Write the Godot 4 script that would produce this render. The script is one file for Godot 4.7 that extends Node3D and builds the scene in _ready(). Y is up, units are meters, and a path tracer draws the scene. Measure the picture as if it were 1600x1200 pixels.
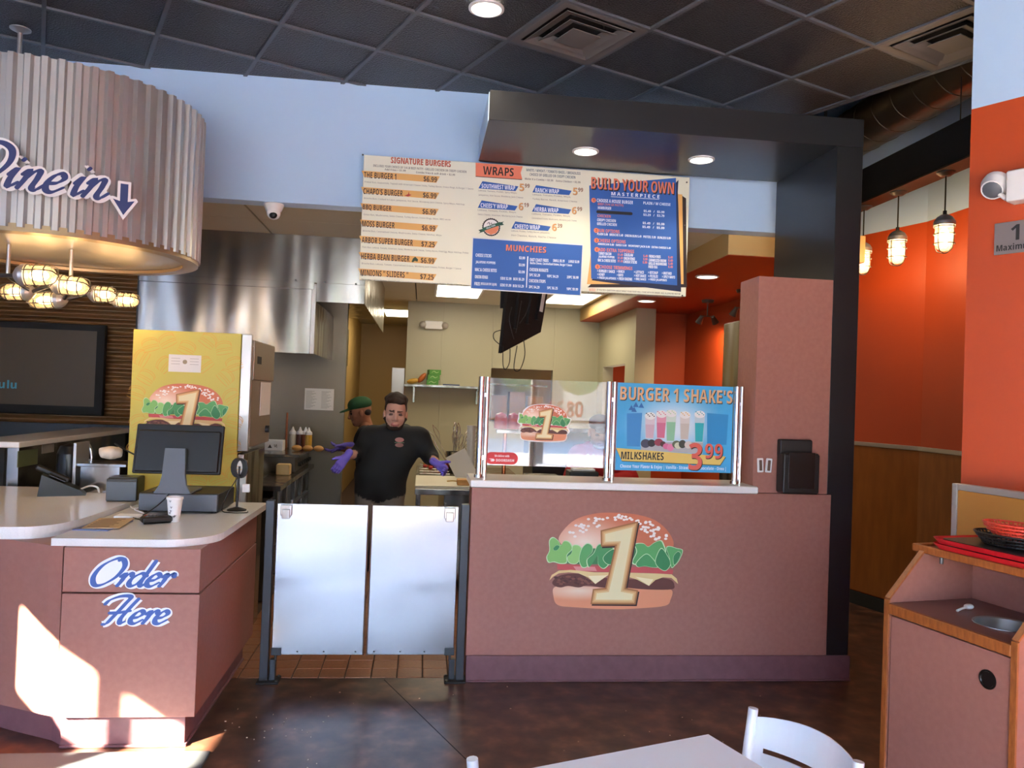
extends Node3D
# A burger counter: order desk, swing gates, serving wall with menu board above, kitchen behind, dining floor in front.

const CAM := Vector3(0, 1.7, 0)
const FPX := 1244.06
var cb: Basis
var mats := {}
var names := {}

# ------------------------------------------------------------------ mesh builder
class MB:
	var v := PackedVector3Array()
	var n := PackedVector3Array()
	var c := PackedColorArray()
	var u := PackedVector2Array()
	var col := Color.WHITE
	func tri3(a: Vector3, b: Vector3, d: Vector3, na: Vector3, nb: Vector3, nd: Vector3) -> void:
		if (b - a).cross(d - a).dot(na + nb + nd) > 0.0:
			var t := b; b = d; d = t
			t = nb; nb = nd; nd = t
		v.append(a); v.append(b); v.append(d)
		n.append(na); n.append(nb); n.append(nd)
		c.append(col); c.append(col); c.append(col)
		u.append(Vector2(a.x, a.y)); u.append(Vector2(b.x, b.y)); u.append(Vector2(d.x, d.y))
	func tri(a: Vector3, b: Vector3, d: Vector3, out: Vector3) -> void:
		var nn := (b - a).cross(d - a).normalized()
		if nn.dot(out) < 0.0: nn = -nn
		tri3(a, b, d, nn, nn, nn)
	func quad(a: Vector3, b: Vector3, d: Vector3, e: Vector3, out: Vector3) -> void:
		tri(a, b, d, out); tri(a, d, e, out)
	func smooth_quad(a: Vector3, b: Vector3, d: Vector3, e: Vector3, na: Vector3, nb: Vector3, nd: Vector3, ne: Vector3) -> void:
		tri3(a, b, d, na, nb, nd); tri3(a, d, e, na, nd, ne)
	func box(ctr: Vector3, s: Vector3, bev := 0.0, bs := Basis()) -> void:
		var h := s * 0.5
		bev = minf(bev, minf(h.x, minf(h.y, h.z)) * 0.9)
		var ax := [bs.x, bs.y, bs.z]
		for i in 3:
			var j := (i + 1) % 3
			var k := (i + 2) % 3
			for sg in [-1.0, 1.0]:
				var nn: Vector3 = ax[i] * sg
				var p := ctr + nn * h[i]
				var jj: Vector3 = ax[j] * (h[j] - bev)
				var kk: Vector3 = ax[k] * (h[k] - bev)
				quad(p - jj - kk, p + jj - kk, p + jj + kk, p - jj + kk, nn)
			if bev > 0.0:
				for sj in [-1.0, 1.0]:
					for sk in [-1.0, 1.0]:
						var nj: Vector3 = ax[j] * sj
						var nk: Vector3 = ax[k] * sk
						var a := ctr + nj * h[j] + nk * (h[k] - bev)
						var b := ctr + nj * (h[j] - bev) + nk * h[k]
						var l: Vector3 = ax[i] * (h[i] - bev)
						smooth_quad(a - l, a + l, b + l, b - l, nj, nj, nk, nk)
		if bev > 0.0:
			for sx in [-1.0, 1.0]:
				for sy in [-1.0, 1.0]:
					for sz in [-1.0, 1.0]:
						var X: Vector3 = ax[0] * sx
						var Y: Vector3 = ax[1] * sy
						var Z: Vector3 = ax[2] * sz
						tri3(ctr + X * h.x + Y * (h.y - bev) + Z * (h.z - bev), ctr + X * (h.x - bev) + Y * h.y + Z * (h.z - bev), ctr + X * (h.x - bev) + Y * (h.y - bev) + Z * h.z, X, Y, Z)
	func bb(lo: Vector3, hi: Vector3, bev := 0.0) -> void:
		box((lo + hi) * 0.5, (hi - lo).abs(), bev)
	func cyl(p0: Vector3, p1: Vector3, r0: float, r1: float, seg := 16, caps := true) -> void:
		var d := (p1 - p0).normalized()
		var x := d.cross(Vector3.UP if absf(d.y) < 0.9 else Vector3.RIGHT).normalized()
		var y := d.cross(x)
		for i in seg:
			var a0 := TAU * i / seg
			var a1 := TAU * (i + 1) / seg
			var n0 := x * cos(a0) + y * sin(a0)
			var n1 := x * cos(a1) + y * sin(a1)
			smooth_quad(p0 + n0 * r0, p0 + n1 * r0, p1 + n1 * r1, p1 + n0 * r1, n0, n1, n1, n0)
			if caps:
				if r0 > 0.0: tri(p0, p0 + n0 * r0, p0 + n1 * r0, -d)
				if r1 > 0.0: tri(p1, p1 + n0 * r1, p1 + n1 * r1, d)
	func tube(pts: Array, r: float, seg := 8) -> void:
		var prev: Array = []
		var prevn: Array = []
		var x := Vector3.ZERO
		for i in pts.size():
			var d: Vector3 = (pts[mini(i + 1, pts.size() - 1)] - pts[maxi(i - 1, 0)]).normalized()
			if x == Vector3.ZERO:
				x = d.cross(Vector3.UP if absf(d.y) < 0.9 else Vector3.RIGHT).normalized()
			x = (x - d * x.dot(d)).normalized()
			var y := d.cross(x)
			var ring: Array = []
			var rn: Array = []
			for k in seg:
				var nn := x * cos(TAU * k / seg) + y * sin(TAU * k / seg)
				rn.append(nn); ring.append(pts[i] + nn * r)
			if i > 0:
				for k in seg:
					var q := (k + 1) % seg
					smooth_quad(prev[k], prev[q], ring[q], ring[k], prevn[k], prevn[q], rn[q], rn[k])
			if i == 0 or i == pts.size() - 1:
				for k in seg:
					tri(pts[i], ring[k], ring[(k + 1) % seg], -d if i == 0 else d)
			prev = ring; prevn = rn
	func lathe(prof: Array, at: Vector3, seg := 24, bs := Basis()) -> void:
		for j in prof.size() - 1:
			var a: Vector2 = prof[j]
			var b: Vector2 = prof[j + 1]
			var t := (b - a)
			var pn := Vector2(t.y, -t.x).normalized()
			for i in seg:
				var c0 := Vector2(cos(TAU * i / seg), sin(TAU * i / seg))
				var c1 := Vector2(cos(TAU * (i + 1) / seg), sin(TAU * (i + 1) / seg))
				var f := func(p: Vector2, q: Vector2) -> Vector3: return at + bs * Vector3(p.x * q.x, p.y, p.x * q.y)
				var n0 := bs * Vector3(pn.x * c0.x, pn.y, pn.x * c0.y)
				var n1 := bs * Vector3(pn.x * c1.x, pn.y, pn.x * c1.y)
				if a.x > 0.0: tri3(f.call(a, c0), f.call(a, c1), f.call(b, c1), n0, n1, n1)
				if b.x > 0.0: tri3(f.call(a, c0), f.call(b, c1), f.call(b, c0), n0, n1, n0)
	func ball(ctr: Vector3, r: Vector3, seg := 16, bs := Basis()) -> void:
		var rings := seg / 2
		for i in rings:
			for k in seg:
				var q: Array = []
				var m: Array = []
				for s in [[i, k], [i, k + 1], [i + 1, k + 1], [i + 1, k]]:
					var th: float = PI * s[0] / rings
					var ph: float = TAU * s[1] / seg
					var e := Vector3(sin(th) * cos(ph), cos(th), sin(th) * sin(ph))
					q.append(ctr + bs * (e * r)); m.append((bs * (e / r)).normalized())
				if i > 0: tri3(q[0], q[1], q[2], m[0], m[1], m[2])
				if i < rings - 1: tri3(q[0], q[2], q[3], m[0], m[2], m[3])
	func prism(poly: PackedVector2Array, z0: float, z1: float, xf := Transform3D()) -> void:
		var idx := Geometry2D.triangulate_polygon(poly)
		var nz := xf.basis.z
		for i in range(0, idx.size(), 3):
			for z in [z0, z1]:
				tri(xf * Vector3(poly[idx[i]].x, poly[idx[i]].y, z), xf * Vector3(poly[idx[i + 1]].x, poly[idx[i + 1]].y, z), xf * Vector3(poly[idx[i + 2]].x, poly[idx[i + 2]].y, z), nz * (1.0 if (z == z1) == (z1 > z0) else -1.0))
		var cw := Geometry2D.is_polygon_clockwise(poly)
		for i in poly.size():
			var a := poly[i]
			var b := poly[(i + 1) % poly.size()]
			var o := (b - a).orthogonal().normalized() * (1.0 if cw else -1.0)
			if not cw: o = Vector2((b - a).y, -(b - a).x).normalized()
			else: o = Vector2(-(b - a).y, (b - a).x).normalized()
			quad(xf * Vector3(a.x, a.y, z0), xf * Vector3(b.x, b.y, z0), xf * Vector3(b.x, b.y, z1), xf * Vector3(a.x, a.y, z1), xf.basis * Vector3(o.x, o.y, 0))
	func flat(poly: PackedVector2Array, z: float, xf: Transform3D, cc: Color) -> void:
		col = cc.srgb_to_linear()
		var idx := Geometry2D.triangulate_polygon(poly)
		for i in range(0, idx.size(), 3):
			tri(xf * Vector3(poly[idx[i]].x, poly[idx[i]].y, z), xf * Vector3(poly[idx[i + 1]].x, poly[idx[i + 1]].y, z), xf * Vector3(poly[idx[i + 2]].x, poly[idx[i + 2]].y, z), xf.basis.z)
	func flat_fade(poly: PackedVector2Array, z: float, xf: Transform3D, f: Callable) -> void:
		# printed colour that changes over the polygon: f(point) gives the colour; long edges are split first
		var idx := Geometry2D.triangulate_polygon(poly)
		for i in range(0, idx.size(), 3):
			var st := [[poly[idx[i]], poly[idx[i + 1]], poly[idx[i + 2]], 0]]
			while st.size():
				var t: Array = st.pop_back()
				if t[3] < 4:
					var ab: Vector2 = (t[0] + t[1]) * 0.5
					var bc: Vector2 = (t[1] + t[2]) * 0.5
					var ca: Vector2 = (t[2] + t[0]) * 0.5
					for s in [[t[0], ab, ca], [ab, t[1], bc], [ca, bc, t[2]], [ab, bc, ca]]:
						st.append([s[0], s[1], s[2], t[3] + 1])
					continue
				var b := v.size()
				col = Color.WHITE
				tri(xf * Vector3(t[0].x, t[0].y, z), xf * Vector3(t[1].x, t[1].y, z), xf * Vector3(t[2].x, t[2].y, z), xf.basis.z)
				var inv := xf.affine_inverse()
				for k in 3:
					var p := inv * v[b + k]
					c[b + k] = (f.call(Vector2(p.x, p.y)) as Color).srgb_to_linear()
	func ribbon(pts: Array, w0: float, w1: float, z: float, xf: Transform3D, cc: Color, grow := 0.0) -> void:
		# a brush stroke: widest where it runs across the pen's angle; with grow it is the filled halo round the stroke
		if grow > 0.0:
			for poly in Geometry2D.offset_polyline(PackedVector2Array(pts), w1 * 0.42 + grow, Geometry2D.JOIN_ROUND, Geometry2D.END_ROUND):
				if not Geometry2D.is_polygon_clockwise(poly): flat(poly, z, xf, cc)
			return
		col = cc.srgb_to_linear()
		var L: Array = []
		var R: Array = []
		var pen := Vector2(0.82, 0.57)
		for i in pts.size():
			var d: Vector2 = (pts[mini(i + 1, pts.size() - 1)] - pts[maxi(i - 1, 0)]).normalized()
			var w := (w0 + (w1 - w0) * absf(d.cross(pen))) * 0.5
			var o := Vector2(-d.y, d.x) * w
			L.append(pts[i] + o); R.append(pts[i] - o)
			if i == 0 or i == pts.size() - 1:
				var poly := PackedVector2Array()
				for k in 12: poly.append(pts[i] + Vector2(cos(TAU * k / 12), sin(TAU * k / 12)) * w)
				flat(poly, z - 0.00003, xf, cc)
		for i in pts.size() - 1:
			var zz := z + 0.000006 * i
			quad(xf * Vector3(L[i].x, L[i].y, zz), xf * Vector3(R[i].x, R[i].y, zz), xf * Vector3(R[i + 1].x, R[i + 1].y, zz), xf * Vector3(L[i + 1].x, L[i + 1].y, zz), xf.basis.z)
	func mesh() -> ArrayMesh:
		var a := []
		a.resize(Mesh.ARRAY_MAX)
		a[Mesh.ARRAY_VERTEX] = v
		a[Mesh.ARRAY_NORMAL] = n
		a[Mesh.ARRAY_COLOR] = c
		a[Mesh.ARRAY_TEX_UV] = u
		var m := ArrayMesh.new()
		m.add_surface_from_arrays(Mesh.PRIMITIVE_TRIANGLES, a)
		return m

# ------------------------------------------------------------------ bodies: capsules joined smoothly, meshed as surface nets
class Field:
	var o: Vector3
	var cs: float
	var nx: int
	var ny: int
	var nz: int
	var f := PackedFloat32Array()
	var raw := PackedFloat32Array()
	var lab := PackedByteArray()
	func _init(lo: Vector3, hi: Vector3, cell: float) -> void:
		o = lo; cs = cell
		nx = int((hi.x - lo.x) / cs) + 2
		ny = int((hi.y - lo.y) / cs) + 2
		nz = int((hi.z - lo.z) / cs) + 2
		f.resize(nx * ny * nz); f.fill(1.0)
		raw.resize(nx * ny * nz); raw.fill(1.0)
		lab.resize(nx * ny * nz)
	func put(i: int, d: float, l: int, k: float) -> void:
		if d < raw[i]:
			raw[i] = d; lab[i] = l
		var e := f[i]
		var h := maxf(k - absf(d - e), 0.0) / k
		f[i] = minf(d, e) - h * h * k * 0.25
	func cap(a: Vector3, b: Vector3, ra: float, rb: float, l: int, k := 0.03) -> void:
		var m := maxf(ra, rb) + k + cs * 2.0
		var lo := (a.min(b) - Vector3.ONE * m - o) / cs
		var hi := (a.max(b) + Vector3.ONE * m - o) / cs
		var ab := b - a
		var q := maxf(ab.length_squared(), 1e-9)
		for z in range(maxi(0, int(lo.z)), mini(nz, int(hi.z) + 1)):
			for y in range(maxi(0, int(lo.y)), mini(ny, int(hi.y) + 1)):
				for x in range(maxi(0, int(lo.x)), mini(nx, int(hi.x) + 1)):
					var p := o + Vector3(x, y, z) * cs
					var t := clampf((p - a).dot(ab) / q, 0.0, 1.0)
					put(x + nx * (y + ny * z), (p - a - ab * t).length() - (ra + (rb - ra) * t), l, k)
	func ell(ctr: Vector3, r: Vector3, l: int, k := 0.03, bs := Basis()) -> void:
		var mr := maxf(r.x, maxf(r.y, r.z)) + k + cs * 2.0
		var lo := (ctr - Vector3.ONE * mr - o) / cs
		var hi := (ctr + Vector3.ONE * mr - o) / cs
		var inv := bs.transposed()
		for z in range(maxi(0, int(lo.z)), mini(nz, int(hi.z) + 1)):
			for y in range(maxi(0, int(lo.y)), mini(ny, int(hi.y) + 1)):
				for x in range(maxi(0, int(lo.x)), mini(nx, int(hi.x) + 1)):
					var p := inv * (o + Vector3(x, y, z) * cs - ctr)
					var k0 := (p / r).length()
					var k1 := (p / (r * r)).length()
					put(x + nx * (y + ny * z), k0 * (k0 - 1.0) / maxf(k1, 1e-6) if k0 > 0.01 else -minf(r.x, r.y), l, k)
	func carve(ctr: Vector3, r: float) -> void:
		var lo := (ctr - Vector3.ONE * (r + cs * 2.0) - o) / cs
		var hi := (ctr + Vector3.ONE * (r + cs * 2.0) - o) / cs
		for z in range(maxi(0, int(lo.z)), mini(nz, int(hi.z) + 1)):
			for y in range(maxi(0, int(lo.y)), mini(ny, int(hi.y) + 1)):
				for x in range(maxi(0, int(lo.x)), mini(nx, int(hi.x) + 1)):
					var i := x + nx * (y + ny * z)
					f[i] = maxf(f[i], r - (o + Vector3(x, y, z) * cs - ctr).length())
	func to(mb: MB, pal: Array) -> void:
		var vid := {}
		var pos: Array = []
		var cl: Array = []
		var nr: Array = []
		var st := [0, 1, nx, nx + 1, nx * ny, nx * ny + 1, nx * ny + nx, nx * ny + nx + 1]
		for z in nz - 1:
			for y in ny - 1:
				var row := nx * (y + ny * z)
				for x in nx - 1:
					var b := x + row
					var fa := f[b]
					if fa > cs * 2.5 or fa < -cs * 2.5: continue
					var any_in := false
					var any_out := false
					for s in st:
						if f[b + s] < 0.0: any_in = true
						else: any_out = true
					if not (any_in and any_out): continue
					var sum := Vector3.ZERO
					var cnt := 0
					for e in [[0, 1], [2, 3], [4, 5], [6, 7], [0, 2], [1, 3], [4, 6], [5, 7], [0, 4], [1, 5], [2, 6], [3, 7]]:
						var u0 := f[b + st[e[0]]]
						var u1 := f[b + st[e[1]]]
						if (u0 < 0.0) != (u1 < 0.0):
							var t := u0 / (u0 - u1)
							var pa := Vector3(e[0] & 1, (e[0] >> 1) & 1, e[0] >> 2)
							var pb := Vector3(e[1] & 1, (e[1] >> 1) & 1, e[1] >> 2)
							sum += pa + (pb - pa) * t
							cnt += 1
					vid[b] = pos.size()
					pos.append(o + (Vector3(x, y, z) + sum / cnt) * cs)
					var bl := 0
					var bd := 9.0
					for s in st:
						if absf(raw[b + s]) < bd:
							bd = absf(raw[b + s]); bl = lab[b + s]
					cl.append((pal[bl] as Color).srgb_to_linear())
					nr.append(Vector3(f[b + 1] - f[b] + f[b + nx + 1] - f[b + nx], f[b + nx] - f[b] + f[b + nx + 1] - f[b + 1], f[b + nx * ny] - f[b] + f[b + nx * ny + nx] - f[b + nx]).normalized())
		var ax := [1, nx, nx * ny]
		for b in vid:
			for i in 3:
				var s: int = ax[i]
				var j: int = ax[(i + 1) % 3]
				var k: int = ax[(i + 2) % 3]
				if (f[b] < 0.0) == (f[b + s] < 0.0): continue
				if not (vid.has(b - j) and vid.has(b - k) and vid.has(b - j - k)): continue
				var q := [vid[b], vid[b - j], vid[b - j - k], vid[b - k]]
				for t in [[0, 1, 2], [0, 2, 3]]:
					var at := mb.v.size()
					mb.tri3(pos[q[t[0]]], pos[q[t[1]]], pos[q[t[2]]], nr[q[t[0]]], nr[q[t[1]]], nr[q[t[2]]])
					for m in 3:
						for w in t:
							if mb.v[at + m] == pos[q[w]]:
								mb.c[at + m] = cl[q[w]]
								break

# ------------------------------------------------------------------ scene helpers
func ray(x: float, y: float) -> Vector3:
	return cb * Vector3((x - 800.0) / FPX, -(y - 600.0) / FPX, -1.0)
func pz(x: float, y: float, z: float) -> Vector3:
	var d := ray(x, y)
	return CAM + d * (z / d.z)
func py(x: float, y: float, h: float) -> Vector3:
	var d := ray(x, y)
	return CAM + d * ((h - CAM.y) / d.y)
func px(x: float, y: float, wx: float) -> Vector3:
	var d := ray(x, y)
	return CAM + d * (wx / d.x)

func numbered(called: String) -> String:
	var k: int = names.get(called, 0)
	names[called] = k + 1
	return called if k == 0 else "%s_%03d" % [called, k]
func thing(called: String, label: String, category: String, at := Vector3.ZERO, turn := 0.0, group := "") -> Node3D:
	var o := Node3D.new()
	o.name = numbered(called)
	add_child(o)
	o.position = at
	o.rotation.y = turn
	o.set_meta("label", label)
	o.set_meta("category", category)
	if group: o.set_meta("group", group)
	return o
func part(o: Node3D, called: String, mb: MB, m: Material, label := "") -> MeshInstance3D:
	var i := MeshInstance3D.new()
	i.name = called
	i.mesh = mb.mesh()
	i.material_override = m
	o.add_child(i, true)
	if label: i.set_meta("label", label)
	return i
func shared(o: Node3D, called: String, mesh: Mesh, m: Material, xf := Transform3D()) -> MeshInstance3D:
	var i := MeshInstance3D.new()
	i.name = called
	i.mesh = mesh
	i.material_override = m
	i.transform = xf
	o.add_child(i, true)
	return i
func single(called: String, mb: MB, m: Material, label: String, category: String, at := Vector3.ZERO, group := "") -> MeshInstance3D:
	var i := MeshInstance3D.new()
	i.name = numbered(called)
	i.mesh = mb.mesh()
	i.material_override = m
	add_child(i)
	i.position = at
	i.set_meta("label", label)
	i.set_meta("category", category)
	if group: i.set_meta("group", group)
	return i
func structure(called: String, mb: MB, m: Material, label: String, category: String) -> MeshInstance3D:
	var i := single(called, mb, m, label, category)
	i.set_meta("kind", "structure")
	return i
func lamp_omni(o: Node3D, at: Vector3, e: float, col: Color, size := 0.03) -> void:
	var l := OmniLight3D.new()
	l.name = "glow"
	l.light_energy = e
	l.light_color = col
	l.light_size = size
	l.omni_range = 14.0
	l.omni_attenuation = 2.0
	l.shadow_enabled = true
	o.add_child(l, true)
	l.position = at
func lamp_area(o: Node3D, at: Vector3, sz: Vector2, e: float, col: Color) -> void:
	var l := AreaLight3D.new()
	l.name = "glow"
	l.area_size = sz
	l.light_energy = e
	l.light_color = col
	l.area_range = 14.0
	l.shadow_enabled = true
	o.add_child(l, true)
	l.position = at
	l.rotation_degrees.x = -90.0
func lamp_spot(o: Node3D, at: Vector3, to: Vector3, e: float, col: Color, angle: float, size := 0.04) -> void:
	var l := SpotLight3D.new()
	l.name = "glow"
	l.light_energy = e
	l.light_color = col
	l.light_size = size
	l.spot_range = 14.0
	l.spot_angle = angle
	l.spot_attenuation = 2.0
	l.spot_angle_attenuation = 0.7
	l.shadow_enabled = true
	o.add_child(l, true)
	l.transform = Transform3D(Basis.looking_at(to - at, Vector3.UP if absf((to - at).normalized().y) < 0.95 else Vector3.RIGHT), at)

func noise_tex(sd: int, freq: float, a: Color, b: Color, mid := 0.5, octaves := 4, sz := 512) -> NoiseTexture2D:
	var t := NoiseTexture2D.new()
	var fn := FastNoiseLite.new()
	fn.seed = sd
	fn.frequency = freq
	fn.fractal_octaves = octaves
	t.noise = fn
	t.width = sz
	t.height = sz
	t.seamless = true
	var g := Gradient.new()
	g.offsets = PackedFloat32Array([0.0, mid, 1.0])
	g.colors = PackedColorArray([a, a.lerp(b, 0.5), b])
	t.color_ramp = g
	return t
func bump_tex(sd: int, freq: float, strength: float, octaves := 3) -> NoiseTexture2D:
	var t := NoiseTexture2D.new()
	var fn := FastNoiseLite.new()
	fn.seed = sd
	fn.frequency = freq
	fn.fractal_octaves = octaves
	t.noise = fn
	t.width = 512
	t.height = 512
	t.seamless = true
	t.as_normal_map = true
	t.bump_strength = strength
	return t
func mat(key: String, col: Color, rough: float, metal := 0.0) -> StandardMaterial3D:
	if mats.has(key): return mats[key]
	var m := StandardMaterial3D.new()
	m.resource_name = key
	m.albedo_color = col
	m.roughness = rough
	m.metallic = metal
	mats[key] = m
	return m
func mottled(key: String, a: Color, b: Color, rough: float, scale: float, freq := 0.02, sd := 1) -> StandardMaterial3D:
	if mats.has(key): return mats[key]
	var m := mat(key, Color.WHITE, rough)
	m.albedo_texture = noise_tex(sd, freq, a, b)
	m.uv1_triplanar = true
	m.uv1_world_triplanar = true
	m.uv1_scale = Vector3.ONE * scale
	return m
func glowing(key: String, col: Color, e: float) -> StandardMaterial3D:
	if mats.has(key): return mats[key]
	var m := mat(key, col, 0.5)
	m.emission_enabled = true
	m.emission = col
	m.emission_energy_multiplier = e
	return m
func rgb(r: int, g: int, b: int) -> Color:
	return Color(r / 255.0, g / 255.0, b / 255.0)

# ---- flat print
var font_bold: SystemFont
var font_reg: SystemFont
var text_cache := {}
func text_arrays(s: String, bold: bool) -> Array:
	var key := s + ("#" if bold else "")
	if text_cache.has(key): return text_cache[key]
	var t := TextMesh.new()
	t.font = font_bold if bold else font_reg
	t.font_size = 32
	t.pixel_size = 1.0 / 32.0
	t.depth = 0.0
	t.curve_step = 3.0
	t.text = s
	t.horizontal_alignment = HORIZONTAL_ALIGNMENT_LEFT
	t.vertical_alignment = VERTICAL_ALIGNMENT_TOP
	var tris := PackedVector2Array()
	var lo := Vector2(1e9, 1e9)
	var hi := -lo
	if t.get_surface_count():
		var ar := t.surface_get_arrays(0)
		var vs: PackedVector3Array = ar[Mesh.ARRAY_VERTEX]
		var ix: PackedInt32Array = ar[Mesh.ARRAY_INDEX] if ar[Mesh.ARRAY_INDEX] else PackedInt32Array(range(vs.size()))
		for i in ix:
			var p := Vector2(vs[i].x, vs[i].y)
			tris.append(p)
			lo = lo.min(p); hi = hi.max(p)
	text_cache[key] = [tris, lo, hi]
	return text_cache[key]
# text in the box that starts at (x, y), h tall (glyphs' own extent) and w wide (0: natural width)
func txt(mb: MB, xf: Transform3D, s: String, x: float, y: float, w: float, h: float, z: float, cc: Color, bold := true, slant := 0.0) -> void:
	var a := text_arrays(s, bold)
	var tris: PackedVector2Array = a[0]
	if tris.is_empty(): return
	var lo: Vector2 = a[1]
	var sz: Vector2 = a[2] - a[1]
	var sy := h / sz.y
	var sx := w / sz.x if w > 0.0 else sy * 0.62
	mb.col = cc.srgb_to_linear()
	for i in range(0, tris.size(), 3):
		var q: Array = []
		for k in 3:
			var p := tris[i + k] - lo
			q.append(xf * Vector3(x + p.x * sx + p.y * sy * slant, y + p.y * sy, z))
		mb.tri(q[0], q[1], q[2], xf.basis.z)
func rect(mb: MB, xf: Transform3D, x0: float, y0: float, x1: float, y1: float, z: float, cc: Color) -> void:
	mb.flat(PackedVector2Array([Vector2(x0, y0), Vector2(x1, y0), Vector2(x1, y1), Vector2(x0, y1)]), z, xf, cc)
func disc(x: float, y: float, rx: float, ry: float, seg := 20) -> PackedVector2Array:
	var p := PackedVector2Array()
	for k in seg: p.append(Vector2(x + rx * cos(TAU * k / seg), y + ry * sin(TAU * k / seg)))
	return p
func curve2(ctrl: Array, per := 6) -> Array:
	var out: Array = []
	for i in ctrl.size() - 1:
		var p0: Vector2 = ctrl[maxi(i - 1, 0)]
		var p1: Vector2 = ctrl[i]
		var p2: Vector2 = ctrl[i + 1]
		var p3: Vector2 = ctrl[mini(i + 2, ctrl.size() - 1)]
		for k in per:
			out.append(p1.cubic_interpolate(p2, p0, p3, float(k) / per))
	out.append(ctrl[-1])
	return out
func curve3(ctrl: Array, per := 6) -> Array:
	var out: Array = []
	for i in ctrl.size() - 1:
		var p0: Vector3 = ctrl[maxi(i - 1, 0)]
		var p1: Vector3 = ctrl[i]
		var p2: Vector3 = ctrl[i + 1]
		var p3: Vector3 = ctrl[mini(i + 2, ctrl.size() - 1)]
		for k in per:
			out.append(p1.cubic_interpolate(p2, p0, p3, float(k) / per))
	out.append(ctrl[-1])
	return out
func v2(a: Array) -> PackedVector2Array:
	var p := PackedVector2Array()
	for i in range(0, a.size(), 2): p.append(Vector2(a[i], a[i + 1]))
	return p
func blob(a: Array, per := 5) -> PackedVector2Array:
	var c: Array = []
	for i in range(0, a.size(), 2): c.append(Vector2(a[i], a[i + 1]))
	c.append(c[0])
	var n := c.size()
	var out := PackedVector2Array()
	for i in n - 1:
		for k in per:
			out.append(c[i].cubic_interpolate(c[i + 1], c[(i - 1 + n - 1) % (n - 1)], c[(i + 2) % (n - 1)], float(k) / per))
	return out

# brush-script lettering
const GLYPH := {
	"r": [0.62, [[0, 0.72, 0.16, 0.98, 0.2, 0.5, 0.1, 0.0], [0.16, 0.45, 0.32, 0.86, 0.52, 1.0, 0.62, 0.8]]],
	"d": [0.98, [[0.75, 0.85, 0.45, 1.0, 0.1, 0.65, 0.05, 0.25, 0.25, 0.0, 0.55, 0.22, 0.76, 0.85], [0.86, 2.0, 0.78, 1.2, 0.68, 0.3, 0.82, 0.0, 1.02, 0.25]]],
	"e": [0.76, [[0.08, 0.42, 0.4, 0.5, 0.58, 0.76, 0.42, 1.0, 0.18, 0.85, 0.05, 0.45, 0.15, 0.08, 0.42, 0.0, 0.74, 0.3]]],
	"i": [0.5, [[0.02, 0.6, 0.2, 0.98, 0.15, 0.4, 0.24, 0.0, 0.5, 0.28], [0.24, 1.42, 0.27, 1.5]]],
	"n": [0.98, [[0, 0.7, 0.16, 0.98, 0.17, 0.5, 0.08, 0.0], [0.14, 0.4, 0.34, 0.88, 0.56, 0.98, 0.6, 0.6, 0.58, 0.12, 0.76, 0.0, 0.98, 0.3]]],
	"O": [1.5, [[1.15, 2.1, 0.7, 2.15, 0.15, 1.6, 0.0, 0.75, 0.3, 0.08, 0.75, 0.1, 1.25, 0.7, 1.4, 1.5, 1.15, 2.05, 0.9, 2.0]]],
	"H": [1.5, [[-0.35, 1.5, -0.2, 1.85, 0.3, 2.15, 0.85, 2.1, 0.75, 1.5, 0.5, 0.5, 0.35, 0.0, 0.15, -0.1], [1.35, 1.95, 1.15, 1.2, 0.98, 0.4, 1.1, 0.0, 1.3, 0.15], [0.2, 0.8, 0.7, 0.85, 1.25, 1.0]]],
	"D": [1.6, [[0.6, 2.1, 0.45, 1.0, 0.25, 0.05], [0.0, 1.7, 0.6, 2.15, 1.2, 1.9, 1.4, 1.2, 1.1, 0.4, 0.5, 0.0, 0.1, 0.1]]],
	" ": [0.28, []],
}
func script_strokes(s: String, h: float, slant: float) -> Array:
	var out: Array = []
	var x := 0.0
	for ch in s:
		var g: Array = GLYPH[ch]
		for st in g[1]:
			var c: Array = []
			for i in range(0, st.size(), 2):
				c.append(Vector2((x + st[i] + st[i + 1] * slant) * h, st[i + 1] * h))
			out.append(curve2(c, 7))
		x += g[0]
	return out
func script_print(mb: MB, xf: Transform3D, s: String, x: float, y: float, h: float, z: float, ink: Color, halo: Color, wmin: float, wmax: float, grow: float) -> void:
	var t := xf * Transform3D(Basis(), Vector3(x, y, 0))
	var k := 0
	for st in script_strokes(s, h, 0.38):
		k += 1
		mb.ribbon(st, wmin, wmax, z + 0.00004 * k, t, halo, grow)
	for st in script_strokes(s, h, 0.38):
		k += 1
		mb.ribbon(st, wmin, wmax, z + 0.0008 + 0.0001 * k, t, ink)

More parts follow.
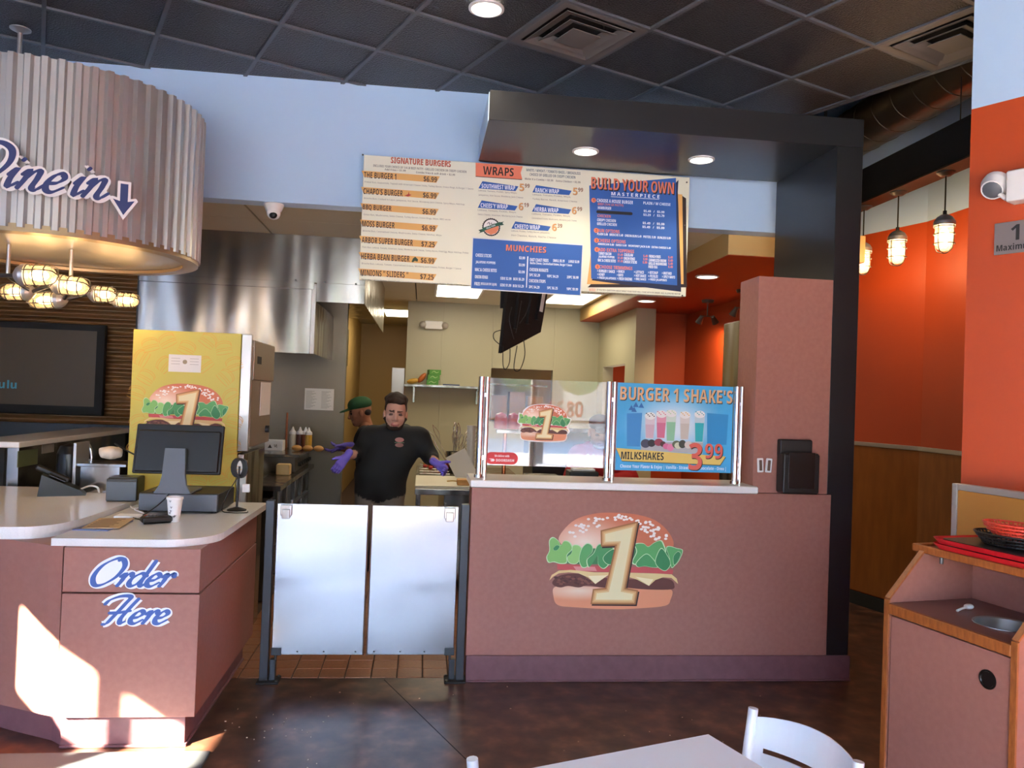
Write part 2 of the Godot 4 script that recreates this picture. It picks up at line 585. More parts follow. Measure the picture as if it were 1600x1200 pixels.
# the burger with a numeral one, as it is printed on the wall, the cooler panel and the glass; drawn in a 1600 x 1200 field
func burger(mb: MB, xf: Transform3D, s: float, z: float, edge := false) -> void:
	var t := xf * Transform3D(Basis.from_scale(Vector3(s, -s, 1.0)), Vector3.ZERO) * Transform3D(Basis(), Vector3(-800, -610, 0))
	var dz := 0.0004
	if edge:
		mb.flat(blob([180, 380, 260, 390, 300, 300, 480, 190, 800, 150, 1080, 190, 1280, 300, 1370, 440, 1460, 490, 1420, 620, 1400, 700, 1430, 800, 1380, 880, 1370, 960, 1300, 1040, 1050, 1065, 800, 1070, 400, 1050, 250, 1000, 225, 860, 180, 800, 230, 680, 150, 610, 170, 480]), z - dz, t, rgb(238, 232, 228))
	var bun := func(p: Vector2) -> Color:
		var k := clampf(1.0 - Vector2((p.x - 520) / 520.0, (p.y - 440) / 260.0).length(), 0.0, 1.0)
		return rgb(206, 116, 82).lerp(rgb(250, 232, 212), k)
	mb.flat_fade(blob([285, 440, 300, 360, 420, 240, 600, 180, 800, 168, 1000, 182, 1180, 236, 1310, 350, 1345, 470, 1200, 500, 800, 520, 400, 500]), z, t, bun)
	mb.flat_fade(blob([255, 850, 400, 835, 800, 850, 1200, 850, 1345, 865, 1340, 950, 1290, 1010, 1050, 1035, 800, 1045, 450, 1030, 290, 1010, 248, 930]), z, t, func(p: Vector2) -> Color: return rgb(222, 146, 108).lerp(rgb(240, 214, 190), clampf(1.0 - Vector2((p.x - 480) / 420.0, (p.y - 880) / 90.0).length(), 0, 1)))
	mb.flat(blob([235, 800, 300, 745, 430, 725, 560, 740, 800, 770, 1000, 770, 1200, 755, 1330, 770, 1370, 820, 1340, 860, 1100, 862, 900, 848, 700, 850, 560, 830, 480, 850, 380, 838, 310, 852, 250, 835]), z + dz, t, rgb(98, 55, 48))
	var rng := RandomNumberGenerator.new()
	rng.seed = 11
	for k in 46:
		var x := rng.randf_range(265, 600)
		mb.flat(disc(x, rng.randf_range(750, 825), rng.randf_range(8, 22), rng.randf_range(6, 12), 8), z + dz * (1.3 + 0.003 * k), t, rgb(128, 78, 62) if k % 2 else rgb(82, 46, 42))
	mb.flat(v2([270, 640, 560, 650, 800, 660, 1100, 660, 1355, 680, 1350, 720, 1100, 712, 800, 708, 500, 706, 275, 690]), z + dz * 1.5, t, rgb(200, 84, 84))
	mb.flat(v2([420, 660, 620, 662, 640, 700, 450, 698]), z + dz * 1.7, t, rgb(220, 140, 138))
	mb.flat(v2([205, 790, 225, 740, 290, 700, 400, 692, 500, 700, 620, 712, 800, 710, 1000, 712, 1200, 716, 1340, 722, 1390, 760, 1405, 810, 1340, 755, 1260, 750, 1190, 775, 1130, 830, 1020, 775, 900, 740, 740, 740, 690, 775, 630, 818, 560, 760, 470, 722, 380, 715, 290, 725, 240, 755]), z + dz * 2, t, rgb(226, 198, 138))
	mb.flat(v2([560, 745, 740, 738, 630, 816]), z + dz * 2.2, t, rgb(240, 226, 182))
	mb.flat(v2([1000, 748, 1170, 770, 1130, 828]), z + dz * 2.2, t, rgb(242, 226, 180))
	mb.flat(blob([185, 600, 200, 520, 300, 480, 500, 490, 800, 500, 1000, 480, 1250, 470, 1400, 520, 1390, 600, 1330, 660, 1100, 640, 800, 630, 560, 640, 300, 630]), z + dz * 2.8, t, rgb(66, 128, 78))
	var leaf := [rgb(132, 190, 104), rgb(92, 168, 98), rgb(58, 136, 84), rgb(150, 204, 120), rgb(74, 152, 92)]
	var leaves := [
		[[170, 580, 195, 520, 190, 430, 225, 398, 275, 430, 300, 470, 330, 430, 380, 440, 410, 500, 360, 560, 360, 630, 300, 640, 240, 625, 190, 630], 0],
		[[360, 580, 400, 540, 410, 470, 470, 470, 500, 520, 480, 600, 440, 640, 380, 630], 3],
		[[490, 500, 540, 448, 590, 470, 590, 530, 540, 590, 550, 660, 500, 670, 470, 600], 1],
		[[540, 600, 600, 540, 640, 460, 700, 450, 780, 470, 790, 560, 750, 640, 700, 680, 650, 640, 640, 560, 600, 620, 560, 670], 4],
		[[690, 580, 740, 520, 800, 500, 830, 600, 770, 640, 720, 630], 2],
		[[960, 620, 1000, 520, 980, 450, 1060, 440, 1110, 470, 1170, 430, 1230, 410, 1260, 450, 1280, 520, 1230, 600, 1180, 640, 1080, 600, 1020, 640], 1],
		[[1000, 620, 1090, 535, 1160, 580, 1210, 655, 1150, 660, 1080, 650, 1020, 660], 4],
		[[1180, 590, 1230, 480, 1290, 540, 1330, 620, 1300, 680, 1260, 690, 1200, 650], 2],
		[[1280, 480, 1310, 462, 1380, 480, 1440, 500, 1410, 590, 1370, 640, 1335, 660, 1310, 560], 1],
		[[1350, 560, 1390, 510, 1420, 530, 1400, 590, 1360, 640], 2],
		[[230, 500, 260, 470, 290, 480, 270, 515, 240, 520], 2],
	]
	var lk := 0
	for l in leaves:
		lk += 1
		var poly := blob(l[0], 4)
		mb.flat(poly, z + dz * (3.0 + 0.2 * lk), t, rgb(196, 224, 176))
		var ctr := Vector2.ZERO
		for p in poly: ctr += p / poly.size()
		var inner := PackedVector2Array()
		for p in poly: inner.append(ctr + (p - ctr) * 0.93)
		mb.flat(inner, z + dz * (3.1 + 0.2 * lk), t, leaf[l[1]])
	rng.seed = 5
	for k in 90:
		var a := rng.randf_range(-1.3, 1.3)
		var r := rng.randf_range(0.66, 0.95)
		var p := Vector2(815 + sin(a) * 530 * r, 470 - cos(a) * 300 * r)
		if p.y > 420 or (p.x > 650 and p.x < 1010 and p.y > 240): continue
		mb.flat(disc(p.x, p.y, 16, 11, 9), z + dz * (2 + 0.02 * k), t, rgb(245, 236, 228))
	# the numeral: shadow, three outlines, face
	var one := [660, 330, 1010, 240, 915, 850, 1030, 870, 1010, 1000, 590, 1000, 608, 862, 722, 850, 800, 470, 668, 478]
	for k in 5:
		var poly := v2(one)
		if k == 0:
			for i in poly.size(): poly[i] += Vector2(12, 14)
		elif k > 1:
			var off := Geometry2D.offset_polygon(poly, -14.0 * (k - 1), Geometry2D.JOIN_MITER)
			if off.size(): poly = off[0]
		mb.flat(poly, z + dz * (6.5 + k * 0.5), t, [rgb(58, 32, 24), rgb(168, 110, 62), rgb(214, 162, 104), rgb(226, 190, 132), rgb(236, 222, 176)][k])

# ------------------------------------------------------------------ scene
func _ready() -> void:
	cb = Basis(Vector3.UP, deg_to_rad(-6.41478)) * Basis(Vector3.RIGHT, deg_to_rad(0.85048)) * Basis(Vector3.BACK, deg_to_rad(2.10468))
	var cam := Camera3D.new()
	cam.name = "camera"
	cam.transform = Transform3D(cb, CAM)
	cam.fov = rad_to_deg(2.0 * atan(600.0 / FPX))
	cam.current = true
	add_child(cam)
	var env := Environment.new()
	env.background_mode = Environment.BG_SKY
	var sm := ProceduralSkyMaterial.new()
	sm.sky_top_color = rgb(165, 194, 240)
	sm.sky_horizon_color = rgb(228, 236, 248)
	sm.ground_bottom_color = rgb(120, 118, 115)
	sm.ground_horizon_color = rgb(190, 195, 205)
	sm.sun_angle_max = 1.0
	var sky := Sky.new()
	sky.sky_material = sm
	env.sky = sky
	env.background_energy_multiplier = SKY_E
	env.tonemap_mode = Environment.TONE_MAPPER_LINEAR
	env.tonemap_exposure = EXPOSURE
	env.sdfgi_enabled = true
	env.ssao_enabled = true
	env.ssil_enabled = true
	var we := WorldEnvironment.new()
	we.name = "environment"
	we.environment = env
	add_child(we)
	var sun := DirectionalLight3D.new()
	sun.name = "sun"
	sun.light_energy = SUN_E
	sun.light_color = rgb(255, 238, 214)
	sun.light_angular_distance = 0.6
	sun.shadow_enabled = true
	add_child(sun)
	sun.transform = Transform3D(Basis.looking_at(Vector3(1.0, -0.7, -1.0), Vector3.UP), Vector3(-6, 8, 6))
	font_bold = SystemFont.new()
	font_bold.font_names = PackedStringArray(["Droid Sans"])
	font_bold.font_weight = 700
	font_reg = SystemFont.new()
	font_reg.font_names = PackedStringArray(["Droid Sans"])
	make_materials()
	build_shell()
	build_ceiling()
	build_kitchen_shell()
	build_serving_wall()
	build_menu_board()
	build_order_desk()
	build_gates()
	build_drum()
	build_right_side()
	build_kitchen()
	build_desk_things()
	build_people()
	build_foreground()

const SKY_E := 25.0
const SUN_E := 48.0
const EXPOSURE := 2.35
var print_mat: StandardMaterial3D

func make_materials() -> void:
	print_mat = mat("print", Color.WHITE, 0.55)
	print_mat.vertex_color_use_as_albedo = true
	var cloth := mat("figure", Color.WHITE, 0.85)
	cloth.vertex_color_use_as_albedo = true
	mottled("mauve", rgb(150, 98, 85), rgb(160, 107, 94), 0.5, 1.6, 0.03, 3)
	mottled("mauve_base", rgb(104, 66, 70), rgb(118, 78, 82), 0.45, 1.2, 0.02, 4)
	mottled("quartz", rgb(222, 220, 216), rgb(234, 232, 229), 0.16, 3.0, 0.08, 5)
	mat("blue_wall", rgb(174, 202, 232), 0.38)
	mat("orange_wall", rgb(176, 67, 24), 0.5)
	mat("beige_wall", rgb(172, 168, 140), 0.45)
	mat("tan_wall", rgb(190, 158, 100), 0.5)
	mat("black_frame", rgb(34, 35, 37), 0.28)
	mat("black_matte", rgb(16, 16, 17), 0.75)
	mat("black_gloss", rgb(12, 12, 13), 0.3)
	mat("black_plastic", rgb(17, 18, 19), 0.45)
	mat("grey_plastic", rgb(88, 94, 102), 0.45)
	mat("white_plastic", rgb(226, 226, 224), 0.4)
	mat("white_paper", rgb(228, 226, 222), 0.8)
	mat("chrome", rgb(225, 225, 228), 0.07, 1.0)
	var st := mat("steel", rgb(160, 156, 150), 0.22, 1.0)
	mat("splash_steel", rgb(118, 108, 92), 0.4, 0.9)
	st.normal_enabled = true
	st.normal_texture = bump_tex(21, 0.008, 6.0, 1)
	st.normal_scale = 0.8
	st.uv1_triplanar = true
	st.uv1_world_triplanar = true
	st.uv1_scale = Vector3(1.3, 0.12, 1.3)
	var gt := mat("gate_metal", rgb(164, 166, 170), 0.24, 1.0)
	gt.normal_enabled = true
	gt.normal_texture = bump_tex(22, 0.006, 3.0, 1)
	gt.normal_scale = 0.5
	gt.uv1_triplanar = true
	gt.uv1_world_triplanar = true
	gt.uv1_scale = Vector3(0.35, 0.8, 0.35)
	mat("galvanised", rgb(190, 187, 184), 0.36, 0.75)
	mat("bronze_sheet", rgb(150, 118, 84), 0.34, 0.9)
	mat("dark_metal", rgb(60, 64, 68), 0.4, 0.6)
	mat("iron", rgb(92, 90, 88), 0.45, 0.8)
	var gl := mat("glass", Color(0.93, 0.97, 0.96, 0.06), 0.02)
	gl.transparency = BaseMaterial3D.TRANSPARENCY_ALPHA
	var jar := mat("lamp_glass", Color(1.0, 0.95, 0.85, 0.1), 0.05)
	jar.transparency = BaseMaterial3D.TRANSPARENCY_ALPHA
	# stained concrete
	var fl := mat("concrete", Color.WHITE, 0.3)
	fl.albedo_texture = noise_tex(31, 0.012, rgb(44, 26, 19), rgb(120, 80, 60), 0.58, 6, 1024)
	fl.uv1_triplanar = true
	fl.uv1_world_triplanar = true
	fl.uv1_scale = Vector3.ONE * 0.45
	fl.roughness_texture = noise_tex(32, 0.012, Color(0.75, 0.75, 0.75), Color.WHITE)
	fl.roughness = 0.42
	mottled("quarry", rgb(128, 80, 50), rgb(150, 96, 62), 0.45, 2.0, 0.04, 6)
	mottled("grout", rgb(66, 46, 34), rgb(80, 58, 44), 0.8, 2.0, 0.05, 7)
	var ct := mat("ceiling_tile", Color.WHITE, 0.42)
	ct.albedo_texture = noise_tex(41, 0.09, rgb(42, 42, 43), rgb(68, 66, 66), 0.5, 3)
	ct.normal_enabled = true
	ct.normal_texture = bump_tex(42, 0.09, 6.0, 2)
	ct.normal_scale = 0.8
	ct.uv1_triplanar = true
	ct.uv1_world_triplanar = true
	ct.uv1_scale = Vector3.ONE * 1.4
	mat("grid_bar", rgb(86, 90, 96), 0.45)
	mat("vent_grey", rgb(104, 102, 100), 0.5)
	mat("duct_metal", rgb(120, 106, 90), 0.34, 0.85)
	mat("kitchen_tile", rgb(206, 194, 164), 0.7)
	mat("dark_void", rgb(20, 20, 21), 0.9)
	var wd := mat("oak", Color.WHITE, 0.4)
	wd.albedo_texture = noise_tex(51, 0.02, rgb(130, 68, 28), rgb(170, 98, 46), 0.5, 4)
	wd.uv1_triplanar = true
	wd.uv1_scale = Vector3(6, 1.2, 6)
	var wn := mat("wainscot", Color.WHITE, 0.32)
	wn.albedo_texture = noise_tex(52, 0.01, rgb(122, 70, 26), rgb(150, 90, 38), 0.5, 4)
	wn.uv1_triplanar = true
	wn.uv1_world_triplanar = true
	wn.uv1_scale = Vector3(2.0, 0.4, 2.0)
	mottled("mat_pile", rgb(46, 51, 54), rgb(84, 90, 94), 0.95, 3.0, 0.2, 8)
	glowing("lamp_face", rgb(255, 246, 226), 2.6)
	glowing("bulb_glow", rgb(255, 222, 168), 4.5)
	glowing("troffer_face", rgb(255, 244, 222), 2.2)

func wall_poly(called: String, poly: Array, y0: float, y1: float, m: Material, label: String) -> MeshInstance3D:
	# upright walls from a plan outline given as x, z pairs
	var mb := MB.new()
	var p := PackedVector2Array()
	for i in range(0, poly.size(), 2): p.append(Vector2(poly[i], -poly[i + 1]))
	mb.prism(p, y0, y1, Transform3D(Basis(Vector3.RIGHT, Vector3.FORWARD, Vector3.UP), Vector3.ZERO))
	return structure(called, mb, m, label, "wall")

func build_shell() -> void:
	var mb := MB.new()
	mb.bb(Vector3(-5.1, -0.12, -4.795), Vector3(8.0, 0.0, 4.5))
	mb.bb(Vector3(2.72, -0.12, -10.2), Vector3(4.3, 0.0, -4.795))
	var fl := structure("floor", mb, mats.concrete, "dark brown stained concrete dining floor", "floor")
	var ja := py(600, 1062, 0.0)
	var jb := py(742, 1200, 0.0)
	var jd := (jb - ja).normalized()
	var jm := MB.new()
	jm.box((ja + jb) * 0.5 + jd * 0.3 + Vector3(0, 0.0004, 0), Vector3((jb - ja).length() + 0.6, 0.0008, 0.005), 0.0, Basis(jd, Vector3.UP, jd.cross(Vector3.UP)))
	part(fl, "saw_joint", jm, mats.dark_void)
	var rng := RandomNumberGenerator.new()
	rng.seed = 77
	var cm := MB.new()
	for k in 80:
		var c := Vector3(rng.randf_range(-0.95, 2.6), 0.002, rng.randf_range(-4.68, -2.6))
		if k < 26: c = Vector3(rng.randf_range(-0.95, -0.4), 0.002, rng.randf_range(-4.3, -3.5))
		cm.box(c, Vector3(rng.randf_range(0.003, 0.009), 0.003, rng.randf_range(0.002, 0.005)), 0.0, Basis(Vector3.UP, rng.randf() * TAU))
	single("floor_crumbs", cm, mat("crumb", rgb(196, 176, 150), 0.8), "pale crumbs scattered over the brown floor", "crumbs").set_meta("kind", "stuff")
	mb = MB.new()
	mb.bb(Vector3(-5.1, -0.12, -16.2), Vector3(2.72, -0.006, -4.795))
	var kf := structure("floor_kitchen", mb, mats.grout, "terracotta quarry tiled kitchen floor with dark grout", "floor")
	var tm := MB.new()
	tm.box(Vector3.ZERO, Vector3(0.146, 0.012, 0.146), 0.003)
	var tmesh := tm.mesh()
	for j in 21:
		for i in 10:
			shared(kf, "tile", tmesh, mats.quarry, Transform3D(Basis(), Vector3(-1.08 + i * 0.153, -0.004, -4.88 - j * 0.153)))
	mb = MB.new()
	mb.bb(Vector3(-5.3, 4.6, -16.3), Vector3(8.2, 4.72, 4.7))
	structure("ceiling_deck", mb, mats.dark_void, "dark roof deck above the hung ceilings", "ceiling")
	# blue header over the kitchen opening
	mb = MB.new()
	mb.bb(Vector3(-5.1, 3.0, -5.885), Vector3(2.75, 4.6, -5.735), 0.004)
	structure("wall_header", mb, mats.blue_wall, "pale blue header wall above the kitchen opening", "wall")
	# behind the camera: storefront
	mb = MB.new()
	mb.bb(Vector3(-5.1, 0, 4.4), Vector3(8.0, 0.18, 4.55))
	mb.bb(Vector3(-5.1, 3.1, 4.4), Vector3(8.0, 4.6, 4.55))
	mb.bb(Vector3(-5.1, 0.18, 4.4), Vector3(-4.4, 3.1, 4.55))
	mb.bb(Vector3(3.6, 0.18, 4.4), Vector3(8.0, 3.1, 4.55))
	structure("wall_front", mb, mats.blue_wall, "storefront wall with wide windows facing the counter", "wall")
	for k in 5:
		var x0 := -4.4 + k * 1.6
		mb = MB.new()
		var f: Material = mats.galvanised
		mb.bb(Vector3(x0, 0.18, 4.42), Vector3(x0 + 0.06, 3.1, 4.5), 0.005)
		mb.bb(Vector3(x0 + 1.54, 0.18, 4.42), Vector3(x0 + 1.6, 3.1, 4.5), 0.005)
		mb.bb(Vector3(x0 + 0.06, 0.18, 4.42), Vector3(x0 + 1.54, 0.26, 4.5), 0.005)
		mb.bb(Vector3(x0 + 0.06, 3.03, 4.42), Vector3(x0 + 1.54, 3.1, 4.5), 0.005)
		mb.bb(Vector3(x0 + 0.06, 1.25, 4.42), Vector3(x0 + 1.54, 1.31, 4.5), 0.005)
		var w := structure("window_%d" % (k + 2), mb, f, "storefront window bay %s in metal frame" % ["one", "two", "three", "four", "five", "six"][k], "window")
		var g := MB.new()
		g.quad(Vector3(x0 + 0.06, 0.26, 4.46), Vector3(x0 + 1.54, 0.26, 4.46), Vector3(x0 + 1.54, 3.03, 4.46), Vector3(x0 + 0.06, 3.03, 4.46), Vector3(0, 0, -1))
		part(w, "pane", g, mats.glass)
		if k == 4:
			var t := MB.new()
			txt(t, Transform3D(Basis(Vector3.RIGHT, Vector3.UP, Vector3.BACK), Vector3(0, 0, 4.47)), "-6680", x0 + 0.15, 1.34, 0.75, 0.3, 0.0, rgb(190, 40, 40))
			part(w, "lettering", t, print_mat, "red telephone numerals on the glass")
	# left wall with the window that lets the sun patch in
	mb = MB.new()
	mb.bb(Vector3(-5.25, 0, -16.2), Vector3(-5.0, 2.46, 4.55))
	mb.bb(Vector3(-5.25, 3.01, -16.2), Vector3(-5.0, 4.6, 4.55))
	mb.bb(Vector3(-5.25, 2.46, -16.2), Vector3(-5.0, 3.01, -0.81))
	mb.bb(Vector3(-5.25, 2.46, 0.62), Vector3(-5.0, 3.01, 4.55))
	structure("wall_left", mb, mats.blue_wall, "pale blue side wall with a high window", "wall")
	mb = MB.new()
	mb.bb(Vector3(-5.04, 2.46, -0.29), Vector3(-4.98, 3.01, -0.18), 0.004)
	var hw := structure("window_1", mb, mats.galvanised, "high side window split by one mullion", "window")
	for zz in [[-0.81, -0.29], [-0.18, 0.62]]:
		var g := MB.new()
		g.quad(Vector3(-5.02, 2.46, zz[0]), Vector3(-5.02, 2.46, zz[1]), Vector3(-5.02, 3.01, zz[1]), Vector3(-5.02, 3.01, zz[0]), Vector3(1, 0, 0))
		part(hw, "pane", g, mats.glass)
	# pavement outside
	mb = MB.new()
	mb.bb(Vector3(-30, -0.3, 4.6), Vector3(30, -0.12, 40))
	mb.bb(Vector3(-40, -0.3, -20), Vector3(-5.3, -0.12, 40))
	single("pavement", mb, mottled("asphalt", rgb(120, 118, 114), rgb(150, 148, 144), 0.9, 0.5, 0.03, 9), "grey sunlit pavement outside the storefront", "pavement").set_meta("kind", "structure")
	var ob := thing("sky_blocking_building", "low tan building added outside to darken the mirrored sky", "building", Vector3(0, -0.12, 24))  # unseen block, added to dim the sky mirrored in the guard glass
	var om := MB.new()
	om.bb(Vector3(-26, 0, 0), Vector3(26, 5.2, 8))
	part(ob, "wall", om, mat("stucco", rgb(150, 134, 116), 0.9))
	om = MB.new()
	om.bb(Vector3(-26.3, 5.2, -0.3), Vector3(26.3, 5.6, 8.3))
	part(ob, "parapet", om, mat("parapet", rgb(110, 100, 92), 0.9))
	for k in 9:
		om = MB.new()
		om.bb(Vector3(-23 + k * 5.2, 0.6, -0.04), Vector3(-20 + k * 5.2, 2.8, 0.02))
		part(ob, "shop_window", om, mat("dark_glass", rgb(40, 46, 52), 0.1))
	for k in 4:
		var tr := thing("street_tree", "bare-trunked street tree " + ["one", "two", "three", "four"][k] + " outside the storefront windows", "tree", Vector3([-6.0, -0.5, 3.2, 7.5][k], -0.12, [11.0, 13.0, 12.0, 10.5][k]), 0, "street trees outside")
		var tm2 := MB.new()
		tm2.cyl(Vector3.ZERO, Vector3(0.1, 2.6, 0), 0.16, 0.11, 12)
		part(tr, "trunk", tm2, mat("bark", rgb(70, 58, 48), 0.9))
		tm2 = MB.new()
		rng.seed = 100 + k
		for q in 16:
			tm2.ball(Vector3(rng.randf_range(-1.3, 1.3), rng.randf_range(2.4, 4.4), rng.randf_range(-1.0, 1.0)), Vector3.ONE * rng.randf_range(0.35, 0.7), 10)
		part(tr, "crown", tm2, mat("foliage", rgb(62, 84, 46), 0.9))
	# right side: the dining wall runs towards the camera, the corridor wall lies behind it
	wall_poly("wall_right", [2.70, -3.72, 7.3, 4.4, 8.0, 4.4, 8.0, -3.72], 0, 3.23, mats.orange_wall, "bright orange dining wall behind the tray cabinet")
	wall_poly("wall_right_upper", [2.70, -3.72, 7.3, 4.4, 8.0, 4.4, 8.0, -3.72], 3.23, 4.6, mats.blue_wall, "pale blue upper band of the orange dining wall")
	var plan := [4.0, -3.72, 4.0, -6.0, 3.4, -8.0, 3.4, -10.1, 2.85, -10.1, 2.85, -10.3, 4.4, -10.3, 4.4, -3.72]
	wall_poly("wall_corridor", plan, 0, 3.23, mats.orange_wall, "deep orange corridor wall behind the black post")
	wall_poly("wall_corridor_upper", plan, 3.23, 4.6, mats.blue_wall, "pale blue upper band above the orange corridor wall")
	# wainscot and its trim on the corridor wall
	mb = MB.new()
	var wl := [Vector3(4.0, 0, -3.74), Vector3(4.0, 0, -6.0), Vector3(3.4, 0, -8.0)]
	var panel_mesh := MB.new()
	var base := MB.new()
	for i in 2:
		var a: Vector3 = wl[i]
		var b: Vector3 = wl[i + 1]
		var d := (b - a).normalized()
		var nn := Vector3(d.z, 0, -d.x)
		if nn.x > 0: nn = -nn
		var bs := Basis(d, Vector3.UP, d.cross(Vector3.UP))
		var m := (a + b) * 0.5
		panel_mesh.box(m + nn * 0.008 + Vector3(0, 0.75, 0), Vector3((b - a).length(), 1.26, 0.014), 0.0, bs)
		base.box(m + nn * 0.012 + Vector3(0, 0.055, 0), Vector3((b - a).length(), 0.11, 0.02), 0.0, bs)
		mb.box(m + nn * 0.014 + Vector3(0, 1.395, 0), Vector3((b - a).length(), 0.035, 0.024), 0.004, bs)
	structure("trim_1", mb, mats.galvanised, "thin metal trim above the brown wainscot", "trim")
	structure("wall_wainscot", panel_mesh, mats.wainscot, "brown wood wainscot panel on the corridor wall", "wall")
	structure("baseboard_corridor", base, mats.black_matte, "black cove base under the brown wainscot", "baseboard")

func build_ceiling() -> void:
	var A := Vector2(-0.91015, 0.41426)
	var B := Vector2(-0.41426, -0.91015)
	var o := Vector2(0.993, -5.078)
	# tiles reach the header, the near edge beside the duct, and far behind the camera
	var e0 := py(1264, 179, 3.875)
	var lim := e0.x
	var E := Vector2(e0.x, e0.z)
	var region := PackedVector2Array([Vector2(-5.0, -5.735), Vector2(E.x + B.x * ((-5.735 - E.y) / B.y), -5.735), E - B * 9.0, Vector2(7.0, 4.4), Vector2(-5.0, 4.4)])
	var c := MB.new()
	var slab := PackedVector2Array()
	for p in region: slab.append(Vector2(p.x, -p.y))
	c.prism(slab, 3.93, 3.98, Transform3D(Basis(Vector3.RIGHT, Vector3.FORWARD, Vector3.UP), Vector3.ZERO))
	var ceil := structure("ceiling", c, mats.dark_void, "hung dining ceiling of dark textured square tiles", "ceiling")
	var d1 := py(900, 58, 3.875)
	var d2 := py(1462, 68, 3.875)
	var full: Mesh
	var fm := MB.new()
	fm.box(Vector3.ZERO, Vector3(0.588, 0.03, 0.588), 0.006)
	full = fm.mesh()
	var bs := Basis(Vector3(A.x, 0, A.y), Vector3.UP, Vector3(-A.y, 0, A.x))
	for i in range(-14, 16):
		for j in range(-14, 16):
			var ctr := o + (A * (i + 0.5) + B * (j + 0.5)) * 0.61
			if ctr.y > -1.6 or ctr.x < -4.6 or ctr.x > 4.6: continue
			if Vector2(d1.x - ctr.x, d1.z - ctr.y).length() < 0.3 or Vector2(d2.x - ctr.x, d2.z - ctr.y).length() < 0.3:
				diffuser(Vector3(ctr.x, 3.875, ctr.y), bs, "black square ceiling air diffuser above the serving canopy" if ctr.x < 2.0 else "square ceiling air diffuser beside the round duct")
				continue
			var sq := PackedVector2Array()
			for k in [[-1, -1], [1, -1], [1, 1], [-1, 1]]: sq.append(ctr + (A * k[0] + B * k[1]) * 0.294)
			var cut := Geometry2D.intersect_polygons(sq, region)
			if cut.is_empty(): continue
			var whole := true
			for q in sq:
				if not Geometry2D.is_point_in_polygon(q, region): whole = false
			if whole:
				shared(ceil, "ceiling_tile", full, mats.ceiling_tile, Transform3D(bs, Vector3(ctr.x, 3.895, ctr.y)))
			else:
				var pm := MB.new()
				var pl := PackedVector2Array()
				for q in cut[0]: pl.append(Vector2(q.x, -q.y))
				if pl.size() < 3: continue
				pm.prism(pl, 3.88, 3.91, Transform3D(Basis(Vector3.RIGHT, Vector3.FORWARD, Vector3.UP), Vector3.ZERO))
				part(ceil, "ceiling_tile", pm, mats.ceiling_tile)
	# tee bars of the grid
	for dir in 2:
		var u := A if dir == 0 else B
		var w := B if dir == 0 else A
		for k in range(-15, 16):
			var s := PackedVector2Array([o + w * (k * 0.61) - u * 12.0 - w * 0.012, o + w * (k * 0.61) + u * 12.0 - w * 0.012, o + w * (k * 0.61) + u * 12.0 + w * 0.012, o + w * (k * 0.61) - u * 12.0 + w * 0.012])
			for piece in Geometry2D.intersect_polygons(s, region):
				var pl := PackedVector2Array()
				for q in piece: pl.append(Vector2(q.x, -q.y))
				var gm := MB.new()
				gm.prism(pl, 3.868 + 0.0005 * dir, 3.9, Transform3D(Basis(Vector3.RIGHT, Vector3.FORWARD, Vector3.UP), Vector3.ZERO))
				part(ceil, "grid_bar", gm, mats.grid_bar)
	# edge rail beside the duct
	var em := MB.new()
	var ea := Vector3(E.x + B.x * ((-5.735 - E.y) / B.y), 3.9, -5.735)
	var eb := Vector3(E.x - B.x * 5.0, 3.9, E.y - B.y * 5.0)
	var ed := (eb - ea).normalized()
	em.box((ea + eb) * 0.5, Vector3((eb - ea).length(), 0.07, 0.03), 0.003, Basis(ed, Vector3.UP, ed.cross(Vector3.UP)))
	part(ceil, "edge_rail", em, mats.grid_bar)
	downlight(py(760, 13, 3.868), 0.085, "round recessed downlight in the dark tiled ceiling", 0.7)

func downlight(at: Vector3, r: float, label: String, e: float, group := "") -> void:
	var t := thing("recessed_light", label, "light", at, 0.0, group)
	var m := MB.new()
	m.lathe([Vector2(r * 1.18, 0.002), Vector2(r * 1.18, -0.006), Vector2(r, -0.01), Vector2(r * 0.97, 0.0)], Vector3.ZERO, 32)
	part(t, "trim_ring", m, mats.white_plastic)
	m = MB.new()
	m.lathe([Vector2(r * 0.97, -0.003), Vector2(0.0, -0.001)], Vector3.ZERO, 32)
	part(t, "lens", m, mats.lamp_face)
	lamp_spot(t, Vector3(0, -0.03, 0), Vector3(0, -1, 0), e, rgb(255, 236, 205), 62.0, r)

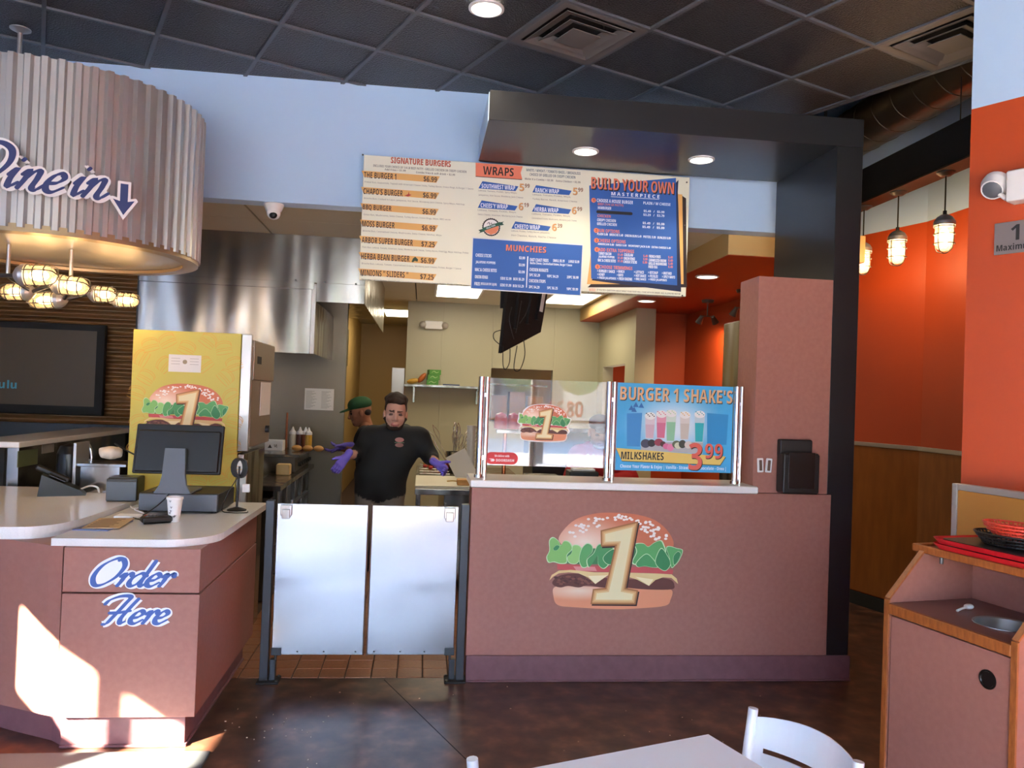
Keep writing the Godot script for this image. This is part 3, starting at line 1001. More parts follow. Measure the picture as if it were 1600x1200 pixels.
func diffuser(at: Vector3, bs: Basis, label: String) -> void:
	var t := thing("air_diffuser", label, "air vent", at)
	t.basis = bs
	for k in 4:
		var m := MB.new()
		if k == 3:
			m.box(Vector3(0, -0.024, 0), Vector3(0.2, 0.006, 0.2), 0.002)
			part(t, "face_plate", m, mats.vent_grey)
			continue
		var s0: float = [0.294, 0.235, 0.168][k]
		var s1: float = [0.25, 0.172, 0.108][k]
		var lo: float = [-0.008, -0.014, -0.02][k]
		var hi: float = [-0.006, 0.008, 0.004][k]
		for q in 4:
			var b := Basis(Vector3.UP, q * PI / 2)
			m.quad(b * Vector3(-s0, lo, -s0), b * Vector3(s0, lo, -s0), b * Vector3(s1, hi, -s1), b * Vector3(-s1, hi, -s1), Vector3.DOWN)
			m.quad(b * Vector3(-s0, lo + 0.004, -s0), b * Vector3(s0, lo + 0.004, -s0), b * Vector3(s1, hi + 0.004, -s1), b * Vector3(-s1, hi + 0.004, -s1), Vector3.UP)
			m.quad(b * Vector3(-s0, lo, -s0), b * Vector3(s0, lo, -s0), b * Vector3(s0, lo + 0.004, -s0), b * Vector3(-s0, lo + 0.004, -s0), b * Vector3(0, 0, -1))
		part(t, "rim" if k == 0 else "cone", m, mats.vent_grey)
	var nm := MB.new()
	nm.lathe([Vector2(0.16, 0.05), Vector2(0.16, 0.03)], Vector3.ZERO, 20)
	part(t, "duct_neck", nm, mats.dark_void)
	for q in 4:
		var hm := MB.new()
		hm.cyl(Vector3(0.2, 0.0, 0).rotated(Vector3.UP, q * PI / 2), Vector3(0.2, 0.04, 0).rotated(Vector3.UP, q * PI / 2), 0.005, 0.005, 8)
		part(t, "hanger", hm, mats.chrome)

func build_kitchen_shell() -> void:
	# ceiling of beige tiles
	var c := MB.new()
	c.bb(Vector3(-5.0, 3.06, -16.2), Vector3(2.3, 3.12, -5.885))
	var ceil := structure("ceiling_kitchen", c, mats.dark_void, "beige tiled kitchen ceiling with dark joints", "ceiling")
	var tm := MB.new()
	tm.box(Vector3.ZERO, Vector3(1.206, 0.03, 0.604), 0.004)
	var tmesh := tm.mesh()
	var lights := [[py(717, 455, 3.03), 0], [py(892, 466, 3.03), 1], [py(628, 489, 3.03), 2]]
	for i in 6:
		for j in 17:
			var ctr := Vector3(-4.4 + i * 1.22, 3.046, -6.19 - j * 0.613)
			if ctr.x + 0.6 > 2.32: continue
			shared(ceil, "ceiling_tile", tmesh, mats.kitchen_tile, Transform3D(Basis(), ctr))
	for l in lights:
		var p: Vector3 = l[0]
		var t := thing("ceiling_troffer", ["square fluorescent ceiling panel above the left end of the prep wall", "square fluorescent ceiling panel beyond the hanging monitors", "small distant fluorescent ceiling panel over the back hall"][l[1]], "light", Vector3(p.x, 3.03, p.z), 0, "kitchen ceiling lights")
		var m := MB.new()
		m.bb(Vector3(-0.31, -0.012, -0.61), Vector3(0.31, 0.0, 0.61), 0.003)
		part(t, "frame", m, mats.white_plastic)
		m = MB.new()
		m.quad(Vector3(-0.28, -0.014, -0.58), Vector3(0.28, -0.014, -0.58), Vector3(0.28, -0.014, 0.58), Vector3(-0.28, -0.014, 0.58), Vector3.DOWN)
		part(t, "diffuser_panel", m, mats.troffer_face)
		lamp_area(t, Vector3(0, -0.03, 0), Vector2(0.56, 1.16), 0.62, rgb(255, 236, 200))
	var t4 := thing("ceiling_troffer", "square fluorescent ceiling panel over the cooking line, hidden by the menu board", "light", Vector3(0.2, 3.03, -7.6), 0, "kitchen ceiling lights")
	var m4 := MB.new()
	m4.bb(Vector3(-0.31, -0.012, -0.61), Vector3(0.31, 0.0, 0.61), 0.003)
	part(t4, "frame", m4, mats.white_plastic)
	m4 = MB.new()
	m4.quad(Vector3(-0.28, -0.014, -0.58), Vector3(0.28, -0.014, -0.58), Vector3(0.28, -0.014, 0.58), Vector3(-0.28, -0.014, 0.58), Vector3.DOWN)
	part(t4, "diffuser_panel", m4, mats.troffer_face)
	lamp_area(t4, Vector3(0, -0.03, 0), Vector2(0.56, 1.16), 0.62, rgb(255, 236, 200))
	# walls
	var mb := MB.new()
	mb.bb(Vector3(-0.25, 0, -11.85), Vector3(1.0, 3.06, -11.7))
	mb.bb(Vector3(1.92, 0, -11.85), Vector3(2.75, 3.06, -11.7))
	mb.bb(Vector3(1.0, 2.1, -11.85), Vector3(1.92, 3.06, -11.7))
	mb.bb(Vector3(1.0, 0, -11.85), Vector3(1.92, 1.3, -11.7))
	mb.bb(Vector3(-0.25, 0, -16.2), Vector3(-0.12, 3.06, -11.85))
	var bw := structure("wall_back", mb, mats.beige_wall, "beige panelled kitchen back wall with a pass-through slot", "wall")
	for xx in [690, 770, 866]:
		var p := pz(xx, 560, -11.7)
		var s := MB.new()
		s.bb(Vector3(p.x - 0.012, 0 if xx == 690 else 2.12, -11.7), Vector3(p.x + 0.012, 3.03, -11.694), 0.002)
		part(bw, "panel_joint", s, mats.beige_wall)
	mb = MB.new()
	mb.bb(Vector3(-0.1, 0.0, -12.6), Vector3(2.6, 3.06, -12.5))
	structure("wall_passage", mb, mats.tan_wall, "tan wall seen through the pass-through slot", "wall")
	mb = MB.new()
	mb.bb(Vector3(-1.35, 0, -16.3), Vector3(-0.1, 3.06, -16.1))
	mb.bb(Vector3(-1.35, 0, -16.2), Vector3(-1.25, 3.06, -8.55))
	structure("wall_hall", mb, mats.tan_wall, "tan wall at the end of the back hall", "wall")
	mb = MB.new()
	mb.bb(Vector3(-5.25, -0.1, -16.5), Vector3(4.5, 4.7, -16.35))
	mb.bb(Vector3(4.4, -0.1, -16.4), Vector3(4.55, 4.7, -10.2))
	mb.bb(Vector3(2.3, 3.06, -11.9), Vector3(4.4, 3.1, -10.1))
	structure("wall_outer", mb, mats.tan_wall, "outer building wall behind the kitchen", "wall")
	# right kitchen wall with doorway
	mb = MB.new()
	var o0 := px(945, 563, 2.6)
	mb.bb(Vector3(2.6, 0, -11.7), Vector3(2.75, 3.06, -11.35))
	mb.bb(Vector3(2.6, 2.17, -11.35), Vector3(2.75, 3.06, -10.1))
	mb.bb(Vector3(2.6, 0, -10.1), Vector3(2.85, 2.86, -9.62))
	structure("wall_side", mb, mats.beige_wall, "beige kitchen side wall with a doorway", "wall")
	mb = MB.new()
	mb.bb(Vector3(3.3, 0, -12.5), Vector3(3.42, 3.06, -10.3))
	mb.bb(Vector3(2.6, 0, -12.6), Vector3(3.42, 3.06, -12.5))
	structure("wall_rear_room", mb, mats.orange_wall, "orange wall seen through the kitchen doorway", "wall")
	# soffit
	mb = MB.new()
	mb.bb(Vector3(2.3, 2.85, -11.7), Vector3(3.42, 3.06, -5.9), 0.003)
	var so := structure("ceiling_soffit", mb, mats.tan_wall, "tan soffit box over the kitchen side passage", "ceiling")
	var um := MB.new()
	um.bb(Vector3(2.305, 2.846, -11.69), Vector3(3.415, 2.852, -5.905))
	part(so, "underside", um, mats.orange_wall, "orange painted underside")
	downlight(py(1105, 432, 2.846), 0.09, "round recessed light in the orange soffit underside, beside the mauve column", 0.25)
	downlight(py(1010, 470, 2.846), 0.09, "round recessed light in the soffit near the kitchen doorway", 0.25)
	# horizontally corrugated sheet wall behind the television
	mb = MB.new()
	mb.bb(Vector3(-5.0, 0, -7.85), Vector3(-2.62, 3.06, -7.7))
	var cw := structure("wall_corrugated", mb, mats.dark_metal, "bronze sheet wall with horizontal ribs behind the television", "wall")
	var sm := MB.new()
	var per := 0.075
	var x1 := -2.62
	var steps := 6
	for i in int(1.75 / per * steps):
		var ya := 1.3 + i * per / steps
		var yb := ya + per / steps
		var za := -7.675 + 0.016 * sin(TAU * ya / per)
		var zb := -7.675 + 0.016 * sin(TAU * yb / per)
		var na := Vector3(0, -0.016 * TAU / per * cos(TAU * ya / per), 1).normalized()
		var nb := Vector3(0, -0.016 * TAU / per * cos(TAU * yb / per), 1).normalized()
		sm.smooth_quad(Vector3(-5.0, ya, za), Vector3(x1, ya, za), Vector3(x1, yb, zb), Vector3(-5.0, yb, zb), na, na, nb, nb)
	part(cw, "ribbed_sheet", sm, mats.bronze_sheet)
	mb = MB.new()
	mb.bb(Vector3(-2.62, 0, -7.72), Vector3(-2.44, 3.06, -7.6), 0.003)
	structure("trim_2", mb, mats.dark_metal, "dark upright trim at the end of the ribbed wall", "trim")
	# stainless splash wall under the hood
	mb = MB.new()
	mb.bb(Vector3(-2.6, 0, -8.55), Vector3(-0.8, 3.06, -8.45))
	mb.bb(Vector3(-2.6, 0, -8.5), Vector3(-2.5, 3.06, -7.6))
	structure("wall_splash", mb, mats.splash_steel, "brushed stainless splash wall behind the cooking line", "wall")

const ZW := -4.73

func build_serving_wall() -> void:
	var t := thing("serving_wall", "mauve laminate serving wall with a maroon base, white ledge and tall end column", "counter", Vector3(1.4, 0, -4.84))
	var o := -t.position
	var m := MB.new()
	m.bb(o + Vector3(0.315, 0.155, -4.95), o + Vector3(2.565, 1.155, ZW), 0.003)
	part(t, "front_panel", m, mats.mauve)
	m = MB.new()
	m.bb(o + Vector3(0.318, 0.0, -4.95), o + Vector3(2.72, 0.155, ZW + 0.006), 0.004)
	m.bb(o + Vector3(0.318, 0.0, ZW), o + Vector3(2.722, 0.012, ZW + 0.016), 0.004)
	part(t, "base_board", m, mats.mauve_base, "dark maroon base board")
	m = MB.new()
	m.bb(o + Vector3(2.05, 1.157, -5.02), o + Vector3(2.537, 2.5, ZW), 0.003)
	part(t, "end_column", m, mats.mauve)
	m = MB.new()
	m.bb(o + Vector3(0.3, 1.155, -5.05), o + Vector3(2.06, 1.2, ZW + 0.07), 0.008)
	part(t, "ledge", m, mats.quartz, "white stone ledge")
	m = MB.new()
	burger(m, Transform3D(Basis(), o + Vector3(pz(960, 877, ZW).x, pz(960, 877, ZW).y, ZW + 0.0006)), 0.000664, 0.0005)
	part(t, "burger_decal", m, print_mat, "printed burger emblem with a cream numeral one")
	var rc := thing("work_counter", "stainless work counter behind the serving wall and guard glass", "counter", Vector3(1.2, 0, -5.3))
	m = MB.new()
	m.bb(Vector3(-0.88, 0.86, -0.25), Vector3(0.84, 0.9, 0.23), 0.004)
	part(rc, "worktop", m, mats.steel)
	m = MB.new()
	m.bb(Vector3(-0.86, 0.0, -0.23), Vector3(0.82, 0.86, 0.21), 0.004)
	part(rc, "cabinet", m, mats.steel)
	# black portal: post and canopy
	t = thing("black_portal", "black portal frame with a deep canopy over the menu board", "canopy", Vector3(2.62, 0, -5.16))
	o = -t.position
	m = MB.new()
	m.bb(o + Vector3(2.537, 0.155, -5.6), o + Vector3(2.71, 3.346, ZW - 0.003), 0.004)
	part(t, "post", m, mats.black_frame)
	m = MB.new()
	m.bb(o + Vector3(0.335, 3.346, -5.6), o + Vector3(2.71, 3.527, ZW), 0.004)
	part(t, "canopy", m, mats.black_frame)
	m = MB.new()
	m.bb(o + Vector3(0.331, 3.349, -5.598), o + Vector3(0.335, 3.524, ZW - 0.03))
	part(t, "end_panel", m, mats.blue_wall, "blue painted end of the canopy")
	downlight(py(915, 236, 3.345), 0.075, "left of the two round lights under the black canopy", 0.32)
	downlight(py(1096, 249, 3.345), 0.075, "right of the two round lights under the black canopy, beside the post", 0.32)
	# chrome posts that hold the guard glass
	var post_x := [0.375, 1.165, 1.985]
	var which := ["at the gate end of the ledge", "between the glass and the milkshake poster", "beside the mauve column"]
	for k in 3:
		var p := thing("guard_post", "twin chrome tube sneeze guard post " + which[k], "post", Vector3(post_x[k], 1.2, ZW - 0.1), 0, "chrome guard posts on the ledge")
		m = MB.new()
		m.cyl(Vector3(-0.017, 0, 0.012), Vector3(-0.017, 0.61, 0.012), 0.019, 0.019, 24)
		part(p, "tube", m, mats.chrome)
		m = MB.new()
		m.cyl(Vector3(0.02, 0, 0), Vector3(0.02, 0.61, 0), 0.014, 0.014, 24)
		part(p, "tube", m, mats.chrome)
		m = MB.new()
		m.lathe([Vector2(0.0, 0.004), Vector2(0.026, 0.018), Vector2(0.028, 0.0)], Vector3(-0.017, 0, 0.012), 24)
		part(p, "foot_collar", m, mats.chrome)
		for y in [0.12, 0.5]:
			m = MB.new()
			m.box(Vector3(0.0, y, 0.0), Vector3(0.05, 0.03, 0.02), 0.004)
			part(p, "glass_clip", m, mats.chrome)
	var g := thing("guard_glass", "clear sneeze guard pane with a burger sticker and a red delivery sticker", "glass panel", Vector3(0.77, 1.2, ZW - 0.1))
	m = MB.new()
	m.bb(Vector3(-0.368, 0.075, -0.003), Vector3(0.368, 0.605, 0.003))
	part(g, "pane", m, mats.glass)
	var gx := Transform3D(Basis(), Vector3(0, 0, 0.004))
	m = MB.new()
	var sp := pz(850, 661, ZW - 0.1) - g.position
	burger(m, gx * Transform3D(Basis(), Vector3(sp.x, sp.y, 0)), 0.000255, 0.001, true)
	part(g, "burger_sticker", m, print_mat, "printed burger sticker")
	m = MB.new()
	sp = pz(784, 716, ZW - 0.1) - g.position
	var pill := PackedVector2Array()
	for k in 24:
		var a := TAU * k / 24
		pill.append(Vector2(sp.x + (0.062 if cos(a) > 0 else -0.062) + cos(a) * 0.037, sp.y + sin(a) * 0.037))
	m.flat(pill, 0.001, gx, rgb(214, 48, 52))
	txt(m, gx, "We deliver with", sp.x - 0.045, sp.y + 0.008, 0.09, 0.014, 0.0015, rgb(250, 240, 238))
	txt(m, gx, "DOORDASH", sp.x - 0.035, sp.y - 0.02, 0.11, 0.016, 0.0015, rgb(250, 240, 238))
	m.flat(v2([sp.x - 0.08, sp.y - 0.004, sp.x - 0.05, sp.y - 0.004, sp.x - 0.042, sp.y - 0.012, sp.x - 0.05, sp.y - 0.02, sp.x - 0.066, sp.y - 0.02, sp.x - 0.07, sp.y - 0.014, sp.x - 0.056, sp.y - 0.012]), 0.0015, gx, rgb(250, 240, 238))
	part(g, "delivery_sticker", m, print_mat, "red pill shaped delivery sticker")
	milkshake_poster()
	# things on the column
	var b := thing("drop_box", "black plastic wall box hung on the mauve column", "box", pz(1241, 728, ZW))
	m = MB.new()
	m.bb(Vector3(-0.118, -0.165, 0), Vector3(0.118, 0.085, 0.1), 0.012)
	part(b, "body", m, mats.black_plastic)
	m = MB.new()
	m.bb(Vector3(-0.118, 0.06, 0), Vector3(0.092, 0.165, 0.05), 0.008)
	part(b, "back_plate", m, mats.black_plastic)
	m = MB.new()
	m.box(Vector3(0, -0.02, 0.101), Vector3(0.17, 0.22, 0.006), 0.003)
	part(b, "front_pocket", m, mats.black_gloss)
	var ou := thing("wall_outlet", "small pale double outlet cover on the mauve column", "outlet", pz(1194, 727, ZW))
	for s in [-1.0, 1.0]:
		m = MB.new()
		m.box(Vector3(s * 0.027, 0, 0.005), Vector3(0.04, 0.088, 0.01), 0.004, Basis(Vector3.BACK, -s * 0.06))
		part(ou, "cover", m, mats.white_plastic)
		m = MB.new()
		m.box(Vector3(s * 0.027, 0, 0.011), Vector3(0.018, 0.066, 0.006), 0.003, Basis(Vector3.BACK, -s * 0.06))
		part(ou, "insert", m, mat("brown_insert", rgb(96, 70, 54), 0.5))

func milkshake_poster() -> void:
	var at := Vector3(1.575, 1.2, ZW - 0.1)
	var t := thing("milkshake_poster", "blue milkshake poster filling the right sneeze guard frame", "poster", at)
	var m := MB.new()
	m.bb(Vector3(-0.372, 0.065, -0.004), Vector3(0.372, 0.607, 0.002))
	part(t, "panel", m, mats.white_plastic)
	m = MB.new()
	# zoom field: x 100..1170, y 220..1020 of the photograph's poster
	var xf := Transform3D(Basis.from_scale(Vector3(0.744 / 1070.0, -0.542 / 800.0, 1)), Vector3(-0.372 - 100 * 0.744 / 1070.0, 0.607 + 220 * 0.542 / 800.0, 0.0025))
	m.flat_fade(v2([100, 220, 1170, 220, 1170, 1020, 100, 1020]), 0.0, xf, func(p: Vector2) -> Color:
		var k := clampf(1.0 - Vector2((p.x - 620) / 480.0, (p.y - 600) / 330.0).length(), 0, 1)
		return rgb(66, 168, 220).lerp(rgb(220, 232, 240), minf(1.0, k * 1.4)))
	m.flat(v2([190, 500, 330, 490, 320, 800, 200, 800]), 0.0004, xf, rgb(60, 140, 204))
	m.flat(v2([930, 470, 1130, 480, 1120, 760, 940, 760]), 0.0004, xf, rgb(40, 140, 200))
	for q in [[230, 450], [270, 420], [320, 425], [255, 465]]:
		m.flat(v2([q[0] - 26, q[1] + 18, q[0], q[1] - 28, q[0] + 26, q[1] + 20]), 0.0005, xf, rgb(40, 104, 176))
	m.flat(v2([330, 760, 900, 740, 900, 850, 330, 830]), 0.0004, xf, rgb(176, 176, 180))
	var gl := [[405, 520, 725, rgb(206, 176, 190), rgb(214, 200, 208)], [508, 500, 720, rgb(206, 110, 140), rgb(220, 150, 170)], [598, 490, 745, rgb(142, 196, 158), rgb(206, 220, 208)], [726, 500, 725, rgb(200, 190, 180), rgb(214, 208, 202)], [862, 490, 745, rgb(46, 176, 186), rgb(190, 208, 216)]]
	for g in gl:
		var x: float = g[0]
		m.flat(v2([x - 48, g[1], x + 48, g[1], x + 36, g[2], x - 36, g[2]]), 0.0006, xf, rgb(206, 214, 222))
		m.flat(v2([x - 42, g[1] + 75, x + 42, g[1] + 75, x + 34, g[2] - 6, x - 34, g[2] - 6]), 0.0008, xf, g[3])
		m.flat(v2([x - 44, g[1] + 12, x + 44, g[1] + 12, x + 42, g[1] + 75, x - 42, g[1] + 75]), 0.0008, xf, g[4])
		m.flat(disc(x, g[1] - 4, 50, 34), 0.0009, xf, rgb(232, 230, 228))
		for k in 6:
			m.flat(disc(x - 35 + k * 14, g[1] - 14 + 12 * ((k * 7) % 3 - 1), 7, 5, 8), 0.001, xf, [rgb(40, 38, 42), rgb(220, 110, 140), rgb(180, 210, 170), rgb(220, 180, 110), rgb(60, 160, 160)][gl.find(g)])
	for q in [[370, 770, 44, 40, rgb(70, 72, 90)], [425, 765, 36, 34, rgb(48, 44, 52)], [490, 755, 40, 34, rgb(150, 60, 80)], [530, 770, 26, 26, rgb(80, 44, 48)], [560, 790, 30, 28, rgb(214, 110, 150)], [600, 800, 32, 34, rgb(222, 130, 166)], [655, 770, 40, 36, rgb(90, 100, 76)], [670, 780, 34, 30, rgb(206, 206, 178)], [710, 765, 34, 38, rgb(58, 62, 54)], [765, 770, 36, 34, rgb(214, 204, 194)]]:
		m.flat(disc(q[0], q[1], q[2], q[3]), 0.0011 + 0.00001 * q[0] / 100.0, xf, q[4])
	m.flat(v2([100, 822, 1120, 875, 1070, 955, 160, 940]), 0.0016, xf, rgb(54, 62, 70))
	m.flat(v2([102, 818, 1116, 868, 1066, 948, 158, 934]), 0.0018, xf, rgb(228, 196, 104))
	var line := func(s: String, x0: float, y0: float, x1: float, h: float, cc: Color, z: float, shade: bool) -> void:
		var up := Transform3D(Basis.from_scale(Vector3(1, 1, 1)), Vector3.ZERO)
		var p := xf * Vector3(x0, y0, 0)
		var w: float = (xf * Vector3(x1, y0, 0)).x - p.x
		var hh := h * 0.542 / 800.0
		if shade:
			for k in 4: txt(m, up, s, p.x + 0.001 + 0.0012 * k, p.y - 0.0014 * (k + 1), w, hh, 0.0025 + z - 0.00004 * (k + 1), rgb(48, 40, 40))
		txt(m, up, s, p.x, p.y, w, hh, 0.0025 + z, cc)
	line.call("BURGER 1 SHAKE'S", 122, 376, 1160, 120, rgb(222, 176, 132), 0.003, true)
	line.call("MILKSHAKES", 150, 918, 540, 68, rgb(44, 38, 36), 0.003, false)
	line.call("3", 770, 1000, 895, 250, rgb(222, 100, 86), 0.004, true)
	line.call("99", 920, 890, 1085, 138, rgb(222, 100, 86), 0.004, true)
	line.call("Choose Your Flavor & Enjoy | Vanilla - Strawberry - Chocolate - Oreo |", 145, 1006, 1120, 42, rgb(226, 238, 246), 0.0035, false)
	part(t, "print", m, print_mat)

# ------------------------------------------------------------------ menu board
const ZB := -5.6
func bt(m: MB, s: String, x0: float, y0: float, x1: float, h: float, cc: Color, z := 0.0016, bold := true) -> void:
	var p := pz(x0, y0, ZB)
	txt(m, Transform3D(Basis(), Vector3(0, 0, ZB)), s, p.x, p.y, pz(x1, y0, ZB).x - p.x, h * 5.6 / FPX, z, cc, bold)
func bq(m: MB, pts: Array, cc: Color, z: float) -> void:
	var poly := PackedVector2Array()
	for i in range(0, pts.size(), 2):
		var p := pz(pts[i], pts[i + 1], ZB)
		poly.append(Vector2(p.x, p.y))
	m.flat(poly, z, Transform3D(Basis(), Vector3(0, 0, ZB)), cc)
func zq(ox: float, oy: float, s: float, a: Array) -> Array:
	var out: Array = []
	for i in range(0, a.size(), 2):
		out.append(ox + a[i] * s); out.append(oy + a[i + 1] * s)
	return out

func build_menu_board() -> void:
	var t := thing("menu_board", "long cream menu board of burgers and wraps hung under the black canopy", "menu board", Vector3(0.69, 2.45, ZB))
	var o := -t.position
	var lo := pz(561, 437, ZB)
	var hi := pz(1078, 277, ZB)
	var m := MB.new()
	m.bb(o + Vector3(lo.x, lo.y, ZB - 0.02), o + Vector3(hi.x, hi.y, ZB), 0.003)
	part(t, "panel", m, mat("menu_cream", rgb(222, 222, 202), 0.4))
	for q in [[567, 242], [1073, 285], [1070, 352], [566, 430], [1066, 462]]:
		m = MB.new()
		m.cyl(o + pz(q[0], q[1], ZB), o + pz(q[0], q[1], ZB) + Vector3(0, 0, 0.004), 0.006, 0.006, 10)
		part(t, "screw", m, mats.iron)
	for x in [-0.3, 0.2]:
		m = MB.new()
		m.bb(o + Vector3(x, 3.1, -5.735), o + Vector3(x + 0.05, 3.2, ZB - 0.02))
		part(t, "bracket", m, mats.iron)
	m = MB.new()
	var ink := rgb(52, 42, 40)
	var grey := rgb(112, 110, 104)
	var coral := rgb(220, 122, 92)
	var blue := rgb(40, 92, 170)
	var gold := rgb(216, 166, 96)
	var white := rgb(232, 238, 246)
	# signature burgers
	bt(m, "SIGNATURE BURGERS", 610.8, 254.9, 704.6, 9, rgb(92, 50, 44), 0.0012)
	bt(m, "SIGNATURE BURGERS", 610.4, 254.3, 704, 9, rgb(196, 98, 74))
	bt(m, "INCLUDES YOUR CHOICE OF 1/4 LB BEEF PATTY - GRILLED CHICKEN OR CRISPY CHICKEN", 583, 260.5, 729, 3.6, grey)
	bt(m, "Add Fries + $1.99", 601, 266.5, 634, 3.6, grey)
	bt(m, "Combo fries & soft drink + $2.99", 650, 271, 711, 3.6, grey)
	var rows := [["THE BURGER 1", 395, "$6.99", "Pretzel Bun, Guacamole, Topped with American Cheese Sticks, Turkey Bacon, Onion Rings, & Burger 1 Sauce", 1085], ["CHAPO'S BURGER", 455, "$6.99", "Brioche Bun, Cooked in Cajun, Jalapenos, Hot Sauce, Monterey Jack Cheese, Spicy Mayo, Ketchup", 1010], ["BBQ BURGER", 355, "$6.99", "Onion Bun, Mushrooms, Swiss Cheese, Turkey Bacon, Onion Rings, Mayo, BBQ sauce", 890], ["MOSS BURGER", 385, "$6.99", "Brioche Bun, Caramelized Onions, Mushrooms, Swiss Cheese, Ketchup, Mayo", 815], ["ARBOR SUPER BURGER", 550, "$7.25", "Plain Bun, Lettuce, Tomato, American, Swiss, Monterey Jack Cheese, Turkey Bacon, Fried Egg, Mayo, Ketchup, Pickles", 1062], ["HERBA BEAN BURGER", 522, "$6.99", "Brioche Bun, Lettuce, Tomato, Caramelized Onions, Monterey Jack Cheese, Pickles, Burger 1 Sauce", 1000], ["MINIONS \" SLIDERS \"", 510, "$7.25", "Three Mini 1/6 2oz Patties, Topped with Caramelized Onions, American Cheese, Pickles, Burger 1 Sauce", 1010]]
	for k in rows.size():
		var r: Array = rows[k]
		var dx := -5.0 * k
		var dy := 145.5 * k
		bq(m, zq(550, 220, 0.175, [85 + dx, 266 + dy, 785 + dx, 318 + dy, 752 + dx, 376 + dy, 108 + dx, 322 + dy]), gold, 0.001)
		bt(m, r[0], 550 + (105 + dx) * 0.175, 220 + (330 + dy) * 0.175, 550 + (r[1] + dx * 0.3) * 0.175, 9.2, ink)
		bt(m, r[2], 550 + (638 + dx) * 0.175, 220 + (366 + dy) * 0.175, 550 + (758 + dx) * 0.175, 9.2, ink)
		bt(m, r[3], 550 + (112 + dx) * 0.175, 220 + (378 + dy) * 0.175, 550 + (r[4] + dx) * 0.175, 3.4, grey, 0.0016, false)
	bq(m, zq(550, 220, 0.175, [468, 490, 500, 478, 508, 452, 512, 478, 532, 484, 500, 498]), rgb(176, 60, 44), 0.0018)
	bq(m, zq(550, 220, 0.175, [532, 1080, 545, 1050, 565, 1035, 590, 1060, 585, 1080, 560, 1072, 545, 1085]), rgb(46, 66, 44), 0.0018)
	# wraps
	bq(m, zq(730, 230, 0.125, [105, 200, 690, 245, 664, 328, 686, 410, 105, 370]), rgb(40, 34, 34), 0.0008)
	bq(m, zq(730, 230, 0.125, [105, 195, 695, 240, 668, 322, 688, 402, 105, 362]), coral, 0.0012)
	bt(m, "WRAPS", 754.5, 272.5, 802.5, 13, rgb(34, 28, 28))
	bt(m, "WHITE / WHEAT / TOMATO BASIL / BREADLESS", 822, 267.5, 907, 4.2, rgb(70, 96, 110))
	bt(m, "CHOICE OF GRILLED OR CRISPY CHICKEN", 827.5, 274.5, 899, 4.2, rgb(70, 96, 110))
	bt(m, "Make it a Combo + $2.99    Extra Chicken + $2.99", 820, 281, 907, 3.6, grey)
	var wraps := [[[190, 425, 640, 490, 605, 550, 140, 515], "SOUTHWEST WRAP", 178, 510, 598, "5", "99", 655, 548, "Lettuce, Tomato, Pickles, Spicy Mayo,", "Jalapenos, Hot Sauce, Monterey Jack Cheese"], [[860, 475, 1305, 545, 1275, 600, 815, 565], "RANCH WRAP", 850, 562, 1145, "5", "99", 1322, 598, "Lettuce, Tomato, Pickles, Mayo,", "Turkey Bacon, Ranch, American Cheese"], [[180, 665, 630, 738, 595, 792, 132, 758], "CHEES'Y WRAP", 168, 752, 505, "6", "19", 645, 788, "Lettuce, Tomato, Pickles, Mayo,", "Swiss Cheese, American, Monterey Jack Cheese"], [[860, 712, 1300, 780, 1268, 836, 808, 806], "HERBA WRAP", 842, 800, 1138, "6", "99", 1310, 838, "Lettuce, Tomato, Pickles, Mayo,", "Caramelized Onions, Mushrooms, Monterey Jack Cheese"], [[600, 928, 1045, 992, 1010, 1048, 552, 1018], "CHEETO WRAP", 592, 1014, 908, "6", "39", 1062, 1048, "Lettuce, Pickles, Turkey Bacon, Jalapenos,", "Hot Cheetos, Ranch, Nacho Cheese"]]
	for w in wraps:
		bq(m, zq(730, 230, 0.125, w[0]), blue, 0.001)
		bt(m, w[1], 730 + w[2] * 0.125, 230 + w[3] * 0.125, 730 + w[4] * 0.125, 6.8, white)
		bt(m, w[5], 730 + w[7] * 0.125, 230 + w[8] * 0.125, 737 + w[7] * 0.125, 11.5, rgb(120, 72, 40))
		bt(m, w[5], 729.6 + w[7] * 0.125, 229.6 + w[8] * 0.125, 736.6 + w[7] * 0.125, 11.5, rgb(214, 158, 98), 0.002)
		bt(m, w[6], 738 + w[7] * 0.125, 224.8 + w[8] * 0.125, 745.5 + w[7] * 0.125, 6.4, rgb(120, 72, 40))
		bt(m, w[9], 730 + w[0][6] * 0.125, 230 + (w[0][7] + 42) * 0.125, 730 + (w[0][6] + 480) * 0.125, 3.4, grey, 0.0016, false)
		bt(m, w[10], 730 + w[0][6] * 0.125, 230 + (w[0][7] + 96) * 0.125, 730 + (w[0][6] + 560) * 0.125, 3.4, grey, 0.0016, false)
	# round badge
	var bp := pz(730 + 300 * 0.125, 230 + 1000 * 0.125, ZB)
	var bx := Transform3D(Basis(), Vector3(bp.x, bp.y, ZB))
	var gear := PackedVector2Array()
	for k in 56: gear.append(Vector2(cos(TAU * k / 56), sin(TAU * k / 56)) * (0.066 if k % 2 else 0.061))
	m.flat(gear, 0.0008, bx, rgb(36, 32, 30))
	m.flat(disc(0, 0, 0.054, 0.054, 32), 0.0012, bx, rgb(232, 230, 226))
	m.flat(v2([-0.054, -0.012, 0.05, 0.02, 0.053, -0.012, 0.036, -0.04, 0.0, -0.054, -0.036, -0.04]), 0.0014, bx, rgb(220, 132, 92))
	m.flat(v2([-0.09, -0.05, -0.05, -0.034, -0.05, -0.012, -0.09, -0.026, -0.076, -0.038]), 0.0016, bx, rgb(28, 74, 56))
	m.flat(v2([0.05, 0.012, 0.09, 0.022, 0.078, 0.034, 0.09, 0.046, 0.05, 0.034]), 0.0016, bx, rgb(28, 74, 56))
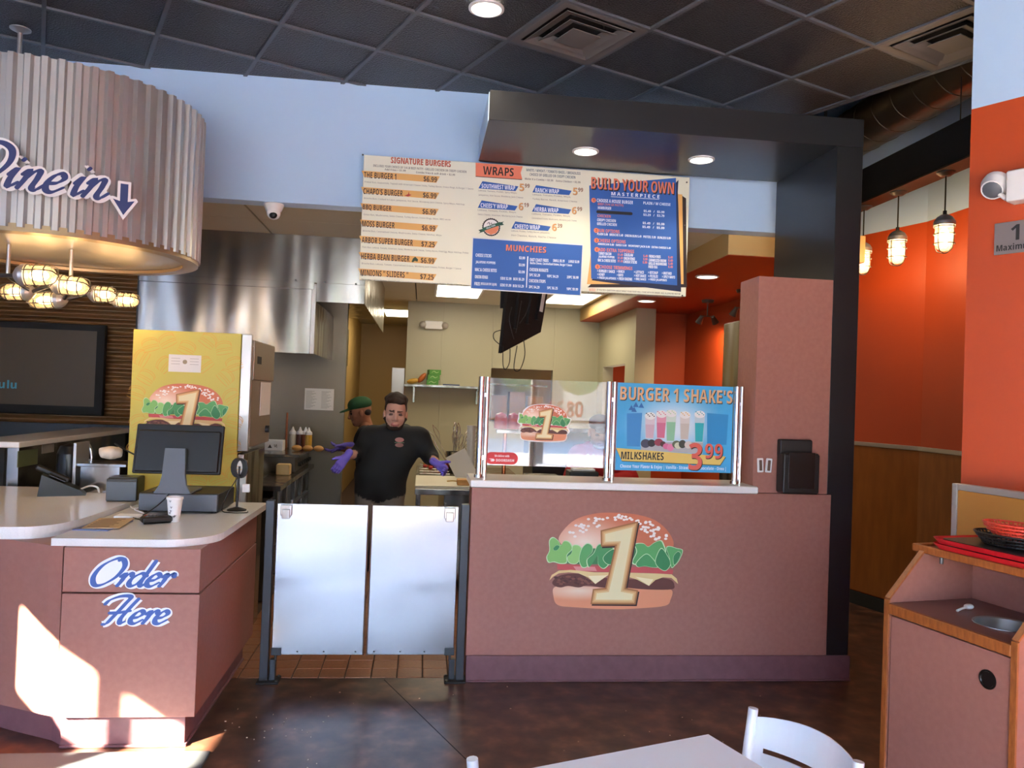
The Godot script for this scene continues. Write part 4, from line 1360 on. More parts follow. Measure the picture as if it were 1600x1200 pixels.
	m.flat(v2([-0.062, -0.034, 0.062, 0.018, 0.062, 0.042, -0.062, -0.01]), 0.0018, bx, rgb(36, 92, 70))
	m.ribbon(curve2([Vector2(-0.03, 0.02), Vector2(-0.018, 0.034), Vector2(-0.012, 0.018), Vector2(0.0, 0.03), Vector2(0.006, 0.018), Vector2(0.022, 0.03)]), 0.002, 0.005, 0.0022, bx, rgb(60, 60, 66))
	txt(m, bx * Transform3D(Basis(Vector3.BACK, 0.4), Vector3(-0.034, -0.012, 0)), "HALAL FOOD", 0, -0.004, 0.068, 0.011, 0.0022, white)
	# munchies
	bq(m, zq(730, 340, 0.125, [62, 240, 1452, 334, 1424, 984, 38, 892]), rgb(212, 216, 216), 0.0006)
	bq(m, zq(730, 340, 0.125, [75, 258, 1440, 348, 1410, 970, 50, 880]), blue, 0.001)
	bt(m, "MUNCHIES", 791.2, 392.4, 853.8, 9.6, rgb(30, 40, 80), 0.0014)
	bt(m, "MUNCHIES", 790.6, 391.8, 853.2, 9.6, coral, 0.002)
	bq(m, zq(730, 340, 0.125, [750, 485, 764, 485, 745, 875, 735, 875]), white, 0.0016)
	var mu := [["CHEESE STICKS", 105, 488, 302], ["JALAPENO POPPERS", 105, 578, 352], ["MAC & CHEESE BITES", 97, 668, 368], ["ONION RINGS", 95, 758, 258], ["FRIES", 90, 845, 160], ["(REGULAR OR CAJUN)", 168, 850, 368], ["$3.99", 648, 522, 722], ["$3.99", 644, 610, 720], ["$3.99", 640, 697, 718], ["SIDE $2.99", 414, 778, 552], ["BOX $5.29", 576, 786, 712], ["SIDE $1.99", 410, 862, 550], ["BOX $3.29", 570, 872, 706], ["EAST COAST FRIES", 784, 545, 1015], ["SMALL $5.19", 1072, 556, 1215], ["LARGE $3.99", 1265, 566, 1400], ["Nacho Cheese, Caramelized Onions, Burger 1 Sauce", 786, 590, 1310], ["CHICKEN NUGGETS", 778, 668, 1012], ["5PC $2.29", 776, 735, 908], ["10PC $4.29", 995, 750, 1138], ["20PC $8.99", 1245, 762, 1390], ["CHICKEN STRIPS", 772, 808, 978], ["3PC $4.29", 770, 885, 902], ["5PC $6.25", 998, 897, 1130], ["10PC $9.99", 1240, 910, 1384]]
	for r in mu: bt(m, r[0], 730 + r[1] * 0.125, 340 + r[2] * 0.125, 730 + r[3] * 0.125, 5.0, white)
	# build your own
	bq(m, [918, 449, 1073, 449, 1072, 310, 1066, 306], rgb(44, 32, 30), 0.0006)
	bq(m, [917, 444, 1068, 444, 1066, 304, 936, 290, 924, 390], gold, 0.001)
	bq(m, [924, 438, 984, 446, 1064, 456, 1064, 440, 1059, 300, 1060, 281], rgb(26, 34, 70), 0.0013)
	bq(m, [920.6, 290, 1056, 278, 1058, 446, 982, 440, 923.7, 435.5], blue, 0.0016)
	for k in 3: bt(m, "BUILD YOUR OWN", 923.8 + k * 0.5, 295.4 + k * 0.6, 1053.4 + k * 0.5, 18.5, rgb(36, 26, 30), 0.0022 - 0.00005 * k)
	bt(m, "BUILD YOUR OWN", 923.2, 294.6, 1052.8, 18.5, coral, 0.0026)
	bt(m, "M A S T E R P I E C E", 955, 305.2, 1030.5, 5.4, white, 0.0022)
	bq(m, [954.5, 307, 1030, 311.2, 1030, 311.9, 954.5, 307.7], white, 0.002)
	var sec := [["1", 925, 317, "CHOOSE A HOUSE BURGER", 932.5, 315.6, 989, white], ["2", 929, 363, "BUN OPTIONS", 933.8, 362.7, 968, coral], ["3", 929.5, 373, "CHEESE OPTIONS", 934.8, 378.2, 977.5, coral], ["4", 930, 390, "ADD EXTRA TOPPINGS", 935.2, 392.6, 990.5, coral], ["5", 931, 415, "CHOOSE TRIMMINGS", 936.5, 419.4, 988, coral]]
	for s in sec:
		var pp := pz(s[1] + 2.4, s[5] - 2.6, ZB)
		m.flat(disc(pp.x, pp.y, 0.0175, 0.0175, 18), 0.0021, Transform3D(Basis(), Vector3(0, 0, ZB)), coral)
		bt(m, s[0], s[1] + 1.4, s[5] - 0.4, s[1] + 3.4, 4.4, rgb(70, 30, 30), 0.0025)
		bt(m, s[3], s[4], s[5], s[6], 5.4, s[7], 0.0022)
	var sm := [["BEEF (1/4 LB PATTY)", 934, 321.2, 974, coral], ["HAMBURGER", 934, 326.6, 955, white], ["CHICKEN", 933.5, 339.2, 954, coral], ["CRISPY CHICKEN", 933, 345.6, 962, white], ["GRILLED CHICKEN", 932.8, 351.6, 963.5, white], ["PLAIN / W CHEESE", 1005, 319.2, 1047.5, white], ["$5.49   /   $5.99", 1005.5, 331.8, 1038, white], ["$3.29   /   $3.79", 1005, 337.6, 1038, white], ["$5.49   /   $5.99", 1004, 350.5, 1038, white], ["$5.49   /   $5.99", 1003.5, 356.5, 1038, white], ["PLAIN $.00   BRIOCHE $.49   ONION BUN $.49   PRETZEL $.99   BUNLESS $.99", 933, 367.6, 1048, white], ["AMERICAN $.00   SWISS $.00   MONTEREY JACK $.00   EXTRA CHEESE $.49", 934, 383.6, 1048, white], ["TURKEY BACON", 935, 398, 955, white], ["JALAPENO POPPERS", 935, 403.4, 960, white], ["MAC & CHEESE BITES", 934, 408.6, 962, white], ["$1.49", 965, 400, 973, coral], ["$1.49", 965, 405, 973, coral], ["$1.49", 965, 410, 973, coral], ["COLESLAW", 975, 400.2, 989, white], ["ONION RINGS", 974.5, 405.8, 992, white], ["CHEESE STICKS", 974, 411, 995, white], ["$.49", 1005, 402, 1012, coral], ["$.99", 1005, 407, 1011.5, coral], ["$.99", 1004, 412, 1011, coral], ["FRENCH FRIES", 1014, 402.6, 1032, white], ["CARAMELIZED ONIONS", 1013.6, 408.4, 1041, white], ["GRILLED MUSHROOMS", 1013.2, 413.6, 1041.6, white], ["FRIED EGG", 1013, 418.8, 1027, white], ["$.49", 1044, 404, 1051, coral], ["$.49", 1044, 409, 1051, coral], ["$.49", 1044, 414, 1051, coral], ["$.49", 1044, 419, 1051, coral]]
	var trims := [["BURGER 1 SAUCE", "HONEY", "FRESH JALAPENOS"], ["RANCH", "MAYO", "FRESH ONIONS"], ["LETTUCE", "HOT SAUCE", "BBQ SAUCE"], ["KETCHUP", "PICKLES", "FRIED JALAPENOS"], ["MUSTARD", "SPICY MAYO", ""]]
	var tx := [933.0, 963.5, 990.5, 1012.5, 1034.0]
	for i in 5:
		for j in 3:
			if trims[i][j]: sm.append(["> " + trims[i][j], tx[i] + 0.2 * j, 425.2 + 0.9 * i + 5.6 * j, tx[i] + 3.0 + 1.75 * (trims[i][j] as String).length(), white])
	for r in sm: bt(m, r[0], r[1], r[2], r[3], 4.4, r[4], 0.0023)
	m.ribbon([Vector2(pz(934, 331, ZB).x, pz(934, 331, ZB).y), Vector2(pz(986, 334, ZB).x, pz(986, 334, ZB).y)], 0.02, 0.024, 0.0026, Transform3D(Basis(), Vector3(0, 0, ZB)), rgb(28, 26, 32))
	bt(m, "NOTICE:", 920.5, 454.5, 930.5, 3.8, coral)
	bt(m, "IF YOU'VE A QUESTION ABOUT WHAT YOUR FOOD WILL COME WITH OR ORDER, ASK. ALLERGENS MAY BE", 932.5, 454.4, 1063, 3.0, grey)
	bt(m, "IN UNDERCOOKED MEATS, POULTRY, SEAFOOD, SHELLFISH OR EGGS MAY INCREASE YOUR RISK OF FOODBORNE ILLNESS", 918, 458.8, 1064, 3.0, grey)
	var pm := part(t, "print", m, print_mat)
	pm.position = o

# ------------------------------------------------------------------ order desk
func build_order_desk() -> void:
	var t := thing("order_desk", "mauve order desk with a rounded white top and blue Order Here lettering", "counter", Vector3(-1.3, 0, -4.5))
	var o := -t.position
	var m := MB.new()
	m.bb(o + Vector3(-1.605, 0.725, -5.15), o + Vector3(-0.998, 0.93, -3.87), 0.003)
	part(t, "upper_panel", m, mats.mauve)
	m = MB.new()
	m.bb(o + Vector3(-1.605, 0.15, -5.15), o + Vector3(-0.995, 0.719, -3.868), 0.003)
	part(t, "lower_panel", m, mats.mauve)
	m = MB.new()
	m.bb(o + Vector3(-1.6, 0.0, -5.12), o + Vector3(-1.045, 0.15, -3.905), 0.004)
	m.bb(o + Vector3(-1.6, 0.0, -5.12), o + Vector3(-1.035, 0.014, -3.893), 0.004)
	part(t, "kick_base", m, mats.mauve_base)
	# top slab with a rounded outer corner
	var poly := PackedVector2Array([Vector2(-1.675, 5.2), Vector2(-1.675, 3.9)])
	for k in 11:
		var a := -PI / 2 + PI / 2 * k / 10
		poly.append(Vector2(-1.2 + 0.24 * cos(a), 4.14 + 0.24 * sin(a)))
	poly.append(Vector2(-0.945, 5.2))
	m = MB.new()
	var lay := Transform3D(Basis(Vector3.RIGHT, Vector3.FORWARD, Vector3.UP), Vector3.ZERO)
	m.prism(poly, 0.93, 0.965, Transform3D(lay.basis, o))
	part(t, "top", m, mats.quartz, "white stone top")
	m = MB.new()
	var xf := Transform3D(Basis.from_scale(Vector3(1.36, 1, 1)), o + Vector3(0, 0, -3.8665))
	script_print(m, xf, "Order", -1.49 / 1.36, 0.757, 0.058, 0.0005, rgb(62, 92, 160), rgb(236, 236, 240), 0.007, 0.021, 0.006)
	script_print(m, xf, "Here", -1.43 / 1.36, 0.585, 0.058, 0.0005, rgb(62, 92, 160), rgb(236, 236, 240), 0.007, 0.021, 0.006)
	part(t, "lettering", m, print_mat, "blue brush script reading Order Here with a white halo")
	# the curved neighbour
	t = thing("curved_counter", "curved mauve counter with a round white top left of the order desk", "counter", Vector3(-2.2, 0, -4.7))
	o = -t.position
	var arc := [Vector2(-1.614, 3.885), Vector2(-1.69, 3.915), Vector2(-1.77, 3.955), Vector2(-1.85, 3.995), Vector2(-1.93, 4.035), Vector2(-2.1, 4.13), Vector2(-2.35, 4.33), Vector2(-2.55, 4.6), Vector2(-2.68, 5.0), Vector2(-2.7, 5.5), Vector2(-1.86, 5.5), Vector2(-1.86, 5.27)]
	var body := PackedVector2Array(arc)
	body.append(Vector2(-1.614, 5.27))
	m = MB.new()
	m.prism(body, 0.15, 0.93, Transform3D(lay.basis, o))
	part(t, "curved_panel", m, mats.mauve)
	var kick := PackedVector2Array([Vector2(-1.607, 3.93)])
	for k in range(1, 9): kick.append(arc[k] + Vector2(0.02, 0.07))
	kick.append(Vector2(-2.68, 5.45))
	kick.append(Vector2(-1.88, 5.45))
	kick.append(Vector2(-1.88, 5.25))
	kick.append(Vector2(-1.607, 5.25))
	m = MB.new()
	m.prism(kick, 0.0, 0.15, Transform3D(lay.basis, o))
	part(t, "kick_base", m, mats.mauve_base)
	var top := PackedVector2Array()
	for p in curve2([Vector2(-1.68, 5.26), Vector2(-1.685, 4.9), Vector2(-1.69, 4.5), Vector2(-1.72, 4.2), Vector2(-1.8, 4.06), Vector2(-1.95, 4.02), Vector2(-2.2, 4.06), Vector2(-2.5, 4.3), Vector2(-2.72, 4.7), Vector2(-2.76, 5.3), Vector2(-2.76, 5.52)], 5): top.append(p)
	top.append(Vector2(-1.86, 5.52))
	top.append(Vector2(-1.86, 5.26))
	m = MB.new()
	m.prism(top, 0.955, 0.992, Transform3D(lay.basis, o))
	var under := Geometry2D.offset_polygon(top, -0.02, Geometry2D.JOIN_MITER)
	m.prism(under[0], 0.93, 0.955, Transform3D(lay.basis, o))
	part(t, "top", m, mats.quartz, "white stone top")
	# floor mat
	m = MB.new()
	m.bb(Vector3(-2.3, 0.0, -3.83), Vector3(-0.905, 0.012, -2.9), 0.005)
	single("floor_mat", m, mats.mat_pile, "grey fibre floor mat before the order desk", "mat")

# ------------------------------------------------------------------ gates
func build_gates() -> void:
	for s in 2:
		var x := -0.845 if s == 0 else 0.283
		var d := 1.0 if s == 0 else -1.0
		var t := thing("gate_post", "black steel gate post beside the " + ("order desk" if s == 0 else "serving wall"), "post", Vector3(x, 0, -4.75))
		var m := MB.new()
		m.bb(Vector3(-0.024, 0.0, -0.025), Vector3(0.024, 1.045, 0.025), 0.003)
		part(t, "upright", m, mats.dark_metal)
		m = MB.new()
		m.bb(Vector3(-0.035 if s == 0 else -0.09, 0.0, -0.06), Vector3(0.09 if s == 0 else 0.035, 0.012, 0.06), 0.003)
		part(t, "base_plate", m, mats.black_matte)
		m = MB.new()
		m.bb(Vector3(d * 0.03, 0.012, -0.02), Vector3(d * 0.065, 0.13, 0.02), 0.003)
		part(t, "hinge_block", m, mats.dark_metal)
		for q in 2:
			m = MB.new()
			m.cyl(Vector3(d * 0.078, 0.012, -0.045 + q * 0.09), Vector3(d * 0.078, 0.02, -0.045 + q * 0.09), 0.008, 0.008, 8)
			part(t, "bolt", m, mats.iron)
	for s in 2:
		var x0 := -0.805 if s == 0 else -0.262
		var x1 := -0.287 if s == 0 else 0.243
		var hx := x0 if s == 0 else x1
		var d := 1.0 if s == 0 else -1.0
		var t := thing("swing_gate", "bare metal swing gate panel hinged " + ("beside the order desk" if s == 0 else "beside the serving wall"), "gate", Vector3((x0 + x1) * 0.5, 0.158, -4.74), 0, "pair of swing gates")
		var o := -t.position
		var m := MB.new()
		m.bb(o + Vector3(x0, 0.158, -4.752), o + Vector3(x1, 1.03, -4.73), 0.003)
		part(t, "panel", m, mats.gate_metal)
		m = MB.new()
		var ex := x1 + 0.003 if s == 0 else x0 - 0.003
		m.bb(o + Vector3(ex - 0.003, 0.156, -4.754), o + Vector3(ex + 0.003, 1.034, -4.728))
		part(t, "edge_strip", m, mat("brown_edge", rgb(92, 62, 46), 0.6))
		m = MB.new()
		m.bb(o + Vector3(hx + d * 0.02, 0.96, -4.73), o + Vector3(hx + d * 0.085, 1.025, -4.712), 0.004)
		m.bb(o + Vector3(hx + d * 0.03, 0.945, -4.73), o + Vector3(hx + d * 0.075, 1.0, -4.704), 0.003)
		part(t, "top_hinge", m, mats.steel)
		m = MB.new()
		m.cyl(o + Vector3(hx + d * 0.08, 1.02, -4.74), o + Vector3(hx + d * 0.08, 1.05, -4.74), 0.008, 0.008, 10)
		part(t, "hinge_pin", m, mats.iron)
		m = MB.new()
		m.bb(o + Vector3(hx - d * 0.004, 0.156, -4.758), o + Vector3(hx + d * 0.055, 0.2, -4.724), 0.003)
		part(t, "bottom_hinge", m, mats.dark_metal)
		m = MB.new()
		m.cyl(o + Vector3(hx + d * 0.022, 0.12, -4.74), o + Vector3(hx + d * 0.022, 0.158, -4.74), 0.008, 0.008, 10)
		part(t, "pivot", m, mats.iron)
		for k in 3:
			m = MB.new()
			m.cyl(o + Vector3(lerpf(x0, x1, [0.28, 0.57, 0.92][k] if s == 0 else [0.08, 0.38, 0.66][k]), 0.178, -4.731), o + Vector3(lerpf(x0, x1, [0.28, 0.57, 0.92][k] if s == 0 else [0.08, 0.38, 0.66][k]), 0.178, -4.727), 0.006, 0.004, 8)
			part(t, "rivet", m, mats.iron)

# ------------------------------------------------------------------ corrugated drum with its sign and lamps
func cage_lamp_parts(o: Node3D, xf: Transform3D, len: float, r: float, on := true) -> void:
	# built along local -y from the socket: cap, globe, bulb, wire cage
	var m := MB.new()
	var prof := [Vector2(0.0, 0.02), Vector2(r * 0.35, 0.018), Vector2(r * 0.75, 0.0), Vector2(r * 1.0, -len * 0.12), Vector2(r * 1.02, -len * 0.24), Vector2(r * 0.9, -len * 0.25)]
	prof.reverse()
	m.lathe(prof, xf.origin, 20, xf.basis)
	var cap := part(o, "socket_cap", m, mats.galvanised)
	m = MB.new()
	var gp := []
	for k in 9:
		var a := PI / 2 * k / 8
		gp.append(Vector2(sin(a) * r * 0.86, -len + (1 - cos(a)) * r * 0.9))
	gp.append(Vector2(r * 0.86, -len * 0.22))
	m.lathe(gp, xf.origin, 20, xf.basis)
	part(cap, "globe", m, mats.lamp_glass)
	m = MB.new()
	m.ball(xf * Vector3(0, -len * 0.55, 0), Vector3(r * 0.5, len * 0.26, r * 0.5), 14, xf.basis)
	part(cap, "bulb", m, mats.bulb_glow)
	m = MB.new()
	for k in 4:
		var b := xf.basis * Basis(Vector3.UP, TAU * k / 4 + 0.4)
		m.tube(curve3([xf.origin + b * Vector3(r * 0.98, -len * 0.22, 0), xf.origin + b * Vector3(r * 0.98, -len * 0.72, 0), xf.origin + b * Vector3(r * 0.75, -len * 0.98, 0), xf.origin + b * Vector3(0, -len * 1.06, 0)], 5), 0.003, 6)
	for yy in [0.28, 0.5, 0.78]:
		var ring: Array = []
		for k in 21: ring.append(xf * Vector3(cos(TAU * k / 20) * r * 0.98, -len * yy, sin(TAU * k / 20) * r * 0.98))
		m.tube(ring, 0.003, 6)
	part(cap, "wire_cage", m, mats.iron)

func build_drum() -> void:
	var c := Vector3(-2.13, 0, -4.9)
	var R := 0.765
	var y0 := 2.44
	var y1 := 3.3
	var t := thing("corrugated_drum", "round corrugated metal drum canopy hung over the counter by rods", "canopy", c + Vector3(0, y0, 0))
	var m := MB.new()
	var h := y1 - y0
	var ribs := 64
	var ring: Array = []
	for k in ribs:
		for q in [[0.0, 0.0], [0.34, 0.0], [0.5, -0.024], [0.84, -0.024]]:
			var a: float = TAU * (k + q[0]) / ribs
			ring.append(Vector3(cos(a), 0, sin(a)) * (R + q[1]))
	for i in ring.size():
		var p: Vector3 = ring[i]
		var q: Vector3 = ring[(i + 1) % ring.size()]
		m.quad(p, q, q + Vector3(0, h, 0), p + Vector3(0, h, 0), p)
	part(t, "ribbed_skin", m, mats.galvanised)
	m = MB.new()
	m.lathe([Vector2(R - 0.1, 0.0), Vector2(R - 0.1, -0.02), Vector2(R - 0.012, -0.02), Vector2(R - 0.012, 0.02)], Vector3.ZERO, 96)
	part(t, "bottom_ring", m, mat("brass_rim", rgb(170, 146, 112), 0.35, 0.7))
	m = MB.new()
	m.lathe([Vector2(R - 0.03, 0.004), Vector2(0.0, 0.004)], Vector3.ZERO, 64)
	part(t, "underside", m, mats.galvanised)
	m = MB.new()
	m.lathe([Vector2(0.0, h - 0.02), Vector2(R - 0.03, h - 0.02)], Vector3.ZERO, 64)
	part(t, "lid", m, mats.black_matte)
	var rp := py(32, 45, 3.868)
	for q in [Vector3(rp.x, 0, rp.z), Vector3(-2.72, 0, -4.8), Vector3(-2.5, 0, -4.45)]:
		m = MB.new()
		m.cyl(Vector3(q.x - c.x, h - 0.03, q.z - c.z), Vector3(q.x - c.x, 3.868 - y0, q.z - c.z), 0.014, 0.014, 12)
		m.lathe([Vector2(0.014, 3.84 - y0), Vector2(0.06, 3.862 - y0), Vector2(0.06, 3.868 - y0), Vector2(0.0, 3.868 - y0)], Vector3(q.x - c.x, 0, q.z - c.z), 20)
		part(t, "hanging_rod", m, mats.galvanised)
	# sign: a flat cut-out fixed across the ribs on stand-offs
	var a := pz(0, 282, -4.105)
	var b := pz(208, 318, -4.315)
	var d := Vector3(b.x - a.x, 0, b.z - a.z).normalized()
	var bs := Basis(d, Vector3.UP, d.cross(Vector3.UP))
	var at := Vector3(a.x, pz(40, 298, -4.15).y, a.z) + bs.z * 0.03
	var sg := thing("dine_in_sign", "blue script Dine in sign with a down arrow on the corrugated drum", "sign", at)
	sg.basis = bs
	m = MB.new()
	var xs := Transform3D(Basis.from_scale(Vector3(1.16, 1, 1)), Vector3.ZERO)
	script_print(m, xs, "Dine in", -0.145, 0.0, 0.096, 0.012, rgb(38, 52, 104), rgb(226, 224, 222), 0.01, 0.03, 0.011)
	var w := (b - a).length()
	var ax := w - 0.045
	var arrow := v2([ax - 0.018, 0.09, ax + 0.018, 0.09, ax + 0.018, 0.0, ax + 0.05, 0.008, ax, -0.07, -0.05 + ax, 0.008, ax - 0.018, 0.0])
	var off := Geometry2D.offset_polygon(arrow, 0.013, Geometry2D.JOIN_MITER)
	m.flat(off[0], 0.012, Transform3D(), rgb(226, 224, 222))
	m.flat(arrow, 0.0135, Transform3D(), rgb(38, 52, 104))
	part(sg, "lettering", m, print_mat)
	m = MB.new()
	for st in script_strokes("Dine in", 0.096, 0.38):
		for k in range(0, st.size() - 1):
			var p0 := Vector3((st[k].x - 0.145) * 1.16, st[k].y, 0.006)
			var p1 := Vector3((st[k + 1].x - 0.145) * 1.16, st[k + 1].y, 0.006)
			if (p1 - p0).length() > 0.0001:
				m.box((p0 + p1) * 0.5, Vector3((p1 - p0).length() + 0.006, 0.04, 0.011), 0.0, Basis(Vector3.BACK, atan2(p1.y - p0.y, p1.x - p0.x)))
	m.prism(off[0], 0.0, 0.0118)
	part(sg, "backing", m, mats.white_plastic)
	for q in [0.03, 0.3, w - 0.02]:
		m = MB.new()
		m.cyl(Vector3(q, 0.02, 0.0), Vector3(q, 0.02, -0.1), 0.004, 0.004, 6)
		part(sg, "stand_off", m, mats.iron)
	# lamp cluster under the drum
	var ch := thing("caged_lamp_cluster", "cluster of six caged bulbs on pipes under the corrugated drum", "light", Vector3(-2.1, y0, -4.8))
	var o := -ch.position
	var lamps := [[Vector2(28, 430), Vector2(88, 431), -4.62, 0.062], [Vector2(84, 444), Vector2(138, 449), -4.72, 0.058], [Vector2(50, 456), Vector2(2, 456), -4.95, 0.05], [Vector2(100, 468), Vector2(46, 470), -5.05, 0.05], [Vector2(142, 459), Vector2(180, 461), -5.1, 0.052], [Vector2(176, 468), Vector2(216, 470), -5.25, 0.048]]
	for l in lamps:
		var p0 := pz(l[0].x, l[0].y, l[2])
		var p1 := pz(l[1].x, l[1].y, l[2])
		var dir := (p0 - p1).normalized()
		var zz := dir.cross(Vector3.FORWARD).normalized()
		var lb := Basis(dir.cross(zz), dir, zz).orthonormalized()
		lb = Basis(zz.cross(dir) * -1.0, dir, zz)
		lb = Basis(lb.y.cross(lb.z).normalized(), lb.y, lb.z)
		cage_lamp_parts(ch, Transform3D(lb, o + p0), (p1 - p0).length(), l[3])
		lamp_omni(ch, o + p0.lerp(p1, 0.55), 0.04, rgb(255, 200, 130), 0.03)
	for q in [[Vector2(12, 432), -4.7], [Vector2(110, 446), -4.78]]:
		var p := pz(q[0].x, q[0].y, q[1])
		m = MB.new()
		m.cyl(o + p, Vector3((o + p).x, 0.0, (o + p).z), 0.011, 0.011, 12)
		part(ch, "stem", m, mats.galvanised)
	m = MB.new()
	m.tube([o + pz(-10, 430, -4.7), o + pz(28, 431, -4.62)], 0.012, 10)
	m.tube([o + pz(50, 456, -4.95), o + pz(84, 444, -4.72)], 0.011, 10)
	m.tube([o + pz(12, 432, -4.7), o + pz(50, 456, -4.95), o + pz(110, 446, -4.78)], 0.011, 10)
	m.tube([o + pz(100, 468, -5.05), o + pz(142, 459, -5.1), o + pz(176, 468, -5.25)], 0.011, 10)
	m.tube([o + pz(110, 446, -4.78), o + pz(100, 468, -5.05)], 0.011, 10)
	part(ch, "pipe", m, mats.iron)

# ------------------------------------------------------------------ right side
func build_right_side() -> void:
	var m := MB.new()
	# hanging black beam
	var t := thing("black_beam", "long black beam carrying the pendant lamps beside the corridor", "beam", Vector3(3.48, 3.34, -5.5))
	m.bb(Vector3(-0.08, 0, -2.0), Vector3(0.08, 0.26, 3.2), 0.004)
	part(t, "beam", m, mats.black_matte)
	m = MB.new()
	m.bb(Vector3(-0.078, -0.012, -2.0), Vector3(0.078, 0.0, 3.2))
	part(t, "underside_board", m, mat("dark_wood", rgb(48, 34, 22), 0.5))
	for z in [-1.2, 0.6, 2.4]:
		m = MB.new()
		m.cyl(Vector3(0, 0.26, z), Vector3(0, 1.26, z), 0.004, 0.004, 6)
		part(t, "hanger_wire", m, mats.iron)
	var who := ["caged pendant lamp nearest the orange dining wall", "caged pendant lamp in the middle of the black beam", "caged pendant lamp at the soffit end of the beam"]
	var zs := [px(1477, 312, 3.48), px(1403, 340, 3.48), px(1349, 367, 3.48)]
	for k in 3:
		var p: Vector3 = zs[k]
		var l := thing("pendant_lamp", who[k], "light", Vector3(3.48, 3.328, p.z), 0, "caged pendants under the black beam")
		m = MB.new()
		m.lathe([Vector2(0.0, -0.03), Vector2(0.03, -0.028), Vector2(0.06, -0.008), Vector2(0.06, 0.0)], Vector3.ZERO, 24)
		part(l, "ceiling_rose", m, mats.iron)
		m = MB.new()
		m.cyl(Vector3(0, -0.02, 0), Vector3(0, -0.29, 0), 0.005, 0.005, 8)
		m.cyl(Vector3(0, -0.265, 0), Vector3(0, -0.3, 0), 0.013, 0.013, 10)
		part(l, "cord", m, mats.black_matte)
		cage_lamp_parts(l, Transform3D(Basis(), Vector3(0, -0.31, 0)), 0.23, 0.068)
		lamp_omni(l, Vector3(0, -0.44, 0), 0.13, rgb(255, 208, 150), 0.03)
	# round spiral duct
	t = thing("spiral_duct", "round spiral metal air duct high beside the tiled ceiling", "duct", Vector3(3.62, 4.07, -5.5))
	m = MB.new()
	m.cyl(Vector3(0, 0, -3.0), Vector3(0, 0, 4.5), 0.2, 0.2, 48)
	part(t, "duct_pipe", m, mats.duct_metal)
	m = MB.new()
	for k in 30:
		var ring: Array = []
		for q in 33: ring.append(Vector3(cos(TAU * q / 32) * 0.201, sin(TAU * q / 32) * 0.201, -3.0 + k * 0.25 + q * 0.25 / 32.0))
		m.tube(ring, 0.004, 5)
	part(t, "spiral_seam", m, mats.duct_metal)
	for z in [-1.5, 1.0, 3.2]:
		m = MB.new()
		m.cyl(Vector3(0, 0.2, z), Vector3(0, 0.53, z), 0.006, 0.006, 6)
		part(t, "hanger", m, mats.iron)
	# on the near orange wall
	var wd := Vector3(0.4932, 0, 0.8699)
	var wn := Vector3(-0.8699, 0, 0.4932)
	var wb := Basis(wd, Vector3.UP, wn)
	var w0 := Vector3(2.70, 0, -3.72)
	var e := thing("emergency_light", "white emergency light box with a round lamp head on the orange wall", "light", w0 + wd * 0.23 + wn * 0.012 + Vector3(0, 2.79, 0))
	e.basis = wb
	m = MB.new()
	m.bb(Vector3(-0.02, -0.085, 0), Vector3(0.3, 0.065, 0.09), 0.008)
	part(e, "case", m, mats.white_plastic)
	m = MB.new()
	m.lathe([Vector2(0.0, -0.02), Vector2(0.05, -0.02), Vector2(0.064, 0.02), Vector2(0.064, 0.05), Vector2(0.045, 0.06)], Vector3(-0.085, 0.0, 0.06), 24, Basis(Vector3(0.3, 0.7, 0.64).normalized(), 0.0) * Basis(Vector3.RIGHT, -0.9))
	part(e, "lamp_head", m, mats.white_plastic)
	m = MB.new()
	m.ball(Vector3(-0.085, 0.0, 0.06) + Basis(Vector3.RIGHT, -0.9) * Vector3(0, -0.012, 0), Vector3(0.048, 0.02, 0.048), 16, Basis(Vector3.RIGHT, -0.9))
	part(e, "lens", m, mats.grey_plastic)
	m = MB.new()
	m.cyl(Vector3(-0.03, -0.06, 0.05), Vector3(-0.07, -0.02, 0.055), 0.012, 0.012, 10)
	part(e, "bracket", m, mats.white_plastic)
	var s := thing("occupancy_sign", "grey maximum occupancy sign under the emergency light", "sign", w0 + wd * 0.127 + Vector3(0, 2.475, 0))
	s.basis = wb
	m = MB.new()
	m.bb(Vector3(0, 0, 0), Vector3(0.4, 0.155, 0.008), 0.002)
	part(s, "plate", m, mat("sign_grey", rgb(116, 108, 108), 0.4))
	m = MB.new()
	txt(m, Transform3D(Basis(), Vector3(0, 0, 0.009)), "13", 0.075, 0.062, 0.11, 0.075, 0, rgb(26, 24, 24))
	txt(m, Transform3D(Basis(), Vector3(0, 0, 0.009)), "Maximum", 0.012, 0.016, 0.17, 0.032, 0, rgb(26, 24, 24))
	part(s, "lettering", m, print_mat)
	var pl := MB.new()
	pl.bb(Vector3(0, -0.06, 0), Vector3(0.08, 0.06, 0.008), 0.003)
	var pi := single("switch_plate", pl, mats.white_plastic, "white switch plate low on the orange wall above the trays", "switch plate", w0 + wd * 0.3 + Vector3(0, 1.46, 0))
	pi.basis = wb
	# half-height partition behind the tray cabinet
	var pd := Vector3(0.216, 0, 0.976)
	var pn := Vector3(-0.976, 0, 0.216)
	t = thing("half_partition", "low brown partition panel in a silver frame behind the tray cabinet", "partition", Vector3(2.615, 0, -3.66))
	t.basis = Basis(pd, Vector3.UP, pn)
	m = MB.new()
	m.bb(Vector3(0.02, 0.05, -0.02), Vector3(0.62, 1.33, 0.0))
	part(t, "panel", m, mat("tan_panel", rgb(186, 124, 56), 0.35))
